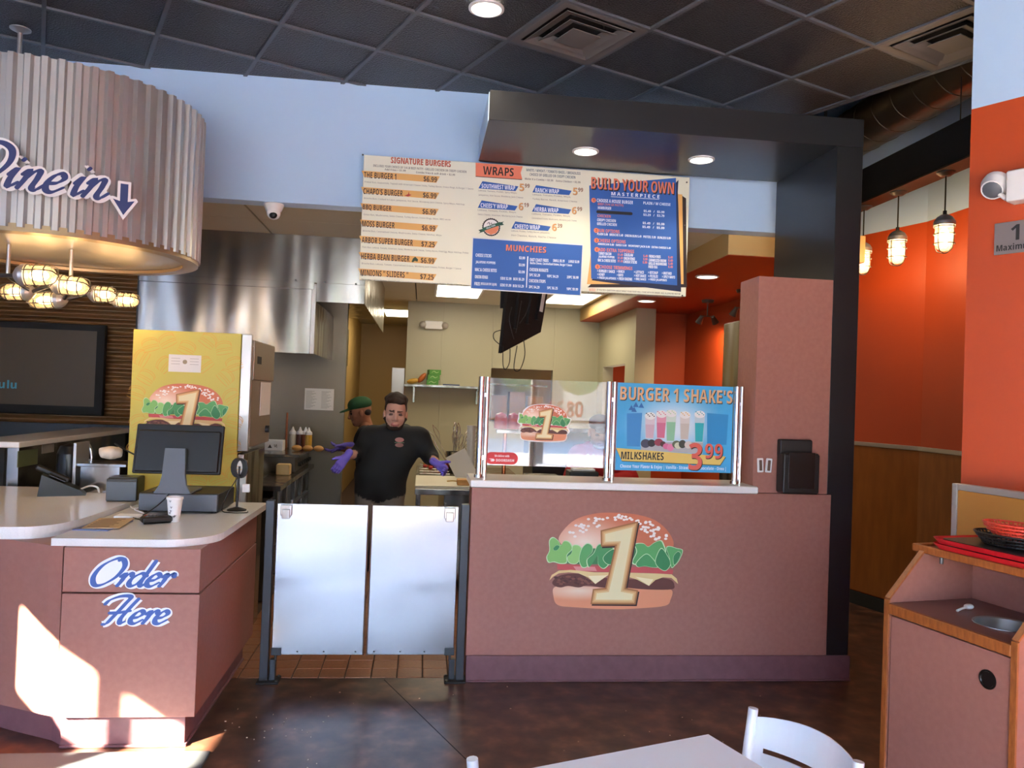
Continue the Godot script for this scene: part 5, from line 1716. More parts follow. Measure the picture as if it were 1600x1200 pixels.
	for q in [[Vector3(0, 0, -0.03), Vector3(0.03, 1.35, 0.008)], [Vector3(0.03, 1.32, -0.03), Vector3(0.64, 1.352, 0.008)], [Vector3(0.03, 0, -0.03), Vector3(0.64, 0.05, 0.008)]]:
		m = MB.new()
		m.bb(q[0], q[1], 0.003)
		part(t, "frame_rail", m, mats.galvanised)
	tray_cabinet()

func tray_cabinet() -> void:
	var u := Vector3(0.2, 0, 0.98).normalized()
	var n := Vector3(-u.z, 0, u.x)
	var t := thing("tray_cabinet", "mauve waste cabinet with oak edges, a round waste hole and a tray shelf", "cabinet", Vector3(2.05, 0, -3.29))
	t.basis = Basis(u, Vector3.UP, n)
	# local: x along the front, z towards the room, back at negative z
	var W := 0.64
	for k in 2:
		var x := 0.0 if k == 0 else W - 0.026
		var m := MB.new()
		var side := v2([0.0, 0.0, 0.0, 0.875, -0.185, 1.075, -0.185, 1.085, -0.5, 1.085, -0.5, 0.0])
		m.prism(side, 0.0, 0.026, Transform3D(Basis(Vector3.BACK, Vector3.UP, Vector3.RIGHT), Vector3(x, 0, 0)))
		part(t, "side_panel", m, mats.mauve)
		m = MB.new()
		m.box(Vector3(x + 0.013, 0.4375, 0.004), Vector3(0.028, 0.875, 0.01), 0.002)
		var d := Vector2(-0.185, 0.2)
		m.box(Vector3(x + 0.013, 0.975, -0.0925) + Vector3(0, 0.003, 0.003), Vector3(0.028, d.length(), 0.01), 0.002, Basis(Vector3.RIGHT, atan2(d.x, d.y)))
		part(t, "oak_edge", m, mats.oak)
	var m := MB.new()
	# deck with a round hole: a ring out to a square, then four rectangles
	var hc := Vector2(0.4, 0.21)
	for i in 32:
		var q: Array = []
		for k in 2:
			var d := Vector2(cos(TAU * (i + k) / 32.0), sin(TAU * (i + k) / 32.0))
			var far := hc + d * (0.13 / maxf(absf(d.x), absf(d.y)))
			q.append(Vector3(hc.x + d.x * 0.105, 0.862, -hc.y - d.y * 0.105)); q.append(Vector3(far.x, 0.862, -far.y))
		m.quad(q[0], q[1], q[3], q[2], Vector3.UP)
	for r in [[0.026, 0.0, 0.27, 0.46], [0.53, 0.0, W - 0.026, 0.46], [0.27, 0.0, 0.53, 0.08], [0.27, 0.34, 0.53, 0.46]]:
		m.quad(Vector3(r[0], 0.862, -r[1]), Vector3(r[2], 0.862, -r[1]), Vector3(r[2], 0.862, -r[3]), Vector3(r[0], 0.862, -r[3]), Vector3.UP)
	part(t, "deck", m, mat("deck_maroon", rgb(112, 66, 58), 0.3))
	m = MB.new()
	m.lathe([Vector2(0.098, -0.12), Vector2(0.103, 0.0), Vector2(0.112, 0.004), Vector2(0.112, 0.001)], Vector3(0.4, 0.862, -0.21), 40)
	part(t, "waste_ring", m, mats.galvanised, "polished steel waste hole ring")
	m = MB.new()
	m.box(Vector3(W * 0.5, 0.838, 0.002), Vector3(W - 0.052, 0.045, 0.02), 0.004)
	part(t, "deck_edge", m, mats.oak)
	m = MB.new()
	m.bb(Vector3(0.026, 0.0, -0.48), Vector3(W - 0.026, 1.085, -0.46))
	part(t, "back_panel", m, mats.mauve)
	m = MB.new()
	m.bb(Vector3(0.032, 0.06, -0.02), Vector3(W - 0.034, 0.808, -0.002), 0.003)
	var door := part(t, "door", m, mats.mauve)
	m = MB.new()
	m.lathe([Vector2(0.036, 0.0), Vector2(0.036, 0.004), Vector2(0.03, 0.004), Vector2(0.028, 0.001), Vector2(0.0, 0.001)], Vector3(0.515, 0.7, 0.0), 24, Basis(Vector3.RIGHT, PI / 2))
	part(door, "finger_pull", m, mats.black_gloss)
	m = MB.new()
	m.bb(Vector3(-0.03, 1.085, -0.52), Vector3(W + 0.05, 1.092, -0.185), 0.0)
	part(t, "shelf_board", m, mat("deck_maroon", rgb(112, 66, 58), 0.3))
	m = MB.new()
	m.bb(Vector3(-0.035, 1.07, -0.2), Vector3(W + 0.05, 1.104, -0.18), 0.004)
	m.bb(Vector3(-0.045, 1.07, -0.52), Vector3(-0.025, 1.104, -0.18), 0.004)
	part(t, "shelf_edge", m, mats.oak)
	m = MB.new()
	m.cyl(Vector3(0.1, 1.04, -0.2), Vector3(0.1, 1.07, -0.2), 0.008, 0.008, 8)
	part(t, "screw_cap", m, mats.iron)
	# trays and baskets on the shelf
	var bs := t.basis
	var at := t.position
	for k in 2:
		var c := at + bs * Vector3(0.33 + 0.012 * k, 1.104 + 0.026 * k, -0.34 + 0.01 * k)
		var tr := thing("serving_tray", ["red and black plastic tray lying directly on the cabinet shelf", "red plastic tray with a black liner on top of the other tray"][k], "tray", c, 0, "trays on the cabinet shelf")
		tr.basis = bs
		var tm := MB.new()
		var lo := rounded(0.26, 0.15, 0.04)
		var hi := rounded(0.28, 0.17, 0.05)
		for i in lo.size():
			var j := (i + 1) % lo.size()
			var o2 := Vector3(lo[i].x, 0, lo[i].y)
			tm.quad(Vector3(lo[i].x, 0.0, lo[i].y), Vector3(lo[j].x, 0.0, lo[j].y), Vector3(hi[j].x, 0.024, hi[j].y), Vector3(hi[i].x, 0.024, hi[i].y), o2)
		tm.prism(lo, 0.0, 0.006, Transform3D(Basis(Vector3.RIGHT, Vector3.FORWARD, Vector3.UP), Vector3.ZERO))
		part(tr, "tray_body", tm, mat("tray_red", rgb(196, 30, 40), 0.3))
		tm = MB.new()
		tm.prism(rounded(0.25, 0.14, 0.04), 0.007, 0.009 + 0.012 * k, Transform3D(Basis(Vector3.RIGHT, Vector3.FORWARD, Vector3.UP), Vector3.ZERO))
		part(tr, "liner", tm, mats.black_plastic)
	for k in 2:
		var c := at + bs * Vector3(0.3 + 0.015 * k, 1.154 + 0.045 * k, -0.34)
		var bk := thing("food_basket", ["black oval woven food basket on the trays", "red oval food basket stacked in the black basket"][k], "basket", c, 0, "food baskets on the trays")
		bk.basis = bs
		var col: Material = mats.black_plastic if k == 0 else mat("basket_red", rgb(206, 62, 44), 0.35)
		var bm := MB.new()
		var rx := [0.105, 0.118, 0.13, 0.142] if k == 0 else [0.08, 0.1, 0.112, 0.118]
		for i in 4:
			var ring: Array = []
			for q in 41: ring.append(Vector3(cos(TAU * q / 40) * rx[i], 0.004 + i * 0.014, sin(TAU * q / 40) * rx[i] * 0.68))
			bm.tube(ring, 0.0045, 6)
		part(bk, "hoop", bm, col)
		bm = MB.new()
		for q in 40:
			var a := TAU * q / 40
			var p0 := Vector3(cos(a) * rx[0], 0.004, sin(a) * rx[0] * 0.68)
			var p1 := Vector3(cos(a) * rx[3], 0.046, sin(a) * rx[3] * 0.68)
			bm.cyl(p0, p1, 0.0035, 0.0035, 5, false)
		part(bk, "stave", bm, col)
		bm = MB.new()
		bm.prism(disc(0, 0, rx[0], rx[0] * 0.68, 40), 0.0, 0.005, Transform3D(Basis(Vector3.RIGHT, Vector3.FORWARD, Vector3.UP), Vector3.ZERO))
		part(bk, "bottom", bm, col)
	var sp := MB.new()
	sp.ball(Vector3(0.0, 0.014, 0), Vector3(0.024, 0.012, 0.018), 12, Basis(Vector3.UP, 0.4))
	sp.tube(curve3([Vector3(-0.015, 0.014, 0.01), Vector3(-0.045, 0.01, 0.018), Vector3(-0.075, 0.004, 0.03)], 4), 0.005, 6)
	single("plastic_spoon", sp, mats.white_plastic, "white plastic spoon left beside the waste hole", "spoon", at + bs * Vector3(0.19, 0.862, -0.26))

func rounded(hx: float, hy: float, r: float) -> PackedVector2Array:
	var p := PackedVector2Array()
	for q in 4:
		var c := Vector2((hx - r) * [1, -1, -1, 1][q], (hy - r) * [1, 1, -1, -1][q])
		for k in 6:
			var a := PI / 2 * (q + k / 5.0)
			p.append(c + Vector2(cos(a), sin(a)) * r)
	return p

# ------------------------------------------------------------------ kitchen fittings
func build_kitchen() -> void:
	var m := MB.new()
	# exhaust hood: its end faces the dining room
	var t := thing("exhaust_hood", "large stainless exhaust hood over the cooking line", "hood", Vector3(-1.4, 2.0, -7.06))
	var o := -t.position
	m.bb(o + Vector3(-2.42, 2.62, -10.4), o + Vector3(-0.53, 3.03, -7.07), 0.003)
	part(t, "upper_shell", m, mats.steel)
	m = MB.new()
	m.bb(o + Vector3(-2.42, 2.56, -7.068), o + Vector3(-0.965, 2.62, -7.05), 0.002)
	part(t, "seam_flange", m, mats.steel)
	m = MB.new()
	m.bb(o + Vector3(-2.42, 2.0, -7.075), o + Vector3(-0.985, 2.56, -7.06), 0.002)
	part(t, "end_panel", m, mats.steel)
	m = MB.new()
	m.bb(o + Vector3(-0.985, 2.0, -7.08), o + Vector3(-0.945, 2.61, -7.052), 0.004)
	part(t, "corner_trim", m, mats.galvanised)
	m = MB.new()
	m.bb(o + Vector3(-0.945, 2.455, -7.07), o + Vector3(-0.53, 2.62, -7.055), 0.002)
	part(t, "fascia", m, mats.steel)
	m = MB.new()
	m.bb(o + Vector3(-0.955, 2.0, -10.2), o + Vector3(-0.945, 2.455, -7.08))
	part(t, "side_skirt", m, mats.steel)
	m = MB.new()
	m.bb(o + Vector3(-0.545, 2.455, -10.4), o + Vector3(-0.53, 2.62, -7.07))
	part(t, "front_lip", m, mats.steel)
	for q in [[462, 438], [507, 441], [556, 444]]:
		var p := pz(q[0], q[1], -7.05)
		m = MB.new()
		m.cyl(o + p, o + p + Vector3(0, 0, 0.006), 0.008, 0.008, 8)
		part(t, "bolt", m, mats.iron)
	# posted sheet on the splash wall
	m = MB.new()
	var a := pz(475, 640, -8.44)
	var b := pz(522, 608, -8.44)
	m.bb(Vector3(a.x, a.y, -8.45), Vector3(b.x, b.y, -8.447))
	var sheet := single("posted_sheet", m, mats.white_paper, "white printed sheet taped to the stainless splash wall", "paper sheet")
	m = MB.new()
	var xf := Transform3D(Basis(), Vector3(a.x, a.y, -8.4465))
	for k in 16:
		for c in 2:
			var x := 0.015 + c * 0.155
			rect(m, xf, x, 0.02 + k * 0.0115, x + 0.05 + 0.06 * fmod(k * 0.37 + c * 0.21, 1.0), 0.0235 + k * 0.0115, 0.0, rgb(150, 148, 144))
	part(sheet, "print", m, print_mat)
	# cooking line
	t = thing("cooking_line", "stainless cooking line counter with open racks along the kitchen", "counter", Vector3(-1.4, 0, -7.4))
	o = -t.position
	m = MB.new()
	m.bb(o + Vector3(-2.4, 0.0, -8.4), o + Vector3(-1.16, 0.82, -6.5), 0.004)
	part(t, "cabinet", m, mat("dark_steel", rgb(96, 88, 78), 0.35, 0.8))
	m = MB.new()
	m.bb(o + Vector3(-2.42, 0.88, -8.42), o + Vector3(-1.08, 0.92, -6.45), 0.004)
	part(t, "worktop", m, mats.steel)
	m = MB.new()
	m.bb(o + Vector3(-2.4, 0.92, -8.42), o + Vector3(-1.14, 1.06, -7.55), 0.006)
	part(t, "raised_griddle", m, mat("dark_steel", rgb(96, 88, 78), 0.35, 0.8))
	m = MB.new()
	m.bb(o + Vector3(-2.4, 1.06, -8.42), o + Vector3(-1.1, 1.085, -7.5), 0.004)
	part(t, "griddle_top", m, mats.steel)
	for k in 5:
		m = MB.new()
		m.bb(o + Vector3(-1.155, 0.1, -8.35 + k * 0.44), o + Vector3(-1.12, 0.88, -8.32 + k * 0.44), 0.002)
		part(t, "rack_upright", m, mats.steel)
	for k in 3:
		m = MB.new()
		m.bb(o + Vector3(-1.15, 0.2 + k * 0.22, -8.35), o + Vector3(-1.11, 0.22 + k * 0.22, -6.55), 0.002)
		part(t, "rack_rail", m, mats.iron)
	for k in 6:
		m = MB.new()
		m.cyl(o + Vector3(-1.12, 0.99, -8.25 + k * 0.13), o + Vector3(-1.09, 0.99, -8.25 + k * 0.13), 0.018, 0.016, 12)
		part(t, "control_knob", m, mats.black_plastic)
	# curved cover standing on the worktop
	t = thing("food_cover", "curved clear food cover on the cooking line worktop", "cover", Vector3(-1.55, 0.92, -7.05))
	m = MB.new()
	for k in 10:
		var a0 := PI / 2 * k / 10
		var a1 := PI / 2 * (k + 1) / 10
		m.smooth_quad(Vector3(sin(a0) * 0.2, cos(a0) * 0.18, -0.35), Vector3(sin(a0) * 0.2, cos(a0) * 0.18, 0.35), Vector3(sin(a1) * 0.2, cos(a1) * 0.18, 0.35), Vector3(sin(a1) * 0.2, cos(a1) * 0.18, -0.35), Vector3(sin(a0), cos(a0), 0), Vector3(sin(a0), cos(a0), 0), Vector3(sin(a1), cos(a1), 0), Vector3(sin(a1), cos(a1), 0))
	part(t, "clear_shell", m, mats.glass)
	m = MB.new()
	m.bb(Vector3(-0.02, 0, -0.37), Vector3(0.22, 0.02, 0.37), 0.004)
	m.bb(Vector3(-0.02, 0.02, -0.37), Vector3(0.0, 0.19, 0.37), 0.003)
	part(t, "tray_frame", m, mats.steel)
	var rng := RandomNumberGenerator.new()
	rng.seed = 4
	for k in 3:
		m = MB.new()
		m.ball(Vector3.ZERO, Vector3(0.05, 0.03, 0.055), 12)
		single("bread_bun", m, mat("bread", rgb(206, 150, 84), 0.7), "golden bread bun on the griddle shelf by the squeeze bottles", "bun", pz(464 + k * 17, 694 + k, -7.95) * Vector3(1, 0, 1) + Vector3(0, 1.115, 0), "bread buns on the cooking line")
	m = MB.new()
	m.bb(Vector3(-0.06, 0, -0.05), Vector3(0.06, 0.1, 0.05), 0.01)
	single("bread_loaf", m, mat("toast", rgb(216, 178, 120), 0.8), "pale block of sliced bread at the worktop edge", "bread", Vector3(-1.2, 0.92, -7.3))
	var bc := [["white sauce squeeze bottle", rgb(206, 200, 184)], ["dark brown sauce squeeze bottle", rgb(86, 46, 34)], ["reddish sauce squeeze bottle behind the yellow one", rgb(150, 74, 34)], ["yellow mustard squeeze bottle", rgb(204, 158, 52)]]
	for k in 4:
		var p := pz([457.0, 468.5, 477.0, 483.0][k], 690, -8.2)
		var s := thing("squeeze_bottle", bc[k][0] + " on the griddle shelf", "bottle", Vector3(p.x, 1.085, -8.2 + (0.05 if k == 3 else 0.0)), 0, "squeeze bottles on the cooking line")
		m = MB.new()
		m.lathe([Vector2(0.0, 0.0), Vector2(0.032, 0.0), Vector2(0.034, 0.01), Vector2(0.034, 0.14), Vector2(0.03, 0.155)], Vector3.ZERO, 18)
		part(s, "body", m, mat("sauce_%d" % k, bc[k][1], 0.35))
		m = MB.new()
		m.lathe([Vector2(0.034, 0.15), Vector2(0.036, 0.155), Vector2(0.034, 0.175), Vector2(0.018, 0.19), Vector2(0.005, 0.225), Vector2(0.0, 0.225)], Vector3.ZERO, 18)
		part(s, "nozzle_cap", m, mats.white_plastic)
	t = thing("white_carton", "small white carton with a warning mark on the griddle shelf", "box", Vector3(pz(430, 688, -8.0).x, 1.085, -8.0))
	m = MB.new()
	m.bb(Vector3(-0.085, 0, -0.07), Vector3(0.085, 0.1, 0.07), 0.003)
	part(t, "carton", m, mats.white_paper)
	m = MB.new()
	m.flat(v2([-0.055, 0.025, -0.015, 0.025, -0.035, 0.06]), 0.0715, Transform3D(), rgb(70, 66, 60))
	m.ribbon(curve2([Vector2(0.005, 0.06), Vector2(0.015, 0.035), Vector2(0.025, 0.06), Vector2(0.03, 0.03)]), 0.004, 0.006, 0.0715, Transform3D(), rgb(110, 104, 96))
	part(t, "print", m, print_mat)
	m = MB.new()
	m.cyl(Vector3(0, 0, 0), Vector3(0.0, 0.36, 0), 0.012, 0.01, 10)
	single("wooden_handle", m, mats.oak, "upright wooden tool handle behind the white carton", "handle", Vector3(pz(447, 690, -8.3).x, 1.085, -8.3))
	# machine behind the order desk, with the printed yellow panel on its back
	t = thing("warming_cabinet", "tall grey warming cabinet with a yellow burger print panel on its back", "cabinet", Vector3(-1.5, 0, -5.3))
	o = -t.position
	m = MB.new()
	m.bb(o + Vector3(-1.835, 0.0, -5.32), o + Vector3(-1.17, 2.035, -5.29), 0.003)
	part(t, "yellow_panel", m, mat("poster_yellow", rgb(200, 188, 84), 0.5))
	m = MB.new()
	for s in [[1.28, 2.033], [0.0, 1.22]]:
		m.bb(o + Vector3(-1.168, s[0], -5.325), o + Vector3(-1.105, s[1], -5.3), 0.003)
	part(t, "edge_strip", m, mats.galvanised)
	m = MB.new()
	m.bb(o + Vector3(-1.8, 1.3, -6.0), o + Vector3(-1.1, 1.96, -5.33), 0.006)
	part(t, "upper_unit", m, mat("warm_grey", rgb(146, 132, 118), 0.4, 0.4))
	m = MB.new()
	m.bb(o + Vector3(-1.8, 1.74, -6.03), o + Vector3(-1.09, 2.0, -5.34), 0.006)
	part(t, "hood_cover", m, mat("warm_grey", rgb(146, 132, 118), 0.4, 0.4))
	m = MB.new()
	m.bb(o + Vector3(-1.092, 1.85, -5.55), o + Vector3(-1.088, 1.9, -5.42))
	part(t, "vent_slot", m, mats.black_matte)
	m = MB.new()
	m.bb(o + Vector3(-1.098, 1.5, -5.95), o + Vector3(-1.094, 1.73, -5.6))
	part(t, "label_sheet", m, mats.white_paper)
	m = MB.new()
	m.cyl(o + Vector3(-1.1, 1.4, -5.85), o + Vector3(-1.075, 1.4, -5.85), 0.025, 0.025, 14)
	part(t, "dial", m, mats.black_plastic)
	m = MB.new()
	m.bb(o + Vector3(-1.8, 0.0, -6.0), o + Vector3(-1.13, 1.26, -5.33), 0.006)
	part(t, "lower_unit", m, mats.steel)
	m = MB.new()
	var yx := Transform3D(Basis(), o + Vector3(0, 0, -5.2895))
	var ybp := pz(289, 645, -5.29)
	rng.seed = 9
	var spots := [[235, 540, 0.3], [292, 545, -0.4], [350, 545, 0.2], [258, 570, 0.9], [320, 570, 0.7], [228, 590, -0.5], [352, 590, -0.8], [366, 570, 0.4], [222, 560, 1.1], [262, 533, 0.5], [325, 533, -0.6], [362, 620, 0.6], [213, 615, -0.3], [216, 660, 0.5], [366, 660, -0.3], [212, 700, 0.6], [364, 700, 0.2], [340, 750, 0.4], [310, 752, -0.2], [366, 740, 0.9]]
	for s in spots:
		var p := pz(s[0], s[1], -5.29)
		var lx := yx * Transform3D(Basis(Vector3.BACK, s[2]) , Vector3(p.x, p.y, 0))
		for k in 5:
			var pts: Array = []
			for q in 9:
				var aa := PI * q / 8.0
				pts.append(Vector2(cos(aa) * 0.05, -0.03 + k * 0.013 + sin(aa) * (0.028 if k > 2 else -0.006 if k == 0 else 0.006)))
			m.ribbon(pts, 0.0025, 0.0035, 0.0004, lx, rgb(214, 160, 62))
	burger(m, yx * Transform3D(Basis(), Vector3(ybp.x, ybp.y, 0)), 0.00042, 0.001)
	var np := pz(289, 568, -5.29)
	rect(m, yx, np.x - 0.1, np.y - 0.055, np.x + 0.1, np.y + 0.055, 0.0012, rgb(224, 222, 218))
	m.flat(disc(np.x, np.y + 0.01, 0.014, 0.014), 0.0016, yx, rgb(150, 140, 110))
	for k in 3:
		rect(m, yx, np.x - 0.085, np.y + 0.03 - k * 0.018, np.x - 0.03, np.y + 0.033 - k * 0.018, 0.0016, rgb(170, 168, 164))
		rect(m, yx, np.x + 0.03, np.y + 0.03 - k * 0.018, np.x + 0.085, np.y + 0.033 - k * 0.018, 0.0016, rgb(170, 168, 164))
	part(t, "panel_print", m, print_mat, "printed burgers and a taped notice")
	# prep table with cutting board on the right
	t = thing("prep_table", "stainless prep table with a white cutting board behind the gate", "table", Vector3(0.4, 0, -7.6))
	o = -t.position
	m = MB.new()
	m.bb(o + Vector3(0.22, 0.1, -8.8), o + Vector3(1.0, 0.84, -6.85), 0.004)
	part(t, "body", m, mats.steel)
	m = MB.new()
	m.bb(o + Vector3(-0.03, 0.84, -8.9), o + Vector3(1.0, 0.89, -6.75), 0.005)
	part(t, "top", m, mats.steel)
	m = MB.new()
	m.bb(o + Vector3(-0.03, 0.89, -7.62), o + Vector3(0.62, 0.915, -6.78), 0.005)
	part(t, "cutting_board", m, mat("board_white", rgb(222, 214, 190), 0.6))
	for q in [[0.0, -6.8], [0.0, -8.85], [0.97, -6.8], [0.97, -8.85]]:
		m = MB.new()
		m.bb(o + Vector3(q[0] - 0.02, 0.0, q[1] - 0.02), o + Vector3(q[0] + 0.02, 0.84, q[1] + 0.02), 0.004)
		part(t, "leg", m, mats.steel)
	m = MB.new()
	m.bb(o + Vector3(0.205, 0.55, -6.83), o + Vector3(0.22, 0.72, -6.8), 0.003)
	part(t, "handle", m, mats.white_plastic)
	for k in 5:
		m = MB.new()
		m.bb(o + Vector3(0.0, 0.89, -8.85 + k * 0.24), o + Vector3(0.3, 0.93, -8.64 + k * 0.24), 0.006)
		part(t, "food_pan", m, mats.steel)
	var food := [["chopped red tomato heap in a pan on the prep table", rgb(190, 52, 44)], ["yellow pepper heap in a pan on the prep table", rgb(206, 150, 60)], ["green lettuce heap in a pan on the prep table", rgb(110, 150, 70)]]
	for k in 3:
		m = MB.new()
		for q in 14:
			m.ball(Vector3(rng.randf_range(-0.1, 0.1), rng.randf_range(0.0, 0.03), rng.randf_range(-0.07, 0.07)), Vector3(0.025, 0.018, 0.022), 8)
		single("food_heap", m, mat("food_%d" % k, food[k][1], 0.6), food[k][0], "food", Vector3(0.15, 0.95, -8.02 - k * 0.24)).set_meta("kind", "stuff")
	m = MB.new()
	m.bb(Vector3(-0.07, 0, -0.06), Vector3(0.07, 0.05, 0.06), 0.006)
	single("sandwich_roll", m, mat("bread", rgb(206, 150, 84), 0.7), "toasted sandwich half at the cutting board corner", "bread", pz(727, 742, -6.9) * Vector3(1, 0, 1) + Vector3(0, 0.915, 0))
	m = MB.new()
	m.tube(curve3([Vector3(-0.05, 0.006, 0), Vector3(0.0, 0.012, 0.01), Vector3(0.05, 0.006, -0.01)], 4), 0.006, 6)
	single("onion_ring", m, mat("onion_tan", rgb(196, 160, 90), 0.6), "small tan onion piece on the cutting board by the gloved hand", "food", Vector3(0.3, 0.915, -7.1))
	# rack of utensils on the prep table
	t = thing("utensil_rack", "bundle of wire whisks and clear utensils standing beside the guard post", "utensils", Vector3(pz(710, 690, -8.0).x, 0.9, -8.0))
	m = MB.new()
	m.lathe([Vector2(0.0, 0.0), Vector2(0.07, 0.0), Vector2(0.085, 0.22), Vector2(0.08, 0.22), Vector2(0.066, 0.01), Vector2(0.0, 0.01)], Vector3.ZERO, 20)
	part(t, "canister", m, mats.steel)
	for k in 14:
		m = MB.new()
		var an := rng.randf() * TAU
		var tilt := rng.randf_range(0.05, 0.3)
		var top := Vector3(cos(an) * tilt, rng.randf_range(0.38, 0.52), sin(an) * tilt * 0.6)
		for q in 3:
			var sd := Vector3(cos(q * 2.1), 0, sin(q * 2.1)) * 0.028
			m.tube(curve3([Vector3(cos(an) * 0.03, 0.05, sin(an) * 0.03), top * 0.6, top * 0.85 + sd, top], 4), 0.0032, 5)
		part(t, "whisk", m, mats.chrome)
	t = thing("cup_tower", "tall stack of white paper cups beside the guard post", "cups", Vector3(pz(736, 690, -7.6).x, 0.9, -7.6))
	for k in 9:
		m = MB.new()
		m.lathe([Vector2(0.0, 0.0), Vector2(0.03, 0.0), Vector2(0.042, 0.1), Vector2(0.045, 0.1), Vector2(0.045, 0.106), Vector2(0.04, 0.106)], Vector3(0, 0.06 + k * 0.042, 0), 20)
		part(t, "cup", m, mats.white_plastic)
	m = MB.new()
	m.lathe([Vector2(0.0, 0.0), Vector2(0.06, 0.0), Vector2(0.06, 0.06), Vector2(0.0, 0.06)], Vector3.ZERO, 20)
	part(t, "stand", m, mats.steel)
	m = MB.new()
	m.box(Vector3(0, 0.13, 0), Vector3(0.2, 0.26, 0.006), 0.0, Basis(Vector3.BACK, 0.5))
	single("tilted_tray", m, mats.white_plastic, "white tray leaning on edge beside the utensil bundle", "tray", Vector3(pz(722, 700, -7.5).x, 0.9, -7.5))
	# wall shelf with packs
	var sh := pz(690, 602, -11.5)
	t = thing("wall_shelf", "stainless wall shelf on brackets on the beige back wall", "shelf", Vector3(0.3, sh.y, -11.55))
	m = MB.new()
	m.bb(Vector3(-0.56, -0.035, -0.15), Vector3(0.6, 0.0, 0.13), 0.004)
	part(t, "board", m, mats.steel)
	for x in [-0.42, 0.5]:
		m = MB.new()
		m.bb(Vector3(x - 0.015, -0.26, -0.15), Vector3(x + 0.015, -0.035, -0.12), 0.003)
		m.bb(Vector3(x - 0.015, -0.06, -0.15), Vector3(x + 0.015, -0.035, 0.08), 0.003)
		part(t, "bracket", m, mats.steel)
	for k in 3:
		m = MB.new()
		m.bb(Vector3(-0.085, 0, -0.08), Vector3(0.085, 0.072, 0.08), 0.002)
		var g := thing("green_box", "green carton, " + ["lowest", "middle", "topmost"][k] + " of the three stacked on the wall shelf", "box", Vector3(pz(676 + k, 590, -11.5).x, sh.y + k * 0.073, -11.52), 0.1 * k, "green cartons on the wall shelf")
		part(g, "carton", m, mat("green_carton", rgb(76, 140, 58), 0.5))
		m = MB.new()
		m.ribbon(curve2([Vector2(-0.05, 0.03), Vector2(-0.02, 0.05), Vector2(0.02, 0.03), Vector2(0.05, 0.045)]), 0.006, 0.01, 0.081, Transform3D(), rgb(170, 200, 140))
		part(g, "print", m, print_mat)
	for k in 2:
		m = MB.new()
		m.ball(Vector3(0, 0.04, 0), Vector3(0.09, 0.04, 0.05), 12, Basis(Vector3.BACK, 0.2 + 0.7 * k))
		single("snack_bag", m, mat("bag_%d" % k, [rgb(190, 150, 60), rgb(186, 104, 50)][k], 0.35), ["yellow snack bag lying at the left shelf end", "orange snack bag leaning on the green cartons"][k], "bag", Vector3(pz(645 + k * 14, 598, -11.5).x, sh.y + 0.005 + 0.05 * k, -11.5))
	m = MB.new()
	m.bb(Vector3(-0.12, 0, -0.06), Vector3(0.12, 0.02, 0.06), 0.003)
	single("wrap_packet", m, mat("packet_blue", rgb(60, 74, 110), 0.4), "flat dark blue packet on the wall shelf", "packet", Vector3(pz(705, 601, -11.5).x, sh.y, -11.5))
	t = thing("towel_dispenser", "grey paper towel dispenser at the corner of the beige back wall", "dispenser", Vector3(-0.35, 1.55, -11.78))
	m = MB.new()
	m.bb(Vector3(-0.1, 0, -0.1), Vector3(0.09, 0.5, 0.1), 0.01)
	part(t, "case", m, mats.galvanised)
	m = MB.new()
	m.bb(Vector3(-0.08, 0.02, 0.1), Vector3(0.07, 0.05, 0.11), 0.003)
	part(t, "towel_slot", m, mats.white_paper)
	# emergency light on the back wall
	t = thing("exit_light", "white two-headed emergency light on the beige back wall", "light", pz(678, 508, -11.66))
	m = MB.new()
	m.bb(Vector3(-0.13, -0.06, -0.04), Vector3(0.13, 0.06, 0.03), 0.01)
	part(t, "case", m, mats.white_plastic)
	for s in [-1.0, 1.0]:
		m = MB.new()
		m.ball(Vector3(s * 0.16, 0, 0.02), Vector3(0.05, 0.05, 0.05), 14)
		part(t, "lamp_head", m, mat("lamp_head_grey", rgb(170, 164, 154), 0.3))
	# domes
	dome(pz(428, 320, -5.81) * Vector3(1, 0, 1) + Vector3(0, 3.0, 0), 0.072, "white dome camera under the blue header beside the menu board")
	dome(pz(926, 482, -11.4) * Vector3(1, 0, 1) + Vector3(0, 3.03, 0), 0.1, "white dome camera in the far kitchen corner")
	# monitors hung back to back from the ceiling
	t = thing("hanging_monitor", "black flat screen monitor hung from the kitchen ceiling, seen from its wired back", "monitor", Vector3(0.82, 3.03, -6.6))
	o = -t.position
	m = MB.new()
	m.bb(Vector3(-0.05, -0.35, -0.03), Vector3(0.05, 0, 0.03), 0.004)
	m.bb(Vector3(-0.2, -0.6, -0.05), Vector3(-0.16, -0.02, -0.01), 0.003)
	part(t, "ceiling_mount", m, mats.black_matte)
	m = MB.new()
	var c0 := o + pz(784, 545, -6.55)
	var scr := [o + pz(783, 552, -6.45), o + pz(845, 519, -6.85), o + pz(866, 400, -6.85), o + pz(800, 395, -6.45)]
	var nn: Vector3 = (scr[1] - scr[0]).cross(scr[3] - scr[0]).normalized()
	if nn.z < 0: nn = -nn
	var bk := nn * -0.03
	m.quad(scr[0], scr[1], scr[2], scr[3], nn)
	m.quad(scr[0] + bk, scr[1] + bk, scr[2] + bk, scr[3] + bk, -nn)
	for i in 4: m.quad(scr[i], scr[(i + 1) % 4], scr[(i + 1) % 4] + bk, scr[i] + bk, (scr[i] + scr[(i + 1) % 4]) * 0.5 - (scr[0] + scr[2]) * 0.5)
	part(t, "back_shell", m, mats.black_matte)
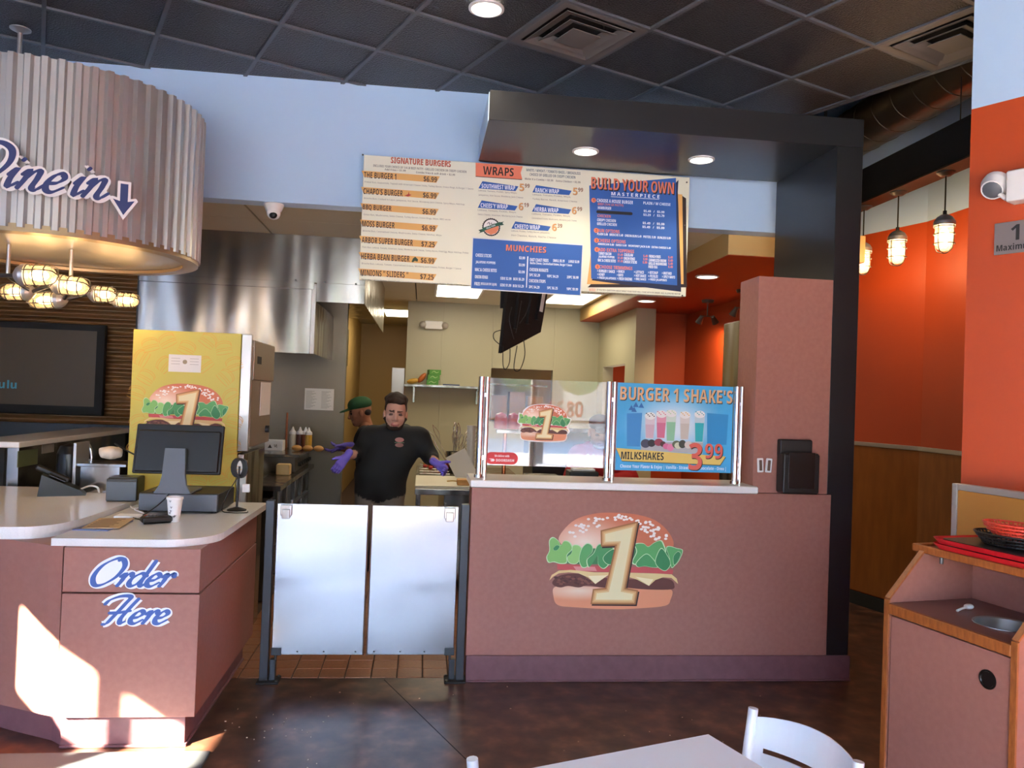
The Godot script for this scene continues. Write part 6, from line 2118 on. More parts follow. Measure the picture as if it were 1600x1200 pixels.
	for q in [[0.25, 0.62, 0.04], [0.55, 0.6, 0.03], [0.8, 0.5, 0.05]]:
		m = MB.new()
		var bl: Vector3 = scr[0].lerp(scr[1], q[0]).lerp(scr[3].lerp(scr[2], q[0]), 0.2)
		var tl: Vector3 = scr[0].lerp(scr[1], q[0]).lerp(scr[3].lerp(scr[2], q[0]), q[1])
		var dd := (tl - bl)
		m.box((bl + tl) * 0.5 + nn * 0.015, Vector3(q[2], dd.length(), 0.03), 0.004, Basis(dd.normalized().cross(nn), dd.normalized(), nn))
		part(t, "mount_rail", m, mats.black_matte)
	m = MB.new()
	var l0: Vector3 = scr[0].lerp(scr[1], 0.82).lerp(scr[3].lerp(scr[2], 0.82), 0.3)
	var l1: Vector3 = scr[0].lerp(scr[1], 0.82).lerp(scr[3].lerp(scr[2], 0.82), 0.62)
	m.box((l0 + l1) * 0.5 + nn * 0.032, Vector3(0.045, (l1 - l0).length(), 0.004), 0.0, Basis((l1 - l0).normalized().cross(nn), (l1 - l0).normalized(), nn))
	part(t, "label_strip", m, mats.white_plastic)
	m = MB.new()
	var wire := [[[786, 540], [786, 570], [790, 577], [796, 566], [797, 545]], [[808, 540], [803, 575], [812, 578], [820, 555], [818, 530]], [[783, 540], [772, 530], [772, 520], [782, 516]], [[800, 480], [796, 500], [803, 530]], [[815, 470], [810, 500], [806, 520]], [[830, 468], [822, 490], [812, 505]]]
	for w in wire:
		var pts: Array = []
		for q in w: pts.append(o + pz(q[0], q[1], -6.4))
		m.tube(curve3(pts, 5), 0.004, 6)
	part(t, "cable", m, mats.black_plastic)
	# shelf of boxes inside the pass-through
	t = thing("passage_shelf", "shelf with brown cartons seen through the pass-through slot", "shelf", Vector3(1.45, 1.3, -12.2))
	m = MB.new()
	m.bb(Vector3(-0.45, 0, -0.15), Vector3(0.45, 0.03, 0.15))
	m.bb(Vector3(-0.45, 0.55, -0.15), Vector3(0.45, 0.58, 0.15))
	m.bb(Vector3(-0.45, 0, -0.15), Vector3(-0.42, 0.75, 0.15))
	part(t, "frame", m, mats.steel)
	for k in 3:
		m = MB.new()
		m.bb(Vector3(-0.4 + k * 0.28, 0.03, -0.12), Vector3(-0.16 + k * 0.28, 0.4 + 0.06 * (k % 2), 0.12), 0.004)
		single("brown_carton", m, mat("cardboard", rgb(164, 120, 76), 0.8), "brown carton standing on the pass-through shelf", "box", t.position, "cartons in the pass-through")
	# behind the guard glass
	t = thing("heat_lamp_stand", "copper tube lamp stand with red shades behind the guard glass", "lamp", Vector3(pz(787, 735, -5.25).x, 0.9, -5.25))
	m = MB.new()
	m.bb(Vector3(-0.16, 0, -0.1), Vector3(0.12, 0.22, 0.1), 0.01)
	part(t, "base", m, mat("copper", rgb(190, 120, 80), 0.25, 1.0))
	m = MB.new()
	m.cyl(Vector3(0, 0.22, 0), Vector3(0, 0.56, 0), 0.013, 0.013, 16)
	part(t, "pole", m, mat("copper", rgb(190, 120, 80), 0.25, 1.0))
	m = MB.new()
	m.bb(Vector3(-0.06, 0.55, -0.02), Vector3(0.1, 0.575, 0.02), 0.004)
	part(t, "arm", m, mats.steel)
	for q in [[-0.03, 0.0], [0.055, -0.01]]:
		m = MB.new()
		m.lathe([Vector2(0.045, 0.58), Vector2(0.046, 0.63), Vector2(0.035, 0.675), Vector2(0.0, 0.69)], Vector3(q[0], 0, q[1]), 20)
		part(t, "shade", m, mat("lamp_red", rgb(176, 30, 32), 0.3))
	m = MB.new()
	m.bb(Vector3(-0.09, 0, -0.06), Vector3(0.09, 0.05, 0.06), 0.006)
	t = thing("order_tablet", "black receipt tray with a white slip behind the guard glass", "tray", Vector3(pz(918, 742, -5.15).x, 0.9, -5.33))
	var bm := MB.new()
	bm.bb(Vector3(-0.1, 0, -0.08), Vector3(0.1, 0.31, 0.08), 0.008)
	part(t, "body", bm, mats.black_plastic)
	bm = MB.new()
	bm.bb(Vector3(-0.07, 0.31, -0.05), Vector3(0.08, 0.325, 0.05), 0.002)
	part(t, "slip", bm, mats.white_paper)
	t = thing("steam_cover", "long stainless steam cover on the counter behind the guard glass", "lid", Vector3(0.86, 0.9, -5.3))
	m = MB.new()
	m.bb(Vector3(-0.16, 0, -0.18), Vector3(0.1, 0.27, 0.18), 0.02)
	part(t, "cover", m, mats.steel)
	t = thing("black_fryer", "black upright appliance beyond the guard glass", "appliance", Vector3(0.98, 0, -7.6))
	m = MB.new()
	m.bb(Vector3(0.06, 0.0, -0.4), Vector3(0.66, 1.38, 0.3), 0.01)
	part(t, "body", m, mats.black_plastic)
	m = MB.new()
	m.bb(Vector3(0.05, 1.38, -0.42), Vector3(0.68, 1.42, 0.32), 0.006)
	part(t, "top", m, mats.steel)
	# tall steel cooler beside the column
	t = thing("steel_cooler", "tall stainless cooler standing behind the mauve column", "cooler", Vector3(2.3, 0, -5.4))
	var cp := pz(1131, 506, -5.6)
	m = MB.new()
	m.bb(Vector3(cp.x - 2.3, 0.9, -0.2), Vector3(0.2, cp.y, 0.2), 0.006)
	m.bb(Vector3(cp.x - 2.3, 0.0, -0.2), Vector3(0.2, 0.895, 0.2), 0.006)
	part(t, "body", m, mats.steel)
	m = MB.new()
	m.bb(Vector3(cp.x - 2.3 - 0.02, 1.9, 0.14), Vector3(cp.x - 2.3, 2.1, 0.19), 0.004)
	part(t, "hinge_bar", m, mats.galvanised)
	# spot fixtures under the soffit
	for k in 2:
		var p := py([1106.0, 1161.0][k], [469.0, 453.0][k], 2.846)
		t = thing("spot_fixture", "twin-head spotlight under the soffit, " + ["nearer the kitchen doorway", "beside the mauve column"][k], "light", p, 0, "spotlights under the soffit")
		m = MB.new()
		m.lathe([Vector2(0.0, -0.03), Vector2(0.06, -0.03), Vector2(0.07, 0.0)], Vector3.ZERO, 20)
		part(t, "canopy_plate", m, mats.iron)
		m = MB.new()
		m.cyl(Vector3(0, -0.03, 0), Vector3(0, -0.18, 0), 0.007, 0.007, 8)
		m.cyl(Vector3(-0.07, -0.18, 0), Vector3(0.07, -0.18, 0), 0.006, 0.006, 8)
		part(t, "stem", m, mats.iron)
		for s in [-1.0, 1.0]:
			m = MB.new()
			var d := Vector3(s * 0.5 + 0.2, -0.9, -0.5).normalized()
			m.cyl(Vector3(s * 0.06, -0.18, 0), Vector3(s * 0.06, -0.18, 0) + d * 0.09, 0.02, 0.04, 16, false)
			part(t, "lamp_head", m, mats.iron)
			m = MB.new()
			m.ball(Vector3(s * 0.06, -0.18, 0) + d * 0.07, Vector3(0.024, 0.024, 0.024), 10)
			part(t, "bulb", m, mats.lamp_face)
		lamp_spot(t, Vector3(0, -0.3, 0), Vector3(0.35, -1.0, -0.6), 0.45, rgb(255, 214, 160), 55.0, 0.04)
	# television and the pick-up ledge on the left
	t = thing("television", "black flat television on the ribbed bronze wall", "television", Vector3(-3.6, 1.3, -7.6))
	o = -t.position
	var hi := pz(165, 508, -7.6)
	var lo := pz(162, 650, -7.6)
	m = MB.new()
	m.bb(o + Vector3(-4.75, lo.y, -7.655), o + Vector3(hi.x, hi.y, -7.6), 0.006)
	part(t, "bezel", m, mats.black_matte)
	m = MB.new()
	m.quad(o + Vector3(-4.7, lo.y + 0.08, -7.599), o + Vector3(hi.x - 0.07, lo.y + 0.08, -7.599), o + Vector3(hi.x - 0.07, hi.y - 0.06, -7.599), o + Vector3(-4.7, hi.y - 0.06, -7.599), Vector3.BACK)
	part(t, "screen", m, mat("screen_reflected_brown", rgb(74, 60, 40), 0.45))  # brown reflection of the room put into the screen colour
	m = MB.new()
	var hp := pz(-14, 606, -7.6)
	txt(m, Transform3D(Basis(), o + Vector3(0, 0, -7.598)), "hulu", hp.x, hp.y, pz(26, 606, -7.6).x - hp.x, 0.075, 0.0, rgb(70, 150, 170))
	part(t, "screen_text", m, print_mat)
	t = thing("pickup_ledge", "steel-faced half wall with a white ledge beside the television", "counter", Vector3(-2.7, 0, -6.6))
	o = -t.position
	m = MB.new()
	m.bb(o + Vector3(-2.8, 0.0, -7.6), o + Vector3(-2.64, 1.24, -5.62), 0.003)
	part(t, "steel_face", m, mats.steel)
	m = MB.new()
	m.bb(o + Vector3(-2.95, 1.24, -7.62), o + Vector3(-2.6, 1.28, -5.53), 0.006)
	part(t, "ledge", m, mats.quartz)
	m = MB.new()
	m.bb(o + Vector3(-3.0, 0.0, -5.72), o + Vector3(-2.72, 1.24, -5.6), 0.003)
	part(t, "end_post", m, mats.black_matte)
	for q in [[28, 705, 58, 725, rgb(96, 104, 66)], [66, 694, 84, 706, rgb(150, 146, 136)]]:
		var s0 := px(q[0], q[1], -2.638)
		var s1 := px(q[2], q[3], -2.638)
		m = MB.new()
		m.bb(o + Vector3(-2.64, minf(s0.y, s1.y), minf(s0.z, s1.z)), o + Vector3(-2.636, maxf(s0.y, s1.y), maxf(s0.z, s1.z)))
		part(t, "sticker", m, mat("sticker_%d" % q[0], q[4], 0.5))

func dome(at: Vector3, r: float, label: String) -> void:
	var t := thing("dome_camera", label, "camera", at)
	var m := MB.new()
	m.lathe([Vector2(r * 0.72, -r * 0.75), Vector2(r, -r * 0.1), Vector2(r, 0.0)], Vector3.ZERO, 24)
	part(t, "mount", m, mats.white_plastic)
	m = MB.new()
	m.ball(Vector3(0, -r * 0.85, 0), Vector3(r * 0.68, r * 0.68, r * 0.68), 20)
	var b := part(t, "ball", m, mats.white_plastic)
	m = MB.new()
	m.ball(Vector3(0.05 * r, -r * 1.15, r * 0.42), Vector3(r * 0.4, r * 0.36, r * 0.3), 16)
	part(b, "lens", m, mats.black_gloss)

# ------------------------------------------------------------------ things on the desk
func build_desk_things() -> void:
	var m := MB.new()
	var T := 0.965
	# cash drawer
	var t := thing("cash_drawer", "dark grey cash drawer under the screen on the order desk", "cash drawer", Vector3(-1.35, T, -4.9))
	m.bb(Vector3(-0.218, 0.008, -0.2), Vector3(0.218, 0.112, 0.18), 0.004)
	part(t, "case", m, mats.black_plastic)
	m = MB.new()
	m.bb(Vector3(-0.214, 0.012, 0.18), Vector3(0.214, 0.108, 0.196), 0.003)
	part(t, "front", m, mats.grey_plastic)
	for x in [-0.19, 0.19]:
		m = MB.new()
		m.cyl(Vector3(x, 0, 0.15), Vector3(x, 0.01, 0.15), 0.012, 0.012, 10)
		part(t, "foot", m, mats.black_plastic)
	# screen seen from behind
	t = thing("pos_screen", "black point of sale screen seen from behind on the cash drawer", "monitor", Vector3(-1.375, T + 0.112, -4.84))
	var bs := Basis(Vector3.RIGHT, -0.22)
	m = MB.new()
	m.box(Vector3(0, 0.245, 0.07), Vector3(0.485, 0.285, 0.022), 0.006, bs)
	part(t, "shell", m, mats.black_plastic)
	m = MB.new()
	var rear: Array = []
	m.box(Vector3(0, 0.235, 0.09), Vector3(0.46, 0.24, 0.02), 0.01, bs)
	part(t, "rear_cover", m, mats.black_plastic)
	m = MB.new()
	var sp := v2([-0.06, 0.0, 0.06, 0.0, 0.055, 0.255, -0.055, 0.255])
	m.prism(v2([-0.1, 0.0, 0.1, 0.0, 0.072, 0.05, 0.062, 0.1, 0.055, 0.255, -0.055, 0.255, -0.062, 0.1, -0.072, 0.05]), 0.0, 0.03, Transform3D(Basis(Vector3.RIGHT, -0.1), Vector3(0, 0.0, 0.142)))
	part(t, "stand", m, mats.grey_plastic)
	m = MB.new()
	m.bb(Vector3(-0.1, 0, -0.08), Vector3(0.1, 0.014, 0.15), 0.006)
	part(t, "foot_plate", m, mats.grey_plastic)
	# receipt printer
	t = thing("receipt_printer", "dark grey receipt printer beside the cash drawer", "printer", Vector3(-1.75, 0.992, -5.02), 0.12)
	m = MB.new()
	m.bb(Vector3(-0.085, 0.0, -0.12), Vector3(0.085, 0.135, 0.085), 0.006)
	part(t, "case", m, mats.black_plastic)
	m = MB.new()
	m.bb(Vector3(-0.083, 0.004, 0.085), Vector3(0.083, 0.118, 0.095), 0.004)
	part(t, "front_cover", m, mats.grey_plastic)
	m = MB.new()
	m.bb(Vector3(-0.08, 0.132, -0.08), Vector3(0.08, 0.14, 0.06), 0.003)
	part(t, "lid", m, mats.black_gloss)
	# foam cup
	t = thing("foam_cup", "white foam cup with pen marks before the cash drawer", "cup", Vector3(-1.285, T, -4.42))
	m = MB.new()
	m.lathe([Vector2(0.0, 0.0), Vector2(0.027, 0.0), Vector2(0.039, 0.118), Vector2(0.043, 0.12), Vector2(0.043, 0.132), Vector2(0.039, 0.133), Vector2(0.036, 0.11), Vector2(0.024, 0.01), Vector2(0.0, 0.01)], Vector3.ZERO, 28)
	part(t, "cup_body", m, mat("foam", rgb(232, 230, 226), 0.7))
	m = MB.new()
	for q in [[-0.5, 0.112], [-0.35, 0.08], [-0.45, 0.06], [0.25, 0.035], [-0.6, 0.05], [0.1, 0.03]]:
		var pts: Array = []
		for k in 5:
			var an: float = PI / 2 + q[0] + 0.08 * k
			var rr: float = 0.0275 + 0.0115 * q[1] / 0.118
			pts.append(Vector3(cos(an) * rr * -1.0, q[1] + 0.006 * sin(k * 2.2), sin(an) * rr))
		m.tube(pts, 0.0013, 5)
	part(t, "pen_marks", m, mats.black_matte)
	# card terminal
	t = thing("card_terminal", "black hand-held card terminal lying by the foam cup", "card terminal", Vector3(-1.36, T, -4.37), 0.5)
	m = MB.new()
	m.box(Vector3(0, 0.02, 0), Vector3(0.15, 0.035, 0.075), 0.01)
	part(t, "body", m, mats.black_plastic)
	m = MB.new()
	m.box(Vector3(0.03, 0.038, 0), Vector3(0.055, 0.006, 0.055), 0.002)
	part(t, "display", m, mats.black_gloss)
	for k in 6:
		m = MB.new()
		m.box(Vector3(-0.05 + 0.018 * (k % 3), 0.039, -0.015 + 0.026 * (k / 3)), Vector3(0.012, 0.006, 0.016), 0.002)
		part(t, "key", m, mats.grey_plastic if k else mat("key_red", rgb(180, 44, 40), 0.4))
	# leaflets
	var lf := [["blue edged leaflets, lowest in the pile on the order desk", rgb(92, 110, 160), 0.0], ["tan menu leaflet lying on the pile on the order desk", rgb(190, 158, 116), 0.15]]
	for k in 2:
		m = MB.new()
		m.bb(Vector3(-0.085, 0, -0.15), Vector3(0.085, 0.005, 0.15))
		var l := single("menu_leaflet", m, mat("leaflet_%d" % k, lf[k][1], 0.5), lf[k][0], "leaflet", Vector3(-1.58 + 0.015 * k, T + 0.0055 * k, -4.26 - 0.03 * k), "leaflets on the order desk")
		l.rotation.y = -0.05 + lf[k][2]
		var pm := MB.new()
		for q in 6: pm.bb(Vector3(-0.07, 0.005, -0.12 + q * 0.045), Vector3(0.05 - 0.01 * (q % 3), 0.0056, -0.105 + q * 0.045))
		part(l, "print", pm, mat("leaflet_ink", rgb(110, 80, 60), 0.6))
	m = MB.new()
	m.bb(Vector3(-0.06, 0, -0.045), Vector3(0.06, 0.012, 0.045), 0.002)
	single("note_pad", m, mats.white_paper, "small white note pad behind the leaflets", "note pad", Vector3(-1.56, T, -4.54))
	# cable stand
	t = thing("headset_stand", "black headset stand with coiled cable at the desk end", "headset stand", Vector3(-1.06, T, -4.86))
	m = MB.new()
	m.lathe([Vector2(0.0, 0.02), Vector2(0.012, 0.02), Vector2(0.055, 0.006), Vector2(0.055, 0.0)].slice(0), Vector3.ZERO, 20)
	part(t, "foot", m, mats.black_plastic)
	m = MB.new()
	m.cyl(Vector3(0, 0.01, 0), Vector3(0.005, 0.26, 0), 0.007, 0.006, 10)
	part(t, "pole", m, mats.black_plastic)
	m = MB.new()
	for k in 5:
		var ring: Array = []
		for q in 17: ring.append(Vector3(cos(TAU * q / 16) * 0.034 + 0.008 * k - 0.01, 0.25 + sin(TAU * q / 16) * 0.055, 0.008 * k - 0.015))
		m.tube(ring, 0.005, 6)
	part(t, "cable_coil", m, mats.black_plastic)
	m = MB.new()
	m.tube(curve3([Vector3(0, 0.2, 0), Vector3(-0.05, 0.1, 0.02), Vector3(-0.07, 0.01, 0.06), Vector3(0.0, 0.006, 0.13), Vector3(0.08, 0.006, 0.12), Vector3(0.075, 0.006, 0.06)], 6), 0.003, 6)
	part(t, "cable", m, mats.black_plastic)
	m = MB.new()
	m.bb(Vector3(0.015, 0.1, -0.06), Vector3(0.06, 0.15, -0.045), 0.004)
	part(t, "clip", m, mats.white_plastic)
	# cables on the desk
	m = MB.new()
	m.tube(curve3([Vector3(-1.5, T + 0.115, -4.73), Vector3(-1.4, T + 0.12, -4.7), Vector3(-1.44, T + 0.06, -4.69), Vector3(-1.5, T + 0.005, -4.62), Vector3(-1.52, T + 0.005, -4.5), Vector3(-1.42, T + 0.006, -4.4)], 6), 0.0035, 6)
	single("black_cable", m, mats.black_plastic, "black cable running from the cash drawer to the card terminal", "cable")
	m = MB.new()
	m.tube(curve3([Vector3(-1.66, T + 0.012, -4.86), Vector3(-1.62, T + 0.008, -4.8), Vector3(-1.56, T + 0.02, -4.83), Vector3(-1.6, T + 0.012, -4.75), Vector3(-1.52, T + 0.006, -4.66)], 6), 0.004, 6)
	single("white_cable", m, mats.white_plastic, "white cable tangle beside the receipt printer", "cable")
	# phone
	t = thing("desk_phone", "black desk telephone on the curved counter", "telephone", py(98, 772, 0.992), 0.35)
	m = MB.new()
	m.prism(v2([-0.13, 0.0, 0.13, 0.0, 0.1, 0.03, -0.11, 0.13]), -0.1, 0.1, Transform3D())
	part(t, "body", m, mats.black_plastic)
	m = MB.new()
	m.box(Vector3(-0.06, 0.12, -0.06), Vector3(0.21, 0.035, 0.05), 0.012, Basis(Vector3.BACK, -0.45))
	part(t, "handset", m, mats.black_plastic)
	m = MB.new()
	m.box(Vector3(-0.03, 0.105, 0.03), Vector3(0.1, 0.006, 0.08), 0.002, Basis(Vector3.BACK, -0.45))
	part(t, "display", m, mats.black_gloss)
	m = MB.new()
	m.tube(curve3([Vector3(0.1, 0.03, 0.0), Vector3(0.15, 0.05, 0.02), Vector3(0.19, 0.04, 0.03), Vector3(0.2, 0.005, 0.02)], 6), 0.006, 6)
	part(t, "cord", m, mats.white_plastic)
	# airpot
	t = thing("airpot", "tall black airpot with a chrome handle on the curved counter", "airpot", py(100, 765, 0.992) + Vector3(-0.03, 0, -0.14))
	m = MB.new()
	m.lathe([Vector2(0.0, 0.0), Vector2(0.075, 0.0), Vector2(0.08, 0.02), Vector2(0.078, 0.22), Vector2(0.06, 0.27), Vector2(0.0, 0.29)], Vector3.ZERO, 28)
	part(t, "body", m, mats.black_gloss)
	m = MB.new()
	m.tube(curve3([Vector3(0.05, 0.26, 0.0), Vector3(0.11, 0.29, 0.01), Vector3(0.14, 0.2, 0.01), Vector3(0.13, 0.06, 0.01)], 6), 0.012, 8)
	part(t, "handle", m, mats.chrome)
	m = MB.new()
	m.bb(Vector3(0.1, 0.15, 0.03), Vector3(0.14, 0.19, 0.034))
	part(t, "label", m, mats.white_paper)
	# steel box and the cloth bundle on it
	t = thing("steel_bin", "stainless bin with a folded flange behind the receipt printer", "bin", Vector3(-2.0, 0.992, -5.39))
	m = MB.new()
	m.bb(Vector3(-0.12, 0.0, -0.12), Vector3(0.12, 0.17, 0.1), 0.004)
	m.bb(Vector3(-0.14, 0.165, -0.13), Vector3(0.16, 0.185, 0.11), 0.003)
	part(t, "bin", m, mats.steel)
	m = MB.new()
	m.bb(Vector3(-0.17, 0.0, -0.11), Vector3(-0.15, 0.31, 0.09), 0.003)
	part(t, "side_sheet", m, mats.galvanised)
	var f := Field.new(Vector3(-0.1, -0.02, -0.1), Vector3(0.1, 0.16, 0.1), 0.008)
	f.ell(Vector3(0, 0.04, 0), Vector3(0.07, 0.042, 0.058), 0, 0.02)
	var rng := RandomNumberGenerator.new()
	rng.seed = 3
	for k in 16:
		var an := rng.randf() * TAU
		var q := Vector3(cos(an) * 0.055, rng.randf_range(0.015, 0.06), sin(an) * 0.045)
		f.cap(q, q * 0.7 + Vector3(rng.randf_range(-0.03, 0.03), rng.randf_range(0.0, 0.04), 0), 0.016, 0.008, 0, 0.008)
	m = MB.new()
	f.to(m, [rgb(222, 212, 198)])
	single("cloth_bundle", m, mats.figure, "pale knotted cloth bundle on the steel bin", "cloth", Vector3(-1.98, 1.198, -5.4))
	m = MB.new()
	m.tube(curve3([Vector3(-1.95, 1.3, -5.38), Vector3(-1.85, 1.28, -5.24), Vector3(-1.7, 1.23, -5.14), Vector3(-1.58, 1.2, -4.98)], 6), 0.005, 6)
	single("screen_cable", m, mats.black_plastic, "black cable slung from the cloth bundle to the screen", "cable")

# ------------------------------------------------------------------ people
const SKIN := 0
const TOP := 1
const LEG := 2
const SHOE := 3
const GLOVE := 4
const HAIR := 5
const LIP := 6
const EYE := 7
const BROW := 8
func hand(mb: MB, wrist: Vector3, dir: Vector3, palm_n: Vector3, curl: float, pal: Array, lab := GLOVE) -> void:
	# palm, four fingers of unequal length with two bends, thumb from the side of the palm
	var d := dir.normalized()
	var n := (palm_n - d * palm_n.dot(d)).normalized()
	var s := d.cross(n)
	var f := Field.new(wrist - Vector3.ONE * 0.15, wrist + Vector3.ONE * 0.22, 0.005)
	f.cap(wrist - d * 0.05, wrist + d * 0.01, 0.03, 0.028, lab, 0.012)
	for k in 4:
		var off := s * (-0.027 + 0.018 * k)
		f.cap(wrist + off * 0.6, wrist + d * 0.076 + off, 0.014, 0.012, lab, 0.014)
		var L: float = [0.06, 0.073, 0.078, 0.07][k]
		var p := wrist + d * 0.078 + off
		var dd := d
		for j in 3:
			dd = (dd.rotated(s, -curl * (0.55 + 0.25 * j))).normalized()
			var q: Vector3 = p + dd * L * [0.45, 0.31, 0.24][j]
			f.cap(p, q, 0.0098 - 0.0008 * j, 0.0092 - 0.0008 * j, lab, 0.006)
			p = q
	var tp := wrist + d * 0.03 + s * 0.034
	var td := (d * 0.75 + s * 0.65 - n * -0.25).normalized()
	var t1 := tp + td * 0.035
	f.cap(wrist + d * 0.015 + s * 0.02, tp, 0.015, 0.013, lab, 0.012)
	f.cap(tp, t1, 0.0125, 0.011, lab, 0.008)
	f.cap(t1, t1 + (td + d * 0.5).normalized() * 0.03, 0.011, 0.009, lab, 0.006)
	f.to(mb, pal)
func head(mb: MB, c: Vector3, bs: Basis, pal: Array, beard: bool, k := 1.1) -> void:
	# c: middle of the head; bs.z looks out of the face
	var f := Field.new(c - Vector3.ONE * 0.22, c + Vector3.ONE * 0.22, 0.0055)
	var P := func(x: float, y: float, z: float) -> Vector3: return c + bs * Vector3(x, y, z) * k
	f.ell(P.call(0, 0.03, -0.012), Vector3(0.074, 0.092, 0.094) * k, SKIN, 0.03, bs)
	f.ell(P.call(0, -0.03, 0.022), Vector3(0.058, 0.08, 0.062) * k, SKIN, 0.03, bs)
	f.ell(P.call(0, -0.088, 0.045), Vector3(0.03, 0.022, 0.03) * k, HAIR if beard else SKIN, 0.025, bs)
	f.cap(P.call(0, -0.05, -0.03), P.call(0, -0.16, -0.045), 0.055, 0.058, SKIN, 0.03)
	f.cap(P.call(0, 0.012, 0.083), P.call(0, -0.028, 0.098), 0.009, 0.013, SKIN, 0.014)
	f.cap(P.call(-0.016, -0.034, 0.084), P.call(0.016, -0.034, 0.084), 0.008, 0.008, SKIN, 0.01)
	f.cap(P.call(-0.02, -0.066, 0.076), P.call(0.02, -0.066, 0.076), 0.0075, 0.0075, LIP, 0.006)
	for s in [-1.0, 1.0]:
		pass
		f.cap(P.call(s * 0.016, 0.027, 0.082), P.call(s * 0.048, 0.028, 0.07), 0.0045, 0.0035, BROW, 0.006)
		f.ell(P.call(s * 0.031, 0.006, 0.071), Vector3(0.012, 0.006, 0.0085) * k, EYE, 0.003, bs)
		f.ell(P.call(s * 0.077, -0.006, -0.01), Vector3(0.011, 0.031, 0.019) * k, SKIN, 0.008, bs)
		f.ell(P.call(s * 0.042, -0.026, 0.05), Vector3(0.022, 0.02, 0.022) * k, SKIN, 0.02, bs)
		if beard:
			f.cap(P.call(s * 0.066, -0.035, 0.0), P.call(s * 0.034, -0.088, 0.045), 0.016, 0.018, HAIR, 0.02)
	f.to(mb, pal)
func body(mb: MB, j: Dictionary, pal: Array, cell := 0.014) -> void:
	var lo := Vector3.ONE * 99.0
	var hi := -lo
	for k in j:
		if j[k] is Vector3:
			lo = lo.min(j[k]); hi = hi.max(j[k])
	var f := Field.new(lo - Vector3.ONE * 0.24, hi + Vector3.ONE * 0.24, cell)
	var across: Vector3 = (j.ls - j.rs).normalized()
	var mid: Vector3 = (j.ls + j.rs) * 0.5
	var hip: Vector3 = (j.lh + j.rh) * 0.5
	var w: float = j.get("bulk", 1.0)
	f.cap(j.rs - across * -0.04, j.ls - across * 0.04, 0.085 * w, 0.085 * w, TOP, 0.06)
	f.cap(mid + Vector3(0, -0.08, 0) + across * 0.07, hip + Vector3(0, 0.14, 0) + across * 0.05, 0.125 * w, 0.125 * w, TOP, 0.08)
	f.cap(mid + Vector3(0, -0.08, 0) - across * 0.07, hip + Vector3(0, 0.14, 0) - across * 0.05, 0.125 * w, 0.125 * w, TOP, 0.08)
	f.cap(hip + across * 0.06 + Vector3(0, 0.12, 0), hip + across * 0.06 + Vector3(0, 0.03, 0), 0.13 * w, 0.125 * w, TOP, 0.05)
	f.cap(hip - across * 0.06 + Vector3(0, 0.12, 0), hip - across * 0.06 + Vector3(0, 0.03, 0), 0.13 * w, 0.125 * w, TOP, 0.05)
	if j.get("hood", false):
		f.cap(mid - across * 0.07 + Vector3(0, 0.045, -0.075), mid + across * 0.07 + Vector3(0, 0.045, -0.075), 0.065, 0.065, TOP, 0.04)
		f.cap(mid - across * 0.085 + Vector3(0, 0.04, 0.0), mid + Vector3(0, -0.02, 0.09), 0.03, 0.026, TOP, 0.03)
		f.cap(mid + across * 0.085 + Vector3(0, 0.04, 0.0), mid + Vector3(0, -0.02, 0.09), 0.03, 0.026, TOP, 0.03)
	f.cap(mid, j.neck, 0.07, 0.058, SKIN if not j.get("hood", false) else TOP, 0.04)
	for s in ["l", "r"]:
		var sh: Vector3 = j[s + "s"]
		var el: Vector3 = j[s + "e"]
		var wr: Vector3 = j[s + "w"]
		var sl: float = j.get("sleeve", 0.6)
		f.cap(sh, el, 0.072 * w, 0.058 * w, TOP, 0.05)
		if j.get("short", false):
			f.cap(sh.lerp(el, 0.62), el, 0.05, 0.043, SKIN, 0.015)
			f.cap(el, wr, 0.043, 0.03, SKIN, 0.02)
		else:
			f.cap(el, el.lerp(wr, sl), 0.056 * w, 0.047 * w, TOP, 0.03)
			f.cap(el.lerp(wr, sl * 0.8), wr, 0.036, 0.028, SKIN, 0.012)
		var h: Vector3 = j[s + "h"]
		var kn: Vector3 = j[s + "k"]
		var an: Vector3 = j[s + "a"]
		f.cap(h, kn, 0.1 * w, 0.07, LEG, 0.04)
		f.cap(kn, an, 0.066, 0.05, LEG, 0.04)
		f.cap(an + Vector3(0, -0.035, 0), an + Vector3(0, -0.045, 0) + (j.fwd as Vector3) * 0.17, 0.044, 0.036, SHOE, 0.02)
	f.to(mb, pal)

func hair_cap(c: Vector3, bs: Basis, col: Color, curly: bool) -> MB:
	var f := Field.new(c - Vector3.ONE * 0.22, c + Vector3.ONE * 0.22, 0.007)
	f.ell(c + bs * Vector3(0, 0.098, -0.03), Vector3(0.084, 0.054, 0.1), 0, 0.02, bs)
	f.ell(c + bs * Vector3(0, 0.03, -0.07), Vector3(0.082, 0.072, 0.05), 0, 0.02, bs)
	for s in [-1.0, 1.0]: f.ell(c + bs * Vector3(s * 0.066, 0.045, -0.02), Vector3(0.022, 0.05, 0.05), 0, 0.02, bs)
	if curly:
		f.ell(c + bs * Vector3(0, 0.125, -0.005), Vector3(0.07, 0.035, 0.075), 0, 0.03, bs)
		var rng := RandomNumberGenerator.new()
		rng.seed = 17
		for k in 60:
			var a := rng.randf() * TAU
			var e := rng.randf_range(0.15, 1.5)
			var d := Vector3(cos(a) * cos(e), sin(e), sin(a) * cos(e))
			f.ell(c + bs * (Vector3(0, 0.09, -0.02) + d * Vector3(0.084, 0.06, 0.095)), Vector3.ONE * rng.randf_range(0.014, 0.022), 0, 0.012)
	var mb := MB.new()
	f.to(mb, [col])
	return mb

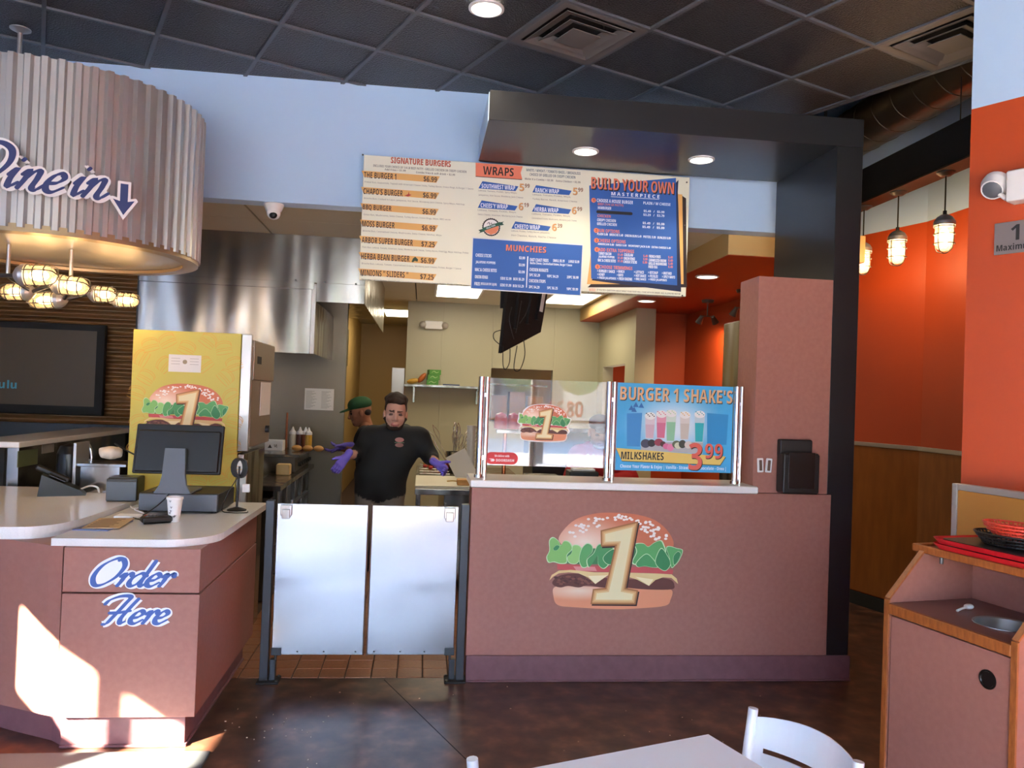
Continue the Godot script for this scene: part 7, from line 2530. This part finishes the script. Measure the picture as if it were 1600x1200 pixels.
func build_people() -> void:
	# cook in a black hoodie facing the room
	var pal := [rgb(196, 146, 124), rgb(24, 23, 25), rgb(120, 108, 94), rgb(36, 34, 34), rgb(112, 96, 190), rgb(50, 34, 28), rgb(172, 106, 98), rgb(92, 70, 62), rgb(70, 48, 40)]
	var Z := -6.3
	var j := {}
	j.neck = pz(618, 676, Z)
	j.rs = pz(577, 683, Z - 0.04)
	j.ls = pz(657, 685, Z)
	j.re = pz(563, 706, Z - 0.02)
	j.rw = pz(540, 715, Z + 0.2)
	j.le = pz(672, 713, Z + 0.06)
	j.lw = pz(684, 726, Z + 0.28)
	j.rh = pz(578, 768, Z - 0.02)
	j.lh = pz(610, 768, Z)
	j.rk = Vector3(j.rh.x - 0.07, 0.47, Z + 0.06)
	j.lk = Vector3(j.lh.x + 0.05, 0.47, Z + 0.04)
	j.ra = Vector3(j.rh.x - 0.1, 0.08, Z - 0.05)
	j.la = Vector3(j.lh.x + 0.06, 0.08, Z - 0.04)
	j.fwd = Vector3(0, 0, 1)
	j.bulk = 1.08
	j.hood = true
	j.sleeve = 0.35
	var t := thing("person", "cook in a black hoodie and khaki trousers with violet gloves, arms spread", "person", Vector3(j.rh.x + 0.06, 0, Z))
	var m := MB.new()
	body(m, j, pal, 0.011)
	var hc := pz(618, 647, Z + 0.03)
	var hb := Basis(Vector3.UP, 0.05) * Basis(Vector3.BACK, -0.04) * Basis(Vector3.RIGHT, 0.08)
	head(m, hc, hb, pal, true)
	hand(m, j.rw, Vector3(-0.4, -0.6, 0.45), Vector3(0.3, 0.2, 1), 0.55, pal)
	hand(m, j.lw, Vector3(0.55, -0.35, 0.5), Vector3(0, 0.3, -1), 1.0, pal)
	shift(m, t.position)
	part(t, "body", m, mats.figure)
	m = hair_cap(hc, hb, pal[HAIR], true)
	shift(m, t.position)
	part(t, "hair", m, mats.figure, "short dark curly hair")
	m = MB.new()
	var lp := pz(624, 693, Z + 0.19) - t.position
	m.flat(disc(lp.x, lp.y + 0.028, 0.034, 0.018), lp.z, Transform3D(), rgb(150, 96, 84))
	m.flat(disc(lp.x, lp.y - 0.012, 0.032, 0.016), lp.z, Transform3D(), rgb(128, 84, 74))
	rect(m, Transform3D(), lp.x - 0.036, lp.y + 0.004, lp.x + 0.036, lp.y + 0.01, lp.z + 0.0005, rgb(90, 110, 80))
	part(t, "chest_print", m, print_mat, "small faded burger print on the chest")
	# cook in profile with a green cap
	pal = [rgb(150, 100, 74), rgb(28, 28, 30), rgb(40, 38, 40), rgb(30, 30, 30), rgb(104, 90, 180), rgb(36, 28, 26), rgb(120, 74, 62), rgb(30, 26, 26), rgb(32, 26, 24)]
	Z = -7.7
	j = {}
	j.neck = pz(571, 664, Z)
	j.rs = pz(574, 678, Z - 0.17)
	j.ls = pz(572, 680, Z + 0.17)
	j.re = pz(563, 706, Z - 0.2)
	j.le = pz(566, 707, Z + 0.22)
	j.rw = pz(532, 700, Z - 0.14)
	j.lw = pz(541, 696, Z + 0.2)
	j.rh = Vector3(j.rs.x + 0.05, 0.86, Z - 0.09)
	j.lh = Vector3(j.rs.x + 0.05, 0.86, Z + 0.09)
	j.rk = Vector3(j.rs.x + 0.03, 0.47, Z - 0.1)
	j.lk = Vector3(j.rs.x + 0.03, 0.47, Z + 0.1)
	j.ra = Vector3(j.rs.x + 0.06, 0.08, Z - 0.1)
	j.la = Vector3(j.rs.x + 0.06, 0.08, Z + 0.1)
	j.fwd = Vector3(-1, 0, 0)
	j.short = true
	j.bulk = 0.94
	t = thing("person", "cook in a green cap and black T-shirt working at the cooking line", "person", Vector3(j.rh.x, 0, Z))
	m = MB.new()
	body(m, j, pal)
	hc = pz(562, 645, Z)
	hb = Basis(Vector3.UP, -PI / 2 + 0.1) * Basis(Vector3.RIGHT, 0.22)
	head(m, hc, hb, pal, false)
	hand(m, j.rw, Vector3(-0.9, -0.3, 0.0), Vector3(0, -1, 0), 0.4, pal)
	hand(m, j.lw, Vector3(-0.85, -0.1, -0.2), Vector3(0, -1, 0.2), 0.45, pal)
	shift(m, t.position)
	part(t, "body", m, mats.figure)
	m = MB.new()
	var f := Field.new(hc - Vector3.ONE * 0.24, hc + Vector3.ONE * 0.24, 0.007)
	f.ell(hc + hb * Vector3(0, 0.08, -0.015), Vector3(0.094, 0.075, 0.116), 0, 0.02, hb)
	f.ell(hc + hb * Vector3(0, 0.046, 0.12), Vector3(0.068, 0.011, 0.066), 0, 0.015, hb * Basis(Vector3.RIGHT, 0.15))
	f.to(m, [rgb(30, 74, 40)])
	shift(m, t.position)
	part(t, "cap", m, mats.figure, "green baseball cap")
	m = MB.new()
	f = Field.new(hc - Vector3.ONE * 0.2, hc + Vector3.ONE * 0.2, 0.008)
	f.ell(hc + hb * Vector3(0, 0.0, -0.06), Vector3(0.076, 0.05, 0.05), 0, 0.02, hb)
	f.to(m, [pal[HAIR]])
	shift(m, t.position)
	part(t, "hair", m, mats.figure)
	# worker in a red hoodie behind the guard glass, looking down at a tray
	pal = [rgb(178, 130, 108), rgb(168, 24, 28), rgb(40, 42, 52), rgb(30, 30, 30), rgb(178, 130, 108), rgb(34, 28, 26), rgb(150, 96, 86), rgb(60, 46, 40), rgb(46, 34, 30)]
	Z = -5.95
	j = {}
	j.neck = pz(936, 698, Z)
	j.rs = pz(903, 712, Z)
	j.ls = pz(972, 714, Z)
	j.re = pz(893, 745, Z + 0.06)
	j.le = pz(985, 748, Z + 0.06)
	j.rw = pz(912, 748, Z + 0.3)
	j.lw = pz(955, 750, Z + 0.3)
	j.rh = Vector3(j.neck.x - 0.09, 0.86, Z - 0.08)
	j.lh = Vector3(j.neck.x + 0.09, 0.86, Z - 0.08)
	j.rk = Vector3(j.neck.x - 0.1, 0.46, Z - 0.02)
	j.lk = Vector3(j.neck.x + 0.1, 0.46, Z - 0.02)
	j.ra = Vector3(j.neck.x - 0.1, 0.08, Z - 0.1)
	j.la = Vector3(j.neck.x + 0.1, 0.08, Z - 0.1)
	j.fwd = Vector3(0, 0, 1)
	j.hood = true
	j.sleeve = 0.85
	t = thing("person", "worker in a red hoodie and dark cap behind the guard glass", "person", Vector3(j.neck.x, 0, Z))
	m = MB.new()
	body(m, j, pal)
	hc = pz(937, 676, Z + 0.05)
	hb = Basis(Vector3.RIGHT, 0.25)
	head(m, hc, hb, pal, false, 1.0)
	hand(m, j.rw, Vector3(0.5, 0.1, 0.6), Vector3(0, 1, 0), 0.5, pal, SKIN)
	hand(m, j.lw, Vector3(-0.5, 0.1, 0.6), Vector3(0, 1, 0), 0.5, pal, SKIN)
	shift(m, t.position)
	part(t, "body", m, mats.figure)
	m = MB.new()
	f = Field.new(hc - Vector3.ONE * 0.24, hc + Vector3.ONE * 0.24, 0.007)
	f.ell(hc + hb * Vector3(0, 0.07, -0.015), Vector3(0.085, 0.064, 0.105), 0, 0.02, hb)
	f.ell(hc + hb * Vector3(0, 0.05, 0.1), Vector3(0.064, 0.012, 0.05), 0, 0.015, hb * Basis(Vector3.RIGHT, 0.2))
	f.to(m, [rgb(34, 30, 32)])
	shift(m, t.position)
	part(t, "cap", m, mats.figure, "dark cap")
	m = MB.new()
	f = Field.new(hc - Vector3.ONE * 0.2, hc + Vector3.ONE * 0.2, 0.006)
	f.ell(hc + hb * Vector3(0, -0.092, 0.045), Vector3(0.05, 0.016, 0.05), 0, 0.01, hb)
	f.to(m, [rgb(214, 212, 208)])
	shift(m, t.position)
	part(t, "face_mask", m, mats.figure, "white mask pulled under the chin")
	m = MB.new()
	lp = pz(925, 714, Z + 0.2) - t.position
	for w in 2:
		m.ribbon(curve2([Vector2(lp.x - 0.05 + 0.02 * w, lp.y - 0.03 * w), Vector2(lp.x - 0.03, lp.y + 0.02 - 0.03 * w), Vector2(lp.x - 0.015, lp.y - 0.03 * w), Vector2(lp.x + 0.01, lp.y + 0.02 - 0.03 * w), Vector2(lp.x + 0.03, lp.y - 0.03 * w)]), 0.002, 0.005, lp.z, Transform3D(), rgb(220, 200, 196))
	part(t, "chest_print", m, print_mat, "small white script print")

func shift(m: MB, by: Vector3) -> void:
	for i in m.v.size(): m.v[i] -= by

# ------------------------------------------------------------------ foreground
func make_chair(called: String, label: String) -> Node3D:
	# local: faces -x, back at +x
	var t := thing(called, label, "chair", Vector3.ZERO, 0, "white metal chairs")
	var wm := mat("chair_white", rgb(200, 206, 214), 0.35, 0.2)
	var m := MB.new()
	for s in [-1.0, 1.0]:
		m = MB.new()
		m.tube(curve3([Vector3(0.24, 0, s * 0.2), Vector3(0.2, 0.44, s * 0.195), Vector3(0.23, 0.78, s * 0.19)], 5), 0.015, 10)
		part(t, "rear_leg", m, wm)
		m = MB.new()
		m.tube([Vector3(-0.2, 0, s * 0.19), Vector3(-0.18, 0.44, s * 0.18)], 0.013, 10)
		part(t, "front_leg", m, wm)
	m = MB.new()
	m.bb(Vector3(-0.22, 0.435, -0.21), Vector3(0.21, 0.46, 0.21), 0.01)
	part(t, "seat", m, wm)
	# bowed back plate with two long slots
	m = MB.new()
	var bands := [[0.5, 0.565, -1.0, 1.0], [0.58, 0.655, -1.0, 1.0], [0.67, 0.775, -1.0, 1.0], [0.565, 0.58, -1.0, -0.86], [0.565, 0.58, 0.86, 1.0], [0.655, 0.67, -1.0, -0.86], [0.655, 0.67, 0.86, 1.0]]
	for b in bands:
		var N := 16
		for k in N:
			var s0: float = lerpf(b[2], b[3], float(k) / N)
			var s1: float = lerpf(b[2], b[3], float(k + 1) / N)
			var P := func(s: float, y: float, back: float) -> Vector3: return Vector3(0.17 + (y - 0.5) * 0.1 + 0.055 * (1.0 - s * s) + 0.04 + back, y - (0.0 if y < 0.77 else 0.02 * s * s), s * 0.185)
			for back in [0.0, 0.004]:
				m.quad(P.call(s0, b[0], back), P.call(s1, b[0], back), P.call(s1, b[1], back), P.call(s0, b[1], back), Vector3(1.0 if back > 0 else -1.0, 0, 0))
			for e in 2: m.quad(P.call(s0, b[e], 0.0), P.call(s1, b[e], 0.0), P.call(s1, b[e], 0.004), P.call(s0, b[e], 0.004), Vector3(0, 1 if e else -1, 0))
	part(t, "back_plate", m, wm)
	return t

func build_foreground() -> void:
	var c0 := py(1107, 1146, 0.74)
	var ang := atan2(0.33, 0.94)
	var t := thing("white_table", "white square cafe table before the serving wall", "table", Vector3(c0.x, 0, c0.z))
	t.basis = Basis(Vector3.UP, ang)
	# local: corner at the origin, top reaches to -x and +z
	var m := MB.new()
	m.bb(Vector3(-0.76, 0.71, 0.0), Vector3(0.0, 0.74, 0.76), 0.004)
	part(t, "table_top", m, mat("table_white", rgb(236, 235, 236), 0.28))
	m = MB.new()
	m.cyl(Vector3(-0.38, 0.02, 0.38), Vector3(-0.38, 0.71, 0.38), 0.035, 0.035, 20)
	part(t, "pedestal", m, mats.black_matte)
	m = MB.new()
	m.bb(Vector3(-0.64, 0.0, 0.35), Vector3(-0.12, 0.025, 0.41), 0.006)
	m.bb(Vector3(-0.41, 0.0, 0.12), Vector3(-0.35, 0.025, 0.64), 0.006)
	part(t, "foot_cross", m, mats.black_matte)
	var a := py(1179, 1106, 0.78)
	var d := Vector3(0.35, 0, 0.94).normalized()
	var ch := make_chair("metal_chair", "white metal chair tucked against the table beside the tray cabinet")
	ch.basis = Basis(Vector3(d.z, 0, -d.x), Vector3.UP, d)
	ch.position = Vector3(a.x, 0, a.z) - ch.basis * Vector3(0.235, 0, -0.19)
	var b := py(735, 1186, 0.78)
	ch = make_chair("metal_chair", "white metal chair on the order desk side of the table")
	ch.basis = Basis(Vector3(-d.z, 0, d.x), Vector3.UP, -d)
	ch.position = Vector3(b.x, 0, b.z) - ch.basis * Vector3(0.235, 0, 0.19)
